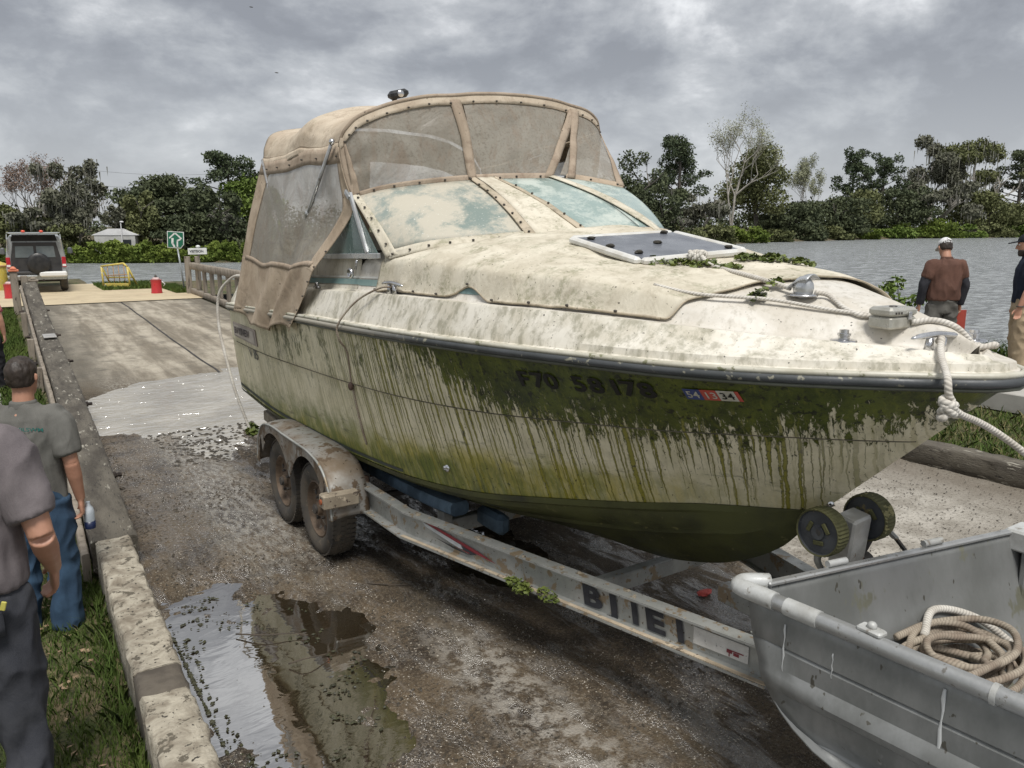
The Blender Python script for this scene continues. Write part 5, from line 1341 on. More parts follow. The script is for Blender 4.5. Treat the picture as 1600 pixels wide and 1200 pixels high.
leafm = dirt('pond_weed', (.075, .105, .018), (.14, .17, .03), 12, .6, spots=(.03, .035, .012), spot_amt=.56, spot_scale=20)
def weed(name, spots_, label, n=60, r=.012, zf=None, parent=None, h=.02):
    """a clump of many small curled leaves"""
    mb = MB()
    for (cx, cy, rx, ry, nn) in spots_:
        for k in range(nn):
            a = random.uniform(0, 2*pi); q = sqrt(random.random()); x = cx+rx*q*cos(a); y = cy+ry*q*sin(a); z = (zf(x, y) if zf else 0)+random.uniform(0, h)*(1-q*.6)
            s_ = r*random.uniform(.5, 1.5); R = Matrix.Rotation(random.uniform(0, 6.3), 3, 'Z') @ Matrix.Rotation(random.uniform(-1, 1), 3, 'X') @ Matrix.Rotation(random.uniform(-.8, .8), 3, 'Y')
            P = [Vector((x, y, z))+R @ Vector(v)*s_ for v in ((-1, 0, 0), (-.3, -.6, .2), (.8, -.3, 0), (1.1, .2, .25), (.2, .7, .1), (-.6, .5, -.1))]
            i = len(mb.v); mb.v += [tuple(p) for p in P]; mb.face(range(i, i+6))
    o = mb.build(name, leafm, parent, fixn=False)
    return tag(o, label, 'weed', kind='stuff') if parent is None else tag(o, kind='stuff')
dz2 = lambda x, y: deckz(x, y)+.022
weed('weed_clump', [(2.80, 2.93, .08, .05, 60), (2.88, 2.84, .08, .05, 70), (2.95, 2.74, .09, .05, 80), (2.98, 2.62, .08, .05, 60)], 'green pond weed strewn before the deck hatch by the knotted rope', r=.014, zf=dz2, h=.03)
weed('weed_clump', [(3.27, 2.75, .08, .05, 90), (3.36, 2.66, .09, .06, 110), (3.44, 2.56, .08, .06, 90)], 'long green strip of pond weed on the port side of the foredeck', r=.014, zf=dz2, h=.035)
weed('weed_clump', [(2.88, 2.26, .04, .03, 50)], 'small bright weed tuft beside the rope near the vent cowl', r=.013, zf=dz2, h=.03)
weed('weed_clump', [(2.755, 2.245, .06, .03, 60)], 'flattened weed tuft at the front hem of the deck cover', r=.012, zf=dz2, h=.02)
weed('weed_clump', [(2.27, 3.36, .045, .12, 170), (2.33, 3.18, .04, .08, 70)], 'wet grass and weed caught on the lower flange of the trailer beam', r=.013, zf=lambda x, y: .44, h=.07)
weed('weed_clump', [(3.80, 1.45, .12, .06, 80)], 'leafy scrap of weed in the far corner of the aluminium boat', r=.014, zf=lambda x, y: .52, h=.03)
# ropes on the boat
kc = Vector((3.0, 2.84, deckz(3.0, 2.84)+.05)); pts = []
for i in range(34): 
    a = i*.9; rr = .032+.016*sin(i*1.7); pts.append(kc+Vector((rr*cos(a), rr*.8*sin(a), .022*sin(a*1.35+i*.2))))
dk_ = lambda x, y, h=.028: (x, y, deckz(x, y)+h)
pts += [dk_(2.96, 2.72), dk_(2.916, 2.59), dk_(2.89, 2.42), dk_(2.875, 2.29), dk_(2.88, 2.18)]
tag(rope('knotted_rope', pts, .012, rope_w), 'pale rope knotted in front of the deck hatch and running to the vent cowl', 'rope')
tag(rope('deck_rope', [dk_(2.91, 2.08, .03), dk_(2.945, 2.04, .02), dk_(2.915, 1.94, .015), dk_(2.93, 1.86, .015), dk_(2.975, 1.82, .015)], .010, rope_w), 'pale rope from the vent cowl to the metal box on the foredeck', 'rope')
tag(rope('deck_rope', [dk_(2.50, 2.62, .03), dk_(2.579, 2.43, .03), dk_(2.751, 2.19, .03), dk_(2.878, 1.97, .016), dk_(2.96, 1.82, .016)], .008, rope_w), 'thin rope lying along the hem of the deck cover', 'rope')
tag(rope('bow_rope', [dk_(3.0, 1.70, .02), dk_(3.06, 1.64, .014), dk_(3.11, 1.58, .014), dk_(3.17, 1.53, .02), dk_(3.22, 1.49, .03), dk_(3.25, 1.50, .02), dk_(3.21, 1.53, .016), dk_(3.15, 1.56, .014)], .012, rope_w), 'pale rope spliced to the bow ring', 'rope')
rp = Vector((2.735, 1.41, 1.86))
kn = []
for i in range(22): a = i*1.05; kn.append(Vector((2.70, 1.372, 1.800))+Vector((.024*cos(a), .020*sin(a), .024*sin(a*.8+.4)-.001*i)))
tag(rope('mooring_rope', [(2.975, 1.575, 1.975), (2.96, 1.555, 1.99), (2.93, 1.54, 1.965), (2.85, 1.49, 1.935), (2.77, 1.43, 1.905), (2.705, 1.385, 1.885), (2.70, 1.375, 1.84)]+kn+[(2.725, 1.372, 1.785), (2.78, 1.365, 1.759), (2.88, 1.35, 1.721), (2.98, 1.325, 1.669), (3.08, 1.278, 1.596), (3.20, 1.19, 1.482), (3.5, 1.08, 1.22), (4.3, 1.3, .75), (5.6, 1.9, .45), (7.2, 2.3, .30), (7.95, 2.5, .25)], .0128, rope_w, None, 10, 5), 'thick pale mooring rope knotted below the bow cleat and leading off right', 'rope')
fl = side_at(4.86, .42)
tag(rope('side_rope', [(2.01, 4.33, 2.05), (1.97, 4.42, 2.04), (1.90, 4.62, 1.95), (1.82, 4.74, 1.80), (1.83, 4.76, 1.70), side_at(4.80, .18, off=.008), side_at(4.86, .42, off=.008), side_at(4.89, .7, off=.008), side_at(4.90, .86, off=.008)], .0065, rope_b), 'thin line hanging down the hull side from the side cleat', 'rope')
o = MB().blob(side_at(4.86, .42, off=.018), .02, 10, 8, (1, 1, 1.5)).build('line_float', dirt('brown_float', (.10, .06, .045)), smooth=True); tag(o, 'small brown float threaded on the thin line down the hull side', 'float')
tag(rope('stern_rope', [(1.96, 7.30, 1.93), (1.93, 7.42, 1.965), (1.88, 7.56, 1.93), (1.80, 7.70, 1.78), (1.78, 7.70, 1.5), (1.80, 7.60, 1.2), (1.84, 7.52, .9), (1.90, 7.46, .64), (1.93, 7.42, .52)], .013, rope_w), 'pale stern line hanging from the stern corner down to the trailer', 'rope')
weed('weed_clump', [(1.95, 7.40, .06, .12, 120)], 'brown weed tangled round the rear end of the trailer frame', r=.02, zf=lambda x, y: .48, h=.12)
# metal box on the foredeck
mbx = empty('metal_box', (2.965, 1.760, deckz(2.965, 1.760)-.004), 'small dented metal box with a latch sitting on the foredeck over the ropes', 'box', rz=-.10); mbx.scale = (.88, .88, .88)
bxm = dirt('tarnished_box', (.50, .49, .44), (.36, .35, .30), 14, .4, .55, spots=(.2, .18, .14), spot_amt=.64)
MB().box((0, 0, .030), (.175, .12, .052), bev=.008).build('box_base', bxm, mbx, local=True, smooth=True, autos=30)
MB().box((0, 0, .078), (.180, .125, .040), bev=.012).build('box_lid', bxm, mbx, local=True, smooth=True, autos=30)
MB().box((.03, -.066, .062), (.022, .008, .035), bev=.002).build('latch', chrome_m, mbx, local=True)
MB().box((.092, -.01, .066), (.006, .035, .022), bev=.002).build('side_catch', snap_m, mbx, local=True)
MB().lathe([(.018, 0), (.016, .003), (0, .003)], (0, 0, .099), 'z', 12).build('lid_boss', snap_m, mbx, local=True)
for i, x in enumerate((-.06, -.042, -.024)): MB().box((x, -.0635, .075), (.008, .003, .010)).build('box_marking', snap_m, mbx, local=True)
# ================================================================= VEGETATION
def leafmat(name, c, c2, tr=.25):
    m, t, b = newmat(name); P = geoco(t); n = t.noise(P, .45, 3, .6); n2 = t.noise(P, 2.3, 3, .6)
    col = t.mix(t.ss(t.add(t.mul(n, .6), t.mul(n2, .4)), .36, .64), c, c2); t.put(b.inputs['Base Color'], col); b.inputs['Roughness'].default_value = .75
    b.inputs['Specular IOR Level'].default_value = .25
    return m
LM = dict(dark=leafmat('dark_foliage', (.055, .070, .038), (.098, .114, .056)), pine=leafmat('pine_foliage', (.042, .060, .032), (.076, .096, .046)),
          olive=leafmat('olive_foliage', (.095, .108, .044), (.155, .165, .070)), bright=leafmat('bright_foliage', (.090, .140, .026), (.150, .205, .046)),
          grey=leafmat('mossy_grey_foliage', (.100, .105, .070), (.165, .165, .120)), pale=leafmat('pale_new_leaves', (.23, .24, .15), (.32, .33, .22)),
          rust=leafmat('bare_twig_tips', (.19, .13, .10), (.25, .19, .15)), mang=leafmat('mangrove_leaves', (.085, .125, .020), (.165, .210, .040)),
          mossg=leafmat('hanging_moss', (.15, .15, .125), (.21, .205, .17)))
bark_m = dirt('grey_bark', (.17, .15, .13), (.09, .08, .068), 2, .95, bump=.4, bscale=9)
pale_bark = dirt('pale_bark', (.36, .34, .30), (.22, .20, .17), 2, .95)
rng = np.random.RandomState(5)
def leafcloud(C, N, size, flat=1.0, aspect=1.6):
    """C: list of (centre, radii) lobes -> numpy arrays of quads"""
    tot = sum(r[0]*r[1]+r[1]*r[2] for _, r in C); V = []
    for c, r in C:
        n = max(6, int(N*(r[0]*r[1]+r[1]*r[2])/tot))
        d = rng.normal(size=(n, 3)); d /= np.linalg.norm(d, axis=1)[:, None]
        rad = rng.uniform(.35, 1.0, n)**.45; rad *= 1+.18*rng.normal(size=n)
        p = np.array(c)+d*rad[:, None]*np.array(r)
        a = rng.normal(size=(n, 3)); a /= np.linalg.norm(a, axis=1)[:, None]
        b = np.cross(a, rng.normal(size=(n, 3))); b /= np.linalg.norm(b, axis=1)[:, None]
        s = size*rng.uniform(.5, 1.4, n)[:, None]
        a = a*s; b = b*s/aspect; a[:, 2] *= flat
        V.append(np.stack([p-a, p+b*.9-a*.1, p+a, p-b*.9+a*.1], 1))
    return np.concatenate(V).reshape(-1, 3)
def build_np(name, V, k, mat, parent):
    me = bpy.data.meshes.new(name); n = len(V)//k
    off = wloc(parent) if parent is not None else Vector((0, 0, 0)); V = V-np.array(off)
    me.vertices.add(len(V)); me.vertices.foreach_set('co', V.astype('f').ravel())
    me.loops.add(n*k); me.loops.foreach_set('vertex_index', np.arange(n*k, dtype='i'))
    me.polygons.add(n); me.polygons.foreach_set('loop_start', np.arange(0, n*k, k, dtype='i')); me.polygons.foreach_set('loop_total', np.full(n, k, 'i'))
    me.materials.append(mat); me.update(); me.validate()
    o = bpy.data.objects.new(name, me); COL.objects.link(o)
    if parent is not None: o.parent = parent
    return o
def limbs(mb, p, d, L, r, depth, spread=.6, tips=None, up=.25, n=5):
    pts = [p]; q = p; dd = d.normalized()
    for i in range(3):
        dd = (dd+Vector((random.uniform(-1, 1), random.uniform(-1, 1), random.uniform(-.5, 1)*up*2))*.17).normalized(); q = q+dd*L/3; pts.append(q)
    mb.tube(pts, [r, r*.85, r*.7, r*.55], n, cap=False)
    if tips is not None and depth <= 1: tips.append(q); tips.append(pts[2])
    if depth > 0:
        for k in range(random.choice((2, 3, 3)) if depth > 1 else 3):
            a = Vector((random.uniform(-1, 1), random.uniform(-1, 1), random.uniform(-.2, 1)*up*2)).normalized()
            limbs(mb, pts[random.choice((2, 3, 3))], dd*(1-spread)+a*spread+Vector((0, 0, up*.4)), L*random.uniform(.6, .82), r*.58, depth-1, spread, tips, up, max(3, n-1))
SDT = [(-60, 58), (0, 58.6), (200, 59.8), (400, 61.6), (985, 97), (1060, 112), (1110, 122), (1220, 148), (1400, 189), (1600, 213), (1700, 220)]
def tree(kind, px, ybase, ytop, wpx, dist, label, name='tree', cat='tree', lm='dark', group=None, N=2600, base_px=None):
    sd_ = lin(SDT, px); k_ = 1 if px < 500 else 2.2
    dist = sd_+(.35*k_ if kind == 'shrub' else (3.5*k_ if ytop > 285 else 9*k_)); N = int(N*2.3); wpx = wpx*(1.0 if kind in ('bare', 'sparse', 'shrub') else 1.25)
    m = PXM(dist); base = bearing(px, dist, 0); z0 = -.15 if kind == 'shrub' else .4; H = CAM.z+(355-ytop)*m*1.02; W = wpx*m; 
    base.z = z0
    root = empty(name, base, label, cat, group); tb = MB(); lobes = []; hb = H-z0
    ax = RT; dep = Vector((FW.x, FW.y, 0)).normalized()
    def lobe(u, v, w_, ru, rz): c = base+ax*(u*W)+dep*(v*W)+Vector((0, 0, w_*hb)); lobes.append((tuple(c), (ru*W, ru*W, rz*hb)))
    lsz = .0015*dist+.05
    if kind == 'round':
        limbs(tb, base, Vector((0, 0, 1)), hb*.42, W*.035, 2, .6)
        for k in range(16):
            a = random.uniform(0, 2*pi); q = random.uniform(.1, .36); h_ = random.uniform(.25, .84); q *= sqrt(max(.1, 1-((h_-.42)/.55)**2))
            lobe(q*cos(a)*1.15, q*sin(a), h_, random.uniform(.10, .19), random.uniform(.08, .14))
        lobe(0, 0, .5, .30, .26); lobe(0, 0, .78, .2, .17)
    elif kind == 'mass':
        limbs(tb, base, Vector((0, 0, 1)), hb*.4, W*.03, 2, .7)
        for k in range(22):
            u = random.uniform(-.44, .44); h_ = random.uniform(.08, .88)*(1-.35*abs(u)*2*random.random()); lobe(u, random.uniform(-.2, .2), h_, random.uniform(.09, .17), random.uniform(.07, .14))
        lobe(0, .1, .4, .4, .32)
    elif kind == 'pine':
        top = base+Vector((random.uniform(-.05, .05)*W, 0, hb*.9)); tb.tube([base, base.lerp(top, .5)+ax*.02*W, top], [W*.035, W*.028, W*.012], 6)
        for k in range(26):
            a = random.uniform(0, 2*pi); h_ = random.uniform(.42, .95); q = random.uniform(.12, .42)*(1.25-h_*.75)*1.3
            c = base+Vector((0, 0, h_*hb)); e = c+ax*q*cos(a)*W+dep*q*sin(a)*W+Vector((0, 0, .03*hb)); tb.tube([c+Vector((0, 0, -.05*hb)), e], [W*.010, W*.004], 4)
            lobes.append((tuple(e+Vector((0, 0, .02*hb))), (random.uniform(.08, .15)*W, random.uniform(.08, .15)*W, random.uniform(.035, .065)*hb)))
        lobe(0, 0, .93, .17, .05); lobe(.0, 0, .82, .2, .06)
    elif kind in ('bare', 'sparse'):
        tips = []
        for k in range(3 if kind == 'bare' else 2): limbs(tb, base+ax*random.uniform(-.03, .03)*W, Vector((0, 0, 1))+ax*random.uniform(-.35, .35), hb*.40, W*.024, 5 if kind == 'bare' else 3, .62, tips, .42)
        if kind == 'bare':
            # keep the crown inside the wanted size
            for i in range(len(tb.v)):
                p = Vector(tb.v[i])-base; u = p.dot(ax); 
                tb.v[i] = tuple(base+p*1.0)
        for q in tips[::1]:
            lobes.append((tuple(q), (.05*W, .05*W, .03*hb) if kind == 'bare' else (.09*W, .09*W, .05*hb)))
    elif kind == 'moss':
        limbs(tb, base, Vector((0, 0, 1)), hb*.33, W*.03, 3, .5, None, .3)
        for k in range(15):
            a = random.uniform(0, 2*pi); q = random.uniform(.1, .42); h_ = random.uniform(.35, .92); lobe(q*cos(a), q*sin(a), h_, random.uniform(.08, .14), random.uniform(.05, .11))
    elif kind == 'shrub':
        for k in range(8): lobe(-.44+.125*k, -.05, .14, .11, .22)
        for k in range(14):
            u = random.uniform(-.46, .46); lobe(u, random.uniform(-.15, .15), random.uniform(.1, .8)*(1-abs(u)*.8), random.uniform(.10, .17), random.uniform(.13, .22))
    # fit heights: scale to the wanted top
    allv = np.array([l[0] for l in lobes]); topz = max(l[0][2]+l[1][2]*.9 for l in lobes); k = (H-z0)/max(.1, topz-z0)
    wd = max(abs(np.dot(allv[:, :2]-np.array((base.x, base.y)), np.array((ax.x, ax.y)))).max()+lobes[0][1][0]*.5, .01); kw = min(1.6, max(.4, (W*.5)/wd)) if kind in ('bare', 'sparse', 'moss') else 1
    def fit(p): p = Vector(p)-base; return base+Vector((p.x*kw, p.y*kw, p.z*k))
    lobes = [(tuple(fit(c)), r) for c, r in lobes]
    if tb.v: tb.v = [tuple(fit(p)) for p in tb.v]
    if tb.v: tb.build('trunk', pale_bark if kind in ('bare', 'moss') and lm != 'rust' else bark_m, root, fixn=False)
    dens = {'bare': .5, 'sparse': .9}.get(kind, 1)
    V = leafcloud(lobes, int(N*dens), lsz*(.46 if kind == 'bare' else .8 if kind == 'pine' else 1.0)); build_np('crown', V, 4, LM[lm], root)
    if kind == 'moss':
        # hanging beards of moss
        n = 350; cs = np.array([lobes[i][0] for i in rng.randint(0, len(lobes), n)])+rng.normal(size=(n, 3))*np.array((.07*W, .07*W, .04*hb))
        L = rng.uniform(.05, .16, n)*hb; w_ = lsz*.35
        a = cs+np.array(ax)*w_; b = cs-np.array(ax)*w_; c = cs.copy(); c[:, 2] -= L
        build_np('hanging_moss', np.stack([a, b, c], 1).reshape(-1, 3), 3, LM['mossg'], root)['kind'] = 'stuff'
    return root
# left bank, 66 to 78 m away
DL = 70
for a in (
 ('bare', 48, 400, 246, 105, 78, 'bare reddish branching tree, leftmost on the far left bank', 'bare_tree', 'tree', 'rust', None, 1500),
 ('moss', 118, 400, 254, 74, 80, 'tall thin pale tree with leaf tufts just right of the bare reddish tree', 'sparse_tree', 'tree', 'grey', None, 1500),
 ('round', 12, 400, 322, 80, 74, 'rounded olive green tree at the left edge behind the car roof', 'tree', 'tree', 'olive', None, 3000),
 ('moss', 78, 400, 292, 100, 76, 'grey moss hung tree below the bare reddish tree', 'tree', 'tree', 'grey', None, 3400),
 ('moss', 122, 400, 288, 56, 74, 'grey moss hung tree just left of the white roofed building', 'tree', 'tree', 'grey', None, 3000),
 ('mass', 60, 400, 340, 120, 72, 'low dark scrubby tree mass behind the car', 'tree', 'tree', 'olive', None, 2600),
 ('sparse', 182, 400, 322, 40, 90, 'small faint tree over the white roofed building', 'tree', 'tree', 'grey', None, 900),
 ('mass', 226, 400, 302, 44, 76, 'dark brownish tree just right of the white roofed building', 'tree', 'tree', 'olive', None, 2600),
 ('round', 268, 400, 280, 132, 73, 'broad dark oak behind the green arrow sign', 'oak_tree', 'tree', 'dark', None, 6000),
 ('mass', 300, 400, 330, 90, 70, 'low dark undergrowth tree below the broad dark oak', 'tree', 'tree', 'dark', None, 3000),
 ('pine', 362, 400, 246, 92, 76, 'umbrella shaped dark pine left of the canopy', 'pine_tree', 'tree', 'pine', None, 3000),
 ('mass', 340, 400, 292, 70, 75, 'dark tree under the umbrella shaped pine', 'tree', 'tree', 'dark', None, 3000),
 ('round', 398, 400, 282, 86, 70, 'bright green leafy tree directly left of the canopy', 'tree', 'tree', 'bright', None, 4200),
 ('bare', 352, 400, 330, 50, 66, 'leafless grey bush before the umbrella shaped pine', 'bare_bush', 'bush', 'mossg', None, 700)): tree(*a)
for i, (px, top, w_, d, lb) in enumerate(((118, 382, 50, 66, 'mangrove bush right beside the car on the far shore'), (152, 377, 60, 65.5, 'mangrove bush below the left end of the white roof'), (190, 374, 62, 65, 'mangrove bush below the white roofed building'), (225, 375, 56, 64.5, 'mangrove bush between the white roof and the green arrow sign'), (258, 380, 50, 64, 'mangrove bush left of the green arrow sign'), (305, 384, 40, 63, 'mangrove bush behind the white lettered sign'), (348, 372, 48, 63, 'mangrove bush above the fence top rail'), (388, 374, 50, 62.5, 'mangrove bush nearest the canopy on the far shore'))):
    tree('shrub', px, 410, top, w_, d, lb, 'mangrove_bush', 'bush', 'mang', 'mangrove bushes along the far left shore', 2600)
tree('shrub', 20, 410, 380, 70, 67, 'mangrove bush hidden mostly behind the car', 'mangrove_bush', 'bush', 'mang', 'mangrove bushes along the far left shore', 1800)
# right bank, 140 to 230 m away
for a in (
 ('mass', 985, 380, 244, 80, 125, 'dark tree emerging from behind the right edge of the canopy', 'tree', 'tree', 'dark', None, 3200),
 ('mass', 1020, 380, 290, 80, 120, 'low dark tree beside the right edge of the windshield', 'tree', 'tree', 'dark', None, 3000),
 ('pine', 1055, 380, 222, 86, 130, 'dark pine left of the tall bare tree', 'pine_tree', 'tree', 'pine', None, 3400),
 ('bare', 1142, 380, 174, 150, 135, 'tallest pale nearly leafless tree on the right bank', 'bare_tree', 'tree', 'pale', None, 3600),
 ('round', 1182, 380, 236, 104, 138, 'large rounded olive tree against the tall bare tree', 'tree', 'tree', 'olive', None, 5200),
 ('moss', 1100, 380, 300, 90, 130, 'grey green tree at the foot of the tall bare tree', 'tree', 'tree', 'grey', None, 2800),
 ('bare', 1256, 380, 246, 68, 145, 'small nearly leafless tree in the gap right of the rounded olive tree', 'bare_tree', 'tree', 'pale', None, 1500),
 ('pine', 1326, 380, 240, 56, 150, 'slim dark pine, left of the pine pair mid right bank', 'pine_tree', 'tree', 'pine', None, 2200),
 ('pine', 1372, 380, 248, 60, 152, 'wider dark pine, right of the pine pair mid right bank', 'pine_tree', 'tree', 'pine', None, 2200),
 ('moss', 1448, 380, 226, 96, 156, 'tall moss hung oak left of the pale crowned tree', 'oak_tree', 'tree', 'grey', None, 4200),
 ('moss', 1516, 380, 228, 100, 160, 'tall pale crowned tree above the man in the brown shirt', 'tree', 'tree', 'olive', None, 4200),
 ('pine', 1585, 380, 242, 76, 165, 'dark tree at the right edge of the tree line', 'tree', 'tree', 'dark', None, 3400),
 ('mass', 1235, 380, 318, 90, 140, 'mid green tree low under the small leafless tree', 'tree', 'tree', 'dark', None, 3000),
 ('mass', 1300, 380, 308, 100, 143, 'dark leafy tree low beside the slim pine', 'tree', 'tree', 'dark', None, 3400),
 ('round', 1345, 380, 300, 80, 148, 'olive tree under the pine pair', 'tree', 'tree', 'olive', None, 3000),
 ('mass', 1400, 380, 296, 90, 150, 'dark tree at the right foot of the pine pair', 'tree', 'tree', 'dark', None, 3000),
 ('moss', 1460, 380, 292, 110, 150, 'grey veiled tree before the tall moss hung oak', 'tree', 'tree', 'grey', None, 3400),
 ('mass', 1545, 380, 300, 100, 160, 'olive green undergrowth tree near the right edge', 'tree', 'tree', 'olive', None, 3200),
 ('round', 1600, 380, 318, 90, 160, 'low rounded green tree at the very right edge', 'tree', 'tree', 'olive', None, 2600),
 ('bare', 1052, 380, 336, 56, 118, 'leafless grey bush at the foot of the dark pine', 'bare_bush', 'bush', 'mossg', None, 900),
 ('bare', 1320, 380, 335, 50, 140, 'leafless grey bush below the slim pine', 'bare_bush', 'bush', 'mossg', None, 900)): tree(*a)
rows = [(1000, 345, 70, 108, 'dark'), (1060, 352, 60, 110, 'olive'), (1110, 350, 60, 116, 'olive'), (1160, 352, 60, 120, 'mang'), (1205, 358, 50, 126, 'olive'), (1250, 350, 60, 132, 'dark'), (1295, 352, 60, 136, 'olive'), (1340, 350, 50, 140, 'mang'), (1390, 352, 60, 146, 'bright'), (1450, 342, 80, 150, 'mang'), (1500, 350, 60, 154, 'bright'), (1548, 350, 50, 158, 'olive'), (1590, 352, 50, 160, 'bright')]
lbs = ['dark shore bush nearest the windshield', 'olive shore bush below the dark pine', 'olive shore bush under the tall bare tree', 'green shore bush under the rounded olive tree', 'small olive shore bush above the foredeck hump', 'dark shore bush under the small leafless tree', 'olive shore bush below the slim pine', 'green shore bush below the pine pair', 'bright shore bush left of the broad bright one', 'broadest bright shore bush left of the man in the brown shirt', 'bright shore bush right above the white cap', 'olive shore bush between the two men', 'bright shore bush left of the man in navy']
for (px, top, w_, d, lm), lb in zip(rows, lbs): tree('shrub', px, 380, top, w_*1.25, d, lb, 'shore_bush', 'bush', lm, 'bushes along the far right shore', 1500)
# distant wooded mass behind both banks
def wood(px0, px1, dist, top, name_lm, n):
    L = []
    for k in range(n):
        px = px0+(px1-px0)*k/n; m = PXM(dist); c = bearing(px, dist*random.uniform(.97, 1.05), 0); h = (355-top+random.uniform(-14, 8))*m+2; L.append(((c.x, c.y, h*.45), (16*m, 16*m, h*.55)))
    return leafcloud(L, n*240, .0022*dist)
V = np.concatenate([wood(410, 640, 82, 318, 'dark', 24), wood(600, 960, 118, 318, 'dark', 40), wood(-700, -60, 100, 330, 'dark', 50), wood(1640, 2300, 260, 330, 'dark', 40), wood(-80, 430, 92, 336, 'dark', 34), wood(900, 1240, 185, 318, 'dark', 30), wood(1200, 1720, 240, 318, 'dark', 44)])
tag(build_np('background_wood', V, 4, LM['dark'], None), 'continuous dark woodland standing behind the bank trees', 'woodland', kind='stuff')
# white roofed building and lamp pole across the water
bl = empty('white_building', bearing(184, 62.6, .35), 'low building with a white pitched roof across the water', 'building', rz=-.35)
roof_w = dirt('white_roof', (.74, .74, .74), (.62, .62, .62), 2, .6); wall_w = dirt('pale_wall', (.5, .5, .48), (.42, .42, .4), 2, .8)
MB().box((0, 0, 1.0), (3.4, 4.2, 2.0)).build('wall', wall_w, bl, local=True)
mb = MB(); mb.prism([(-1.95, -2.2, 1.95), (1.95, -2.2, 1.95), (.5, -2.2, 2.62), (-.5, -2.2, 2.62)], (0, 4.4, 0)); mb.build('roof', roof_w, bl, local=True)
mb = MB(); mb.box((1.0, -2.12, 1.1), (.7, .04, .8)); mb.build('window', dirt('dark_window', (.04, .045, .05), rough=.2), bl, local=True)
bl.scale = (.85, .4, .74)
lp = empty('lamp_pole', bearing(191, 61.8, .4), 'thin white lamp pole standing by the white roofed building', 'lamp post')
MB().tube([lp.location, lp.location+Vector((0, 0, 2.35))], .04, 6).build('pole', roof_w, lp)
MB().blob(lp.location+Vector((.07, 0, 2.4)), .12, 8, 6, (1.3, 1, .6)).build('lamp_head', roof_w, lp, smooth=True)
wm = dirt('cable_black', (.03, .03, .03))
for i, (z, lb) in enumerate(((9.3, 'upper thin power cable across the gap between the left trees'), (7.6, 'lower thin power cable across the gap between the left trees'))):
    a = bearing(60, 95, z+.3); b_ = bearing(420, 110, z+.8); mb = MB(); mb.tube([a.lerp(b_, k/12)+Vector((0, 0, -1.0*sin(pi*k/12))) for k in range(13)], .012, 4); tag(mb.build('power_cable', wm), lb, 'cable')
# leafy sapling behind the bow
sb = bearing(1415, 12.4, .35, .8)
sp = empty('sapling', sb, 'leafy green sapling left of the man in the brown shirt', 'bush'); L = []
for k in range(11):
    e = sb+Vector((random.uniform(-.45, .25), random.uniform(-.25, .3), random.uniform(.55, 1.22))); MB().tube(curve([sb, sb.lerp(e, .5)+Vector((0, 0, .1)), e], 3), .008, 4).build('stem', bark_m, sp); L.append((tuple(e), (.13, .13, .10)))
build_np('leaf', leafcloud(L, 520, .05), 4, LM['bright'], sp)['kind'] = 'stuff'
# ---------------------------------------------------------------- grass
gm = []
for i, (c, c2) in enumerate((((.055, .095, .018), (.10, .14, .03)), ((.16, .15, .06), (.25, .22, .11)))): gm.append(leafmat('grass_blade_%s' % ('green', 'dry')[i], c, c2))
def grass(name, n, fx, hmin, hmax, wd, label, mat):
    xy = np.array([fx() for _ in range(n)]); z = np.array([q[2] for q in xy]); a = rng.uniform(0, 2*pi, n); h = rng.uniform(hmin, hmax, n)
    lean = rng.normal(size=(n, 2))*h[:, None]*.45; w_ = wd*rng.uniform(.6, 1.3, n)
    p = xy; dx = np.stack([np.cos(a)*w_, np.sin(a)*w_, 0*a], 1); mid = p+np.stack([lean[:, 0]*.35, lean[:, 1]*.35, h*.6], 1); top = p+np.stack([lean[:, 0], lean[:, 1], h*.92], 1)
    V = np.stack([p-dx, p+dx, mid+dx*.7, top, mid-dx*.7], 1).reshape(-1, 3)
    o = build_np(name, V, 5, mat, None); return tag(o, label, 'grass', kind='stuff')
def fl_():
    while True:
        y = 1.6+9*random.random()**1.5; x = .43-2.6*random.random()**1.1
        if -.56 < x < -.10 and y > 6.4: continue
        if nz(x*1.3, y*1.3, 2)+.55*nz(x*4, y*4) > -.42+.5*random.random()-.1: return (x, y, zlawn(x, y)-.005)
grass('lawn_grass', 46000, fl_, .03, .10, .0032, 'short green grass growing on the left lawn', gm[0])
grass('lawn_dry_grass', 9000, fl_, .02, .07, .003, 'dry straw coloured blades scattered through the left lawn', gm[1])
def fk_(): y = 1.6+7*random.random()**1.3; return (.345+.035*random.random()*random.choice((1, 1, -1.8))+.012*(y-4), y, -.11)
grass('kerb_grass', 1700, fk_, .05, .19, .0035, 'taller grass tufts growing along the lawn side of the kerb', gm[0])
def ff_():
    y = 9+15.5*random.random(); x = .50-.6*random.random(); return (x, y, zlawn(x, y)-.005)
grass('verge_grass', 9000, ff_, .05, .16, .007, 'rough grass on the narrow verge beside the timber rail', gm[0])
def fr_():
    x = 8.16+1.3*random.random() if random.random() < .6 else 10.8+2.4*random.random(); y = -.5+9*random.random(); return (x, y, zbank(x, y)-.005)
grass('bank_grass_blades', 14000, fr_, .04, .13, .007, 'mixed grass on the right bank beside the footpath', gm[0])
grass('bank_dry_grass', 7000, fr_, .04, .11, .007, 'dry blades in the right bank grass', gm[1])
def fe_(): x = 11.6+1.6*random.random(); y = 3.6+3.2*random.random(); return (x, y, zbank(x, y)-.01)
grass('shore_grass_tuft', 2600, fe_, .12, .42, .010, 'tall green grass at the water edge behind the men', gm[0])
def fs_():
    x = 3.2+2.3*random.random() if random.random() < .75 else 5.0+.5*random.random(); y = 29.4+3.0*random.random()**1.2 if x < 5 else 26.9+3*random.random(); return (x, y, .33)
grass('landing_grass', 7000, fs_, .06, .2, .014, 'green grass strip along the far edge of the landing', gm[0])
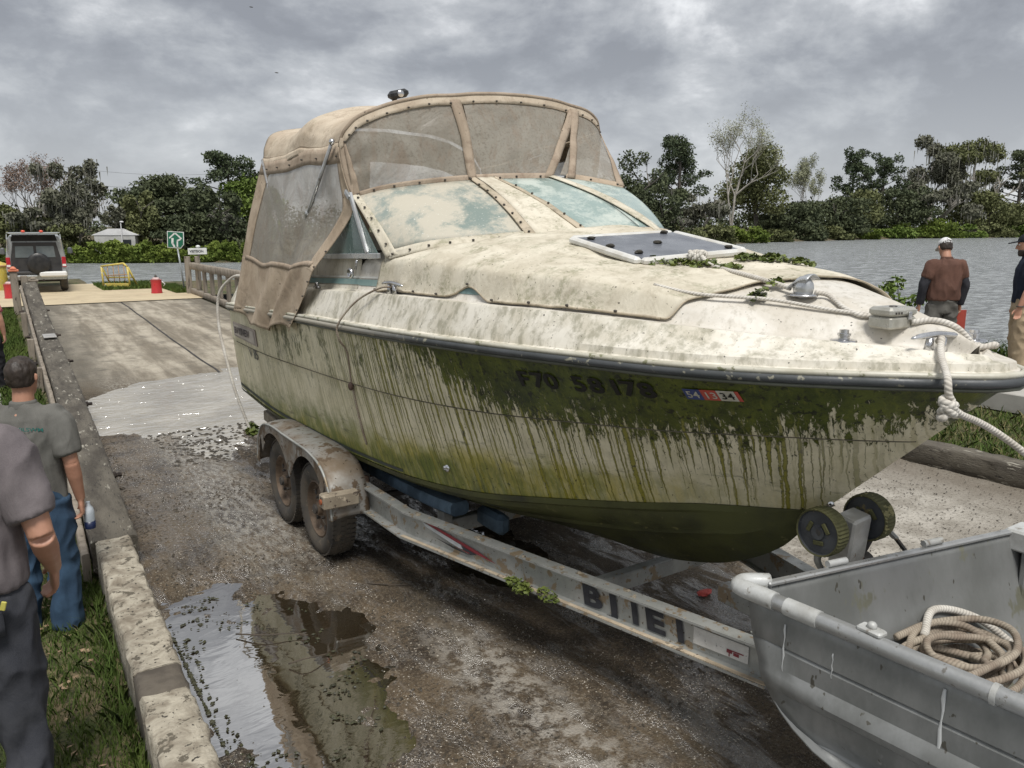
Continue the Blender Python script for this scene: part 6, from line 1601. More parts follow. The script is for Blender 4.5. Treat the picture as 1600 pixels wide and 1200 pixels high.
# leaves, twigs, grit and weed scraps on the ramp
grit = dirt('shell_grit', (.50, .46, .39), (.30, .26, .21), 30, .8)
def scraps(name, n, fxy, s0, s1, mat, label, hz=.4, cat='debris'):
    mb = MB()
    for k in range(n):
        x, y, z = fxy(); s_ = random.uniform(s0, s1); R = Matrix.Rotation(random.uniform(0, 6.3), 3, 'Z') @ Matrix.Rotation(random.uniform(-.4, .4), 3, 'X'); i = len(mb.v)
        for v in ((-1, -.3, 0), (.2, -.7, 0), (1, .2, 0), (-.2, .6, 0), (0, 0, hz)): mb.v.append(tuple(Vector((x, y, z))+R @ Vector(v)*s_))
        for f in ((0, 1, 4), (1, 2, 4), (2, 3, 4), (3, 0, 4)): mb.face([i+q for q in f])
    return tag(mb.build(name, mat, fixn=False), label, cat, kind='stuff')
def rr_():
    while True:
        y = 2.2+7.5*random.random()**1.4; x = .7+4.2*random.random()
        if nz(x*1.6, y*.8, 6)+.3*nz(x*5, y*5) > -.05: return (x, y, lane_h(x, y)+.001)
scraps('shell_grit', 9000, rr_, .0025, .007, grit, 'pale shell grit scattered over the muddy ramp', .5)
mudm = dirt('dark_mud_clod', (.030, .024, .017), (.055, .045, .03), 20, .7)
def rm_():
    while True:
        y = 2.5+8*random.random(); x = .75+2.6*random.random()
        if nz(x*1.1, y*.9, 16)+.35*nz(x*6, y*6) > .12 or x < .95+.08*nz(y*3): return (x, y, lane_h(x, y)+.001)
scraps('mud_clod', 3800, rm_, .004, .014, mudm, 'small dark clods of mud and weed over the ramp', .7)
scraps('apron_grit', 2600, lambda: (5+2.9*random.random(), 1.5+8*random.random(), .008), .004, .013, mudm, 'dark grit on the dry apron right of the trailer', .6)
def pe_():
    a = random.uniform(0, 2*pi); x = 1.02+.5*cos(a)*random.uniform(.5, 1.1); y = 4.0+1.1*sin(a)*random.uniform(.6, 1.1); 
    while nz(x*5, y*5, 8) < .02 and x > .78: a = random.uniform(0, 2*pi); x = 1.02+.5*cos(a)*random.uniform(.5, 1.1); y = 4.0+1.1*sin(a)*random.uniform(.6, 1.1)
    return (max(.70, x), y, -.014+.004*random.random())
scraps('puddle_weed', 520, pe_, .004, .020, dirt('rotting_weed', (.022, .022, .010), (.05, .05, .02), 20, .6), 'rotting weed scraps floating round the edge of the puddle', .4)
def pw_(): x = 1.4+1.2*random.random(); y = 8.3+1.6*random.random(); return (x, y, max(-.012, lane_h(x, y)))
scraps('pool_weed', 420, pw_, .012, .04, mudm, 'dark weed scraps at the near edge of the big pool', .35)
scraps('lawn_leaf', 420, lambda: (lambda x, y: (x, y, zlawn(x, y)+.03))(.3-1.5*random.random(), 2+5*random.random()), .012, .028, dirt('dead_leaf', (.20, .12, .07), (.33, .24, .15), 20, .8), 'dead brown leaves scattered on the left lawn', .2, 'leaves')
twig = dirt('dark_twig', (.05, .04, .03), (.09, .07, .05), 20, .8)
for i, (p, lb) in enumerate((([(1.02, 4.55, .0), (1.15, 4.42, .015), (1.30, 4.36, .008), (1.38, 4.30, .0)], 'long forked twig at the far end of the puddle'), ([(1.18, 4.05, .0), (1.26, 4.0, .03), (1.40, 4.02, .006)], 'short bent twig standing out of the puddle'), ([(1.95, 4.75, .005), (2.08, 4.62, .012), (2.20, 4.55, .005)], 'pale stick on the mud below the trailer wheels'))):
    tag(MB().tube(curve(p, 4), [.005]*4+[.004]*4+[.003]*(len(curve(p, 4))-8), 5).build('twig', twig, smooth=True), lb, 'twig')
mb = MB(); mb.blob((3.75, 3.35, .02), .045, 8, 5, (1.3, .7, .4), .25); tag(mb.build('litter', dirt('red_litter', (.6, .08, .06))), 'small crumpled red wrapper on the ramp behind the trailer beam', 'litter')
# ================================================================= PEOPLE
def organic(name, mb, mat, parent, voxel=.01, smooth=3, wr=0.0, wf=9, wz=.35, seed=0):
    me = bpy.data.meshes.new(name); me.from_pydata(mb.v, [], mb.f); o = bpy.data.objects.new(name, me); COL.objects.link(o)
    bm = bmesh.new(); bm.from_mesh(me); bmesh.ops.recalc_face_normals(bm, faces=bm.faces); bm.to_mesh(me); bm.free()
    r = o.modifiers.new('r', 'REMESH'); r.mode = 'VOXEL'; r.voxel_size = voxel; r.use_smooth_shade = True
    if smooth: s_ = o.modifiers.new('s', 'SMOOTH'); s_.factor = .5; s_.iterations = smooth
    dg = bpy.context.evaluated_depsgraph_get(); m2 = bpy.data.meshes.new_from_object(o.evaluated_get(dg))
    o.modifiers.clear(); old = o.data; o.data = m2; m2.name = name; bpy.data.meshes.remove(old)
    if wr:
        co = np.zeros(len(m2.vertices)*3, 'f'); no = np.zeros(len(m2.vertices)*3, 'f'); m2.vertices.foreach_get('co', co); m2.vertices.foreach_get('normal', no)
        co = co.reshape(-1, 3); no = no.reshape(-1, 3)
        d = np.array([mnoise.noise((p[0]*wf+.6*mnoise.noise((p[0]*3, p[1]*3, p[2]*5)), p[1]*wf, p[2]*wf*wz+seed))+.5*mnoise.noise((p[0]*wf*2.3, p[1]*wf*2.3, p[2]*wf+seed)) for p in co])
        d = 1-np.abs(d)*2.2
        co += no*(d*wr)[:, None]; m2.vertices.foreach_set('co', co.ravel()); m2.update()
    m2.materials.clear(); m2.materials.append(mat); m2.polygons.foreach_set('use_smooth', [True]*len(m2.polygons))
    if parent is not None: o.parent = parent
    return o
def cloth(name, c, c2, rough=.92, seam=0):
    m, t, b = newmat(name); P = objco(t); n = t.noise(P, 3.2, 4, .6); n2 = t.noise(t.scalev(P, 1, 1, .45), 13, 4, .6, .6); wv = t.noise(P, 320, 2, .5)
    col = t.mix(t.ss(n, .34, .66), c, c2); col = t.mix(t.mul(t.ss(n2, .5, .7), .35), col, tuple(q*.6 for q in c2)); col = t.mix(t.mul(t.ss(wv, .4, .6), .18), col, tuple(q*1.5 for q in c))
    t.put(b.inputs['Base Color'], col); b.inputs['Roughness'].default_value = rough; b.inputs['Specular IOR Level'].default_value = .2
    t.put(b.inputs['Normal'], t.bump(wv, .25, .002, t.bump(n2, .5, .012))); return m
skin_m = dirt('skin', (.46, .245, .165), (.40, .20, .13), 6, .55, bump=.12, bscale=120)
hair_m = dirt('dark_brown_hair', (.022, .015, .011), (.045, .032, .024), 22, .6, bump=.9, bscale=90, stretch=(1, 1, .35)); eye_m = dirt('eye_white', (.6, .58, .55), rough=.3)
def oval(c, rx, ry, n=20, tilt=0): return [Vector((c[0]+rx*cos(2*pi*k/n), c[1]+ry*sin(2*pi*k/n), c[2]+tilt*sin(2*pi*k/n))) for k in range(n)]
def taper(mb, pts, rs, n=12, flat=1.0): 
    P = curve(pts, 4); m = len(rs)-1; R = [float(np.interp(i/(len(P)-1)*m, range(m+1), rs)) for i in range(len(P))]; return mb.tube(P, R, n, flat=flat)
def hand(mb, w, d, side, curl=.5, palm=None, up=None):
    """palm and five bent fingers; w wrist, d direction the hand points, side = thumb direction"""
    w = Vector(w); d = Vector(d).normalized(); th = Vector(side); th = (th-d*th.dot(d)).normalized(); nrm = d.cross(th)*(palm or 1)
    taper(mb, [w-d*.02, w+d*.03, w+d*.085], [.027, .036, .036], 10, .55) if False else None
    mb.loft([[w+d*h+th*(a*cos(2*pi*k/12))+nrm*(b_*sin(2*pi*k/12)) for k in range(12)] for h, a, b_ in ((-.03, .024, .020), (.0, .027, .019), (.04, .038, .017), (.085, .041, .015), (.098, .036, .011))])
    for i, (o_, L_) in enumerate(((.030, .070), (.010, .080), (-.010, .074), (-.029, .058))):
        p = w+d*.085+th*o_; q = p; dd = d.copy(); pts = [w+d*.05+th*o_*.8, p]
        for k in range(3):
            a = curl*(.55+.25*k+.05*i); dd = (dd*cos(a)+nrm*sin(a)).normalized(); q = q+dd*L_/3; pts.append(q)
        mb.tube(pts, [.010, .0102, .0095, .0088, .0075], 7)
    mb.tube([w+d*.02+th*.018, w+d*.045+th*.046+nrm*.006, w+d*.07+th*.058+nrm*.018, w+d*.092+th*.056+nrm*.030], [.014, .0125, .011, .009], 7)
def person(px, depth, z, rz, H, label, arms, shirt_m, trouser_m, sleeve=.6, lsleeve_m=None, hair=True, cap=None, bow=0.0, hem=.90, beard=False, group=None, stance=.10, sleeve_r=.068, belly=0.0, lean=0.0, leg=((0, 0), (0, 0))):
    k = H/1.78; root = empty('person', bearing(px, depth, z, 1.0), label, 'person', group, rz)
    def B(name, mb, m, **kw): 
        mb.v = [(x*k, (y+lean*zz/1.78)*k, zz*k) for x, y, zz in mb.v]; return organic(name, mb, m, root, **kw)
    hc = Vector((0, .03+.10*bow, 1.655-.05*bow)); hr = Matrix.Rotation(-bow*.9, 3, 'X')
    # body: one continuous skin surface
    mb = MB()
    mb.loft([oval((0, -.005, z_), rx, ry) for z_, rx, ry in ((.86, .13, .09), (.95, .155, .105), (1.08, .145, .10), (1.25, .165, .11), (1.38, .175, .105), (1.45, .13, .085), (1.49, .065, .062))])
    taper(mb, [(0, 0, 1.42), (0, .008, 1.50), hc+hr @ Vector((0, -.012, -.06))], [.068, .060, .056], 14)
    hd = [(-.118, .018, .018, .052), (-.112, .034, .036, .040), (-.095, .050, .056, .026), (-.06, .064, .078, .010), (-.02, .072, .090, .0), (.03, .076, .097, -.004), (.07, .071, .090, -.007), (.10, .052, .068, -.008), (.118, .022, .03, -.008)]
    mb.loft([[hc+hr @ Vector((rx*cos(2*pi*j/20), oy+ry*sin(2*pi*j/20), h)) for j in range(20)] for h, rx, ry, oy in hd])
    mb.tube([hc+hr @ Vector(v) for v in ((0, .088, .018), (0, .104, -.012), (0, .112, -.032), (0, .092, -.040))], [.009, .012, .016, .010], 8)
    for s in (-1, 1):
        mb.tube([hc+hr @ Vector(v) for v in ((s*.070, -.002, .018), (s*.083, -.014, .020), (s*.084, -.016, -.006), (s*.074, -.004, -.030))], [.008, .011, .010, .007], 8)
        mb.tube([hc+hr @ Vector(v) for v in ((s*.012, .090, -.066), (s*.028, .080, -.064))], [.007, .005], 6)
        mb.tube([hc+hr @ Vector(v) for v in ((s*.014, .092, .026), (s*.050, .078, .026))], [.008, .006], 6)
    for s, (el, wr, hdir, th, cu, pl) in zip((-1, 1), arms):
        sh = Vector((s*.178, -.005, 1.415)); el = Vector(el); wr = Vector(wr)
        taper(mb, [sh+Vector((-s*.06, 0, .0)), sh, sh.lerp(el, .5)+Vector((s*.008, 0, 0)), el], [.055, .058, .050, .042], 12)
        taper(mb, [el, el.lerp(wr, .35), wr], [.043, .043, .027], 12); hand(mb, wr, hdir, th, cu, pl)
    for s, (fy, kx) in zip((-1, 1), leg):
        taper(mb, [(s*.085, 0, .92), (s*(stance-.005), .012+fy*.5, .50), (s*stance, -.02+fy, .10)], [.092, .060, .040], 12)
    B('body', mb, skin_m, voxel=.0075, smooth=2)
    # eyes
    for s in (-1, 1): 
        e = MB(); e.blob(hc+hr @ Vector((s*.031, .083, .010)), .011, 8, 6); e.v = [(x*k, (y+lean*zz/1.78)*k, zz*k) for x, y, zz in e.v]; e.build('eye', eye_m, root, smooth=True, local=True)
    # shirt with sleeves
    mb = MB(); sl = sleeve
    mb.loft([oval((0, -.005+oy, z_), rx, ry) for z_, rx, ry, oy in ((hem, .185+belly*.3, .130+belly*.5, .0), (hem+.06, .182+belly*.5, .130+belly*.8, .01*belly), (1.10, .176+belly*.6, .128+belly, .0), (1.22, .186+belly*.3, .134+belly*.4, 0), (1.35, .200, .130, -.004), (1.425, .182, .112, -.008), (1.475, .105, .085, -.004), (1.505, .066, .066, .004))])
    for s, (el, wr, *_) in zip((-1, 1), arms):
        sh = Vector((s*.178, -.005, 1.405)); el = Vector(el); wr = Vector(wr)
        taper(mb, [sh+Vector((-s*.08, 0, .01)), sh, sh.lerp(el, min(sl, 1)*.6), sh.lerp(el, min(sl, 1))], [.075, .080, sleeve_r+.006, sleeve_r], 14)
        if sl > 1 and not lsleeve_m: taper(mb, [el, wr], [sleeve_r-.008, .046], 12)
    B('shirt', mb, shirt_m, voxel=.010, smooth=3, wr=.014, wf=6.5, seed=px*.1)
    mb = MB(); mb.loft([[Vector((q.x, q.y, q.z)) for q in oval((0, .003, z_), r_, r_*1.02)] for z_, r_ in ((1.475, .080), (1.505, .074), (1.525, .071))]); B('collar', mb, shirt_m, voxel=.008, smooth=2)
    if lsleeve_m:
        for s, (el, wr, *_) in zip((-1, 1), arms):
            sh = Vector((s*.178, -.005, 1.405)); el = Vector(el); wr = Vector(wr); mb = MB()
            taper(mb, [sh.lerp(el, .42), sh.lerp(el, .8), el, el.lerp(wr, .5), wr], [.066, .063, .060, .054, .045], 14); B('sleeve', mb, lsleeve_m, voxel=.010, smooth=3, wr=.006, wf=9, seed=s)
    # trousers
    mb = MB()
    mb.loft([oval((0, -.006, z_), rx, ry) for z_, rx, ry in ((.80, .165, .118), (.88, .178, .128), (.97, .172, .122), (1.02, .165, .118))])
    for s, (fy, kx) in zip((-1, 1), leg):
        taper(mb, [(s*.085, -.004, .90), (s*(stance-.012), .004, .72), (s*(stance-.004), .016+fy*.5, .50), (s*stance, -.01+fy*.85, .27), (s*stance, -.014+fy, .075)], [.108, .100, .082, .076, .080], 16)
    B('trousers', mb, trouser_m, voxel=.010, smooth=2, wr=.017, wf=6.5, wz=1.1, seed=px*.37)
    mb = MB(); mb.loft([oval((0, -.006, z_), .171, .124) for z_ in (.985, 1.0, 1.015)]); B('belt', mb, dirt('black_belt', (.02, .018, .016), rough=.5), voxel=.009, smooth=1)
    for s, (fy, kx) in zip((-1, 1), leg):
        mb = MB(); mb.loft([[Vector((s*stance+rx*cos(2*pi*j/14), .045+fy+ry*sin(2*pi*j/14), z_)) for j in range(14)] for z_, rx, ry in ((.0, .046, .140), (.03, .050, .145), (.055, .046, .130), (.085, .040, .075), (.115, .038, .055))]); B('shoe', mb, dirt('dark_shoe', (.035, .03, .028), (.07, .06, .05), rough=.6), voxel=.010, smooth=2)
    if hair:
        mb = MB(); hh = [(-.045, .058, .050, -.040), (-.02, .074, .078, -.022), (.02, .080, .098, -.010), (.06, .080, .101, -.008), (.095, .064, .084, -.008), (.122, .036, .05, -.008), (.130, .012, .016, -.008)]
        mb.loft([[hc+hr @ Vector((rx*cos(2*pi*j/20), oy+ry*sin(2*pi*j/20)*(1 if sin(2*pi*j/20) < 0 else (.74 if h < .05 else .96)), h)) for j in range(20)] for h, rx, ry, oy in hh]); B('hair', mb, hair_m, voxel=.008, smooth=1, wr=.004, wf=40)
    if beard:
        mb = MB(); mb.loft([[hc+hr @ Vector((rx*cos(2*pi*j/16), oy+ry*sin(2*pi*j/16), h)) for j in range(16)] for h, rx, ry, oy in ((-.132, .03, .03, .056), (-.11, .050, .050, .044), (-.08, .066, .064, .030), (-.055, .070, .066, .024))]); B('beard', mb, hair_m, voxel=.008, smooth=1, wr=.003, wf=40)
    if cap:
        mb = MB(); mb.loft([[hc+hr @ Vector((rx*cos(2*pi*j/20), -.006+ry*sin(2*pi*j/20), h)) for j in range(20)] for h, rx, ry in ((.035, .084, .104), (.07, .083, .102), (.10, .068, .086), (.128, .038, .05), (.136, .01, .012))])
        mb.loft([[hc+hr @ Vector((.062*cos(2*pi*j/16), .125+.075*sin(2*pi*j/16), h+.012*sin(2*pi*j/16)*-1)) for j in range(16)] for h in (.036, .048)])
        cp = B('cap', mb, cap, voxel=.007, smooth=1)
        mb = MB(); mb.blob(hc+hr @ Vector((0, -.100, .060)), .022, 12, 6, (1.2, .35, .8)); mb.v = [(x*k, y*k, z_*k) for x, y, z_ in mb.v]; mb.build('cap_gap', hair_m, cp, smooth=True, local=True)
    return root, k
grey_sh = cloth('grey_polo', (.145, .142, .130), (.108, .105, .095)); mauve_sh = cloth('faded_grey_tee', (.165, .145, .148), (.115, .10, .105)); 
jean_b = cloth('blue_jeans', (.045, .085, .14), (.028, .050, .085)); jean_g = cloth('charcoal_jeans', (.062, .064, .072), (.034, .036, .044))
brown_sh = cloth('brown_shirt', (.130, .068, .050), (.095, .052, .040)); char_sl = cloth('charcoal_sleeve', (.045, .045, .052), (.028, .028, .034)); grey_tr = cloth('grey_trousers', (.125, .12, .108), (.09, .086, .078))
navy_sh = cloth('navy_tee', (.020, .026, .042), (.014, .018, .03)); khaki = cloth('khaki_cargo', (.36, .285, .19), (.29, .225, .15)); blk_tr = cloth('black_trousers', (.02, .02, .022), (.012, .012, .014)); pink_sh = cloth('pink_top', (.40, .12, .14), (.3, .09, .1))
AH = lambda x, y=0.0: None
V_YAW = -YAW
pa, ka = person(52, 4.62, -.16, -YAW+.12, 1.80, 'man with short dark hair in a grey polo shirt with printed back and blue jeans', (((-.235, -.02, 1.14), (-.235, .10, .90), (0, .15, -1), (1, 0, 0), .5, -1), ((.245, -.03, 1.14), (.250, .03, .89), (0, .10, -1), (-.3, 1, 0), .8, -1)), grey_sh, jean_b, sleeve=.78, sleeve_r=.070, hem=.87, stance=.115)
hold = pa.matrix_basis @ Vector((.27*ka, .075*ka, .76*ka))
bt = empty('drink_bottle', hold, 'small bottle with a dark blue base held by the man in the grey polo', 'bottle')
mb = MB(); mb.lathe([(0, -.075), (.030, -.075), (.032, -.07), (.032, .03), (.026, .055), (.013, .075), (.013, .095), (0, .095)], hold, 'z', 16); mb.build('bottle_body', dirt('clear_plastic_bottle', (.50, .54, .58), (.36, .4, .44), 9, .12), bt, smooth=True, autos=50)
mb = MB(); mb.lathe([(.0325, -.078), (.0335, -.07), (.0335, -.03), (.0325, -.03)], hold, 'z', 16); mb.build('bottle_base', dirt('navy_plastic', (.015, .025, .08), rough=.25), bt, smooth=True)
# printed lettering on the back of the grey polo
def backprint(txt, x0, m_, name):
    mb = MB(); 
    def f(x, y):
        xx = x0+x; return Vector((xx*ka, (-.148+.05*(xx/.16)**2-.004)*ka, (1.372-.06*(xx/.16)**2*.3)*ka+y))
    text_mb(mb, txt, .022, f, width=1.15, bold=.02); o = mb.build(name, m_, pa, local=True); return o
pg = dirt('print_green', (.02, .14, .12), rough=.8); backprint('A.CNCI', -.118, pg, 'back_print'); backprint('MCE', -.028, dirt('print_white', (.6, .6, .6), rough=.8), 'back_print'); backprint('BLSWM', .030, pg, 'back_print')
pb, kb = person(-54, 2.78, .06, -YAW+.25, 1.93, 'nearest man at the left edge in a faded grey tee and charcoal jeans', (((-.25, -.02, 1.16), (-.22, .12, .95), (0, .3, -1), (1, 0, 0), .5, -1), ((.275, -.06, 1.11), (.245, .12, .92), (-.2, .5, -1), (0, 0, 1), .5, -1)), mauve_sh, jean_g, sleeve=.76, sleeve_r=.070, hem=.93, stance=.12, belly=.02)
mb = MB(); mb.box((.155*kb, -.125*kb, .895*kb), (.018, .008, .035), Matrix.Rotation(.3, 3, 'Y'), bev=.002); mb.build('pocket_tag', dirt('yellow_tag', (.62, .56, .12)), pb, local=True)
mb = MB(); mb.sheet(lambda u, v: Vector(((.035+.11*u)*kb, (-.132+.025*u)*kb, (.91-.13*v-.012*sin(pi*u)*(v > .9))*kb)), 4, 4); mb.build('back_pocket', jean_g, pb, smooth=True, solid=.006, local=True)
pc, kc_ = person(1473, 10.5, .48, -YAW-.05, 1.80, 'man in a brown shirt and white cap seen from behind, looking down', (((-.262, .0, 1.15), (-.262, .06, .90), (0, .1, -1), (.3, 1, 0), .6, -1), ((.262, .0, 1.15), (.250, .05, .90), (0, .1, -1), (-.3, 1, 0), .9, -1)), brown_sh, grey_tr, sleeve=.62, sleeve_r=.072, lsleeve_m=char_sl, hair=True, cap=cloth('white_cap', (.72, .72, .72), (.6, .6, .6)), bow=.45, hem=.965, stance=.11, belly=.035)
rb = pc.matrix_basis @ Vector((.29, .10, .62)); R = Matrix.Rotation(-YAW+.15, 3, 'Z')
o = MB().box(rb, (.20, .012, .42), R, bev=.004).build('red_board', dirt('red_card', (.42, .075, .05), (.36, .06, .045), 5, .5)); tag(o, 'flat red board held in the right hand of the man in the brown shirt', 'board')
pd, kd = person(1600, 9.9, .48, -YAW+1.15, 1.84, 'man in navy tee, khaki cargo trousers and dark cap at the right edge', (((-.250, .0, 1.15), (-.275, .08, .92), (0, .1, -1), (.3, 1, 0), .6, -1), ((.262, .0, 1.15), (.250, .05, .90), (0, .1, -1), (-.3, 1, 0), .6, -1)), navy_sh, khaki, sleeve=.62, sleeve_r=.078, cap=cloth('dark_cap', (.02, .022, .03), (.015, .016, .02)), beard=True, bow=.1, hem=.96, stance=.14)
mb = MB(); mb.tube([Vector((-.275+.036*cos(a), .075+.036*sin(a), .935))*kd for a in [i/14*2*pi for i in range(14)]], .008, 6, close=True); mb.build('wristwatch', dark_m, pd, smooth=True, local=True)
MB().box((-.155*kd, .02, .60*kd), (.03, .16, .19), bev=.01).build('cargo_pocket', khaki, pd, local=True)
pe, ke = person(-24, 11.6, -.04, -YAW, 1.72, 'person in black trousers and a pink top cut off by the left edge', (((-.25, 0, 1.15), (-.25, .06, .9), (0, .1, -1), (.3, 1, 0), .6, -1), ((.25, 0, 1.15), (.25, .05, .90), (0, .1, -1), (-.3, 1, 0), .6, -1)), pink_sh, blk_tr, stance=.13)

# ================================================================= THINGS AT THE TOP OF THE RAMP
# sport utility vehicle seen from behind
suv = empty('parked_car', (0, 0, 0), 'white off road car with black tailgate and spare wheel, parked at the water edge', 'car')
silver = dirt('silver_paint', (.46, .48, .48), (.38, .40, .40), 2, .28, .35, bump=0); wpaint = dirt('white_paint', (.72, .72, .70), (.62, .62, .60), 2, .3, bump=0); blkp = dirt('black_plastic_trim', (.022, .022, .024), (.035, .034, .034), 5, .5)
gls = dirt('car_glass', (.085, .105, .11), (.14, .16, .165), 2, .06, bump=0); redl = dirt('red_lens', (.45, .02, .03), (.3, .015, .02), 5, .2, bump=0)
def L(name, mb, m, par=suv, **kw): return mb.build(name, m, par, local=True, **kw)
# body: x right, y forward, rear face at y=0
rings = []
for y, w_, zt in ((.0, .80, 1.06), (.05, .85, 1.10), (1.2, .87, 1.12), (3.2, .86, 1.08), (4.2, .82, .96), (4.4, .74, .80)):
    rings.append([Vector((sx*w_*f, y, z)) for sx, f, z in ((-1, .94, .42), (-1, 1, .52), (-1, 1, .85), (-1, .97, zt), (1, .97, zt), (1, 1, .85), (1, 1, .52), (1, .94, .42))])
L('body', MB().loft(rings), silver, smooth=True, autos=35)
rings = []
for y, w_, zt in ((.02, .72, 1.80), (.10, .73, 1.84), (1.4, .74, 1.86), (2.5, .72, 1.84), (3.1, .66, 1.55), (3.45, .70, 1.10)):
    rings.append([Vector((sx*q, y, z)) for sx, q, z in ((-1, .84, 1.05), (-1, w_+.02, zt-.10), (-1, w_-.06, zt), (1, w_-.06, zt), (1, w_+.02, zt-.10), (1, .84, 1.05))])
L('cabin', MB().loft(rings), silver, smooth=True, autos=35)
L('tailgate', MB().prism([(-.70, -.012, .58), (.70, -.012, .58), (.70, -.012, 1.10), (.60, -.012, 1.62), (-.60, -.012, 1.62), (-.70, -.012, 1.10)], (0, -.03, 0)), blkp)
for x0, x1 in ((-.57, -.05), (.03, .55)): L('rear_window', MB().prism([(x0, -.045, 1.14), (x1, -.045, 1.14), (x1*.96, -.045, 1.50), (x0*.96, -.045, 1.50)], (0, -.01, 0)), gls)
sw = MB(); sw.lathe([(0, -.20), (.20, -.20), (.29, -.185), (.33, -.15), (.335, -.06), (.30, -.04), (0, -.04)], (.06, 0, .95), 'y', 32); L('spare_wheel', sw, dirt('spare_cover', (.012, .012, .013), (.02, .02, .02), 9, .45), smooth=True, autos=40)
# raised roof lip, with the shade under it painted as a black panel
L('under_visor_shade', MB().prism([(-.64, -.02, 1.66), (.64, -.02, 1.66), (.60, -.02, 1.86), (-.60, -.02, 1.86)], (0, -.02, 0)), dirt('deep_black', (.008, .008, .009), rough=.8))
L('visor_hood', MB().box((0, -.16, 1.905), (1.36, .30, .02), bev=.006), silver)
for s in (-1, 1): L('visor_side', MB().prism([(s*.73, .0, 1.88), (s*.73, -.34, 1.73), (s*.76, -.05, 1.35), (s*.77, .0, 1.35)], (s*.02, 0, 0)), silver)
L('visor_trim', MB().beam((-.74, -.02, 1.925), (.74, -.02, 1.925), .04, .03), silver)
for x in (-.28, .22): 
    lm = MB().blob((x, -.05, 1.965), .05, 10, 6, (1.2, .8, .8)); L('roof_lamp', lm, dirt('red_roof_lamp', (.75, .10, .05), (.6, .08, .05), 5, .25), smooth=True)
for s in (-1, 1):
    tl = L('tail_light', MB().box((s*.775, -.02, .98), (.12, .05, .34), bev=.012), redl); 
    L('light_panel', MB().box((s*.775, -.048, .88), (.10, .01, .07), bev=.003), wpaint, tl)
L('bumper', MB().box((.44, -.10, .60), (.78, .22, .17), bev=.04), wpaint); L('bumper', MB().box((-.42, -.08, .545), (.82, .16, .07), bev=.02), silver); L('bumper_cover', MB().box((-.43, -.07, .64), (.84, .12, .12), bev=.03), blkp)
for s in (-1, 1):
    for y in (.75, 3.5):
        tw = MB(); tw.lathe([(.18, -.11), (.30, -.115), (.36, -.09), (.37, 0), (.36, .09), (.30, .115), (.18, .11)], (s*.72, y, .37), 'x', 28, cap=True); wo = L('wheel', tw, tyre_m, smooth=True, autos=45)
        L('rim', MB().lathe([(0, s*.118), (.10, s*.122), (.18, s*.112)], (s*.72, y, .37), 'x', 20), rim_m if 0 else silver, wo, smooth=True)
    L('side_window', MB().prism([(s*.835, .30, 1.12), (s*.835, 2.7, 1.12), (s*.765, 2.5, 1.66), (s*.765, .35, 1.66)], (s*.012, 0, 0)), gls)
mir_ = L('wing_mirror', MB().box((1.02, 2.6, 1.28), (.16, .08, .24), bev=.04), dirt('grey_mirror', (.16, .17, .18), rough=.4)); 
L('wing_mirror', MB().box((-1.02, 2.6, 1.28), (.16, .08, .24), bev=.04), MATS['grey_mirror'])
L('exhaust', MB().tube([(.15, -.02, .40), (.15, .6, .40)], .035, 8), dark_m); L('rear_axle', MB().tube([(-.7, .75, .37), (.7, .75, .37)], .06, 8), dark_m)
suv.location = bearing(57, 25.3, .345); suv.rotation_euler = (0, 0, -YAW+radians(31)-.02); suv.scale = (.98, .98, .98)
# yellow barrier frame
yel = dirt('yellow_paint', (.62, .50, .10), (.50, .40, .10), 6, .5, spots=(.55, .52, .42), spot_amt=.6)
br = empty('barrier', bearing(179, 27.0, .36), 'leaning yellow metal barrier with a grid of bars at the landing edge', 'barrier', rz=-YAW)
def Y(name, a, b_, r=.022, m_=yel): return MB().tube([a, b_], r, 6).build(name, m_, br, local=True, smooth=True)
Y('frame_bar', (-.46, 0, 0), (-.48, 0, .74), .03); Y('frame_bar', (-.48, 0, .74), (.28, 0, .84), .035); Y('frame_bar', (.28, 0, .84), (.40, 0, .72), .035); Y('frame_bar', (.40, 0, .72), (.44, 0, .02), .035)
Y('frame_bar', (-.46, 0, .06), (.44, 0, .06), .03)
MB().box((0, 0, .10), (.84, .03, .14), bev=.004).build('kick_board', yel, br, local=True)
og = dirt('orange_rust_bar', (.45, .27, .12), (.36, .2, .1), 9, .6)
for x in (-.27, -.08, .10, .28): Y('grid_bar', (x, .01, .16), (x-.01, .01, .80), .012, og)
for z in (.42,): Y('grid_bar', (-.46, .01, z), (.43, .01, z+.05), .014, og)
Y('rear_leg', (.42, .0, .70), (.50, .45, .0), .035); Y('rear_leg', (-.46, .0, .70), (-.40, .45, .0), .03); Y('rear_brace', (.47, .25, .35), (-.43, .25, .35), .025)
# red drums
def drum(px, d, z, label, full=True):
    r_ = empty('red_drum', bearing(px, d, z), label, 'drum', 'red drums on the landing'); b_ = r_.location
    MB().lathe([(0, 0), (.21, 0), (.215, .02), (.20, .06), (.195, .30), (.205, .46), (.215, .48), (0, .485)], b_, 'z', 20).build('drum_body', dirt('red_enamel', (.50, .035, .04), (.38, .03, .035), 4, .4, spots=(.12, .05, .04), spot_amt=.66), r_, smooth=True, autos=40)
    MB().lathe([(.14, .485), (.15, .52), (.10, .56), (0, .57)], b_, 'z', 14).build('lid', dirt('pale_red_lid', (.50, .28, .27), (.6, .5, .48), 9, .5), r_, smooth=True)
    MB().lathe([(.05, .56), (.045, .62), (.02, .66), (0, .665)], b_, 'z', 10).build('lid_knob', dark_m, r_, smooth=True)
    r_.scale = (.80, .80, .88)
    MB().tube([b_+Vector((.2, -.1, .42)), b_+Vector((.30, -.16, .33)), b_+Vector((.24, -.12, .26))], .015, 6).build('handle', roof_w, r_, smooth=True)
    return r_
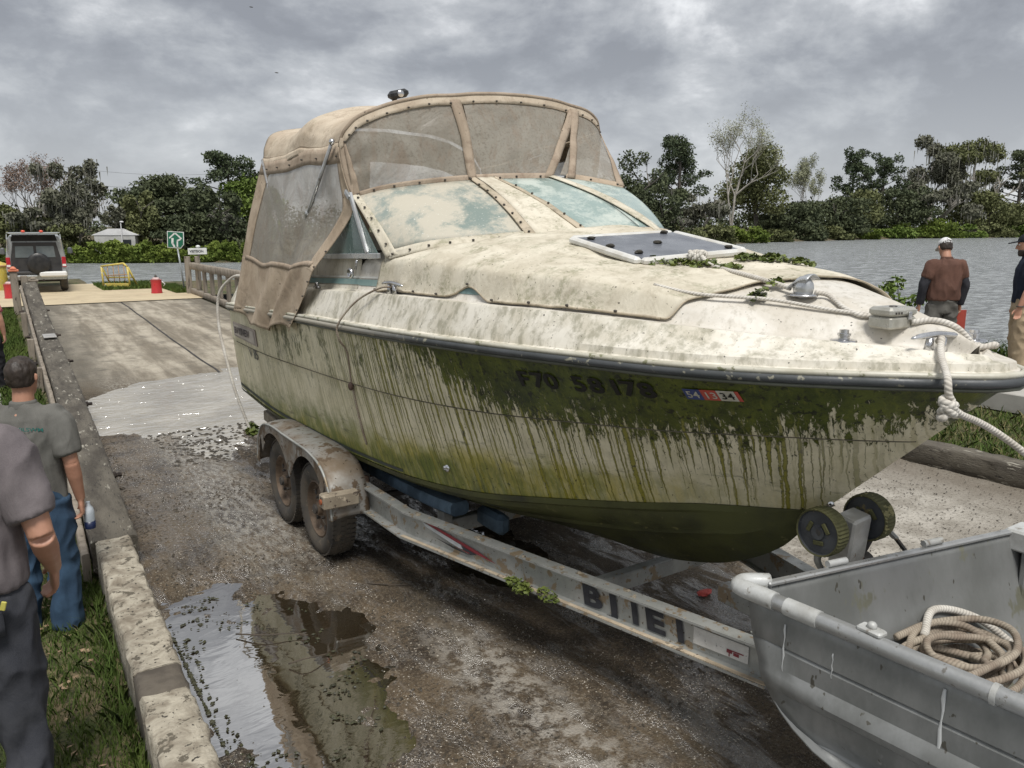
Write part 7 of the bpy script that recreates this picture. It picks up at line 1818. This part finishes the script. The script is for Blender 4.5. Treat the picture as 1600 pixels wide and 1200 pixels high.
drum(241, 25.2, .34, 'red drum standing by the grass strip left of the green arrow sign'); drum(11, 23.4, .33, 'red drum half hidden behind the orange capped post at the left')
yb = empty('yellow_bin', bearing(-4, 26.5, .33), 'yellow bin cut off by the left edge beside the car', 'bin'); MB().lathe([(0, 0), (.26, 0), (.28, .05), (.31, .8), (.33, .82), (.30, .86), (0, .98)], yb.location, 'z', 16).build('bin_body', yel, yb, smooth=True, autos=40)
MB().lathe([(.315, .78), (.34, .79), (.34, .83), (.315, .84)], yb.location, 'z', 16).build('bin_rim', og, yb, smooth=True)
# signs
gs = empty('direction_sign', bearing(285, 26.0, .34), 'square green sign with a white branching arrow on a leaning steel pole', 'sign', rz=-YAW)
MB().tube([(0, 0, 0), (-.13, 0, 1.42)], .028, 8).build('pole', dirt('sign_pole', (.33, .36, .37), (.25, .27, .27), 6, .5, .3), gs, local=True, smooth=True)
Rg = Matrix.Rotation(.06, 3, 'Y'); gc = Vector((-.155, -.035, 1.66))
def G(x, z, y=0): return gc+Rg @ Vector((x, y, z))
wht_s = dirt('sign_white', (.74, .76, .74), rough=.5)
pln = MB(); pln.prism([G(x, z) for x, z in ((-.27, -.265), (.17, -.265), (.27, -.14), (.27, .265), (-.27, .265))], (0, .012, 0)); sg_ = pln.build('sign_plate', wht_s, gs, local=True)
MB().prism([G(x, z, -.003) for x, z in ((-.245, -.24), (.16, -.24), (.245, -.13), (.245, .24), (-.245, .24))], (0, -.004, 0)).build('green_face', dirt('sign_green', (.012, .13, .075), (.010, .11, .065), 6, .4), sg_, local=True)
def stroke(pts, w_=.045):
    mb = MB()
    for (a, b_) in zip(pts, pts[1:]): 
        A = Vector((a[0], 0, a[1])); B_ = Vector((b_[0], 0, b_[1])); d = (B_-A).normalized(); n_ = Vector((-d.z, 0, d.x))*w_/2
        q = [A+n_, B_+n_, B_-n_, A-n_]; mb.face([mb.vert(G(p.x, p.z, -.0095)) for p in q])
    return mb
stroke([(-.20, .04), (-.02, .21)]).build('arrow_mark', wht_s, sg_, local=True); stroke([(0.0, .21), (.20, .04)]).build('arrow_mark', wht_s, sg_, local=True)
stroke([(-.03, -.23), (-.10, -.11)], .06).build('arrow_mark', wht_s, sg_, local=True); stroke([(-.10, -.12), (-.09, .05)], .07).build('arrow_mark', wht_s, sg_, local=True)
stroke([(.06, -.22), (.06, -.04)], .05).build('arrow_mark', wht_s, sg_, local=True); stroke([(.05, -.03), (.17, .03)], .05).build('arrow_mark', wht_s, sg_, local=True)
ws = empty('name_sign', bearing(310, 25.4, .34), 'small white name board with dark capitals fixed above the fence end posts', 'sign', rz=-YAW)
MB().box((0, -.02, 1.31), (.60, .02, .20), Matrix.Rotation(-.02, 3, 'Y'), bev=.004).build('board', wht_s, ws, local=True)
mb = MB(); text_mb(mb, 'VIETSION', .075, lambda x, y: Vector((-.245+x, -.034, 1.275+y)), width=1.0, bold=.03); mb.build('lettering', dirt('sign_dark_letter', (.03, .04, .04)), ws, local=True)
mb = MB(); mb.blob((.0, .05, 1.45), .075, 12, 6, (1, .8, .7)); mb.build('lamp', wht_s, ws, smooth=True, local=True)
MB().tube([(0, .06, -.3), (0, .06, 1.42)], .03, 8).build('pole', post_m, ws, local=True)
bd = [tag(MB().blob(p, .09, 6, 4, (1.6, .5, .4)).build('bird', dark_m), lb, 'bird') for p, lb in ((bearing(431, 60, 13.3), 'dark bird, lower of the two birds in the sky left of the canopy'), (bearing(391, 60, 17.7), 'dark bird, higher of the two birds in the sky left of the canopy'))]
print('objects', len(bpy.data.objects), 'tris approx', sum(len(o.data.polygons) for o in bpy.data.objects if o.type == 'MESH'))
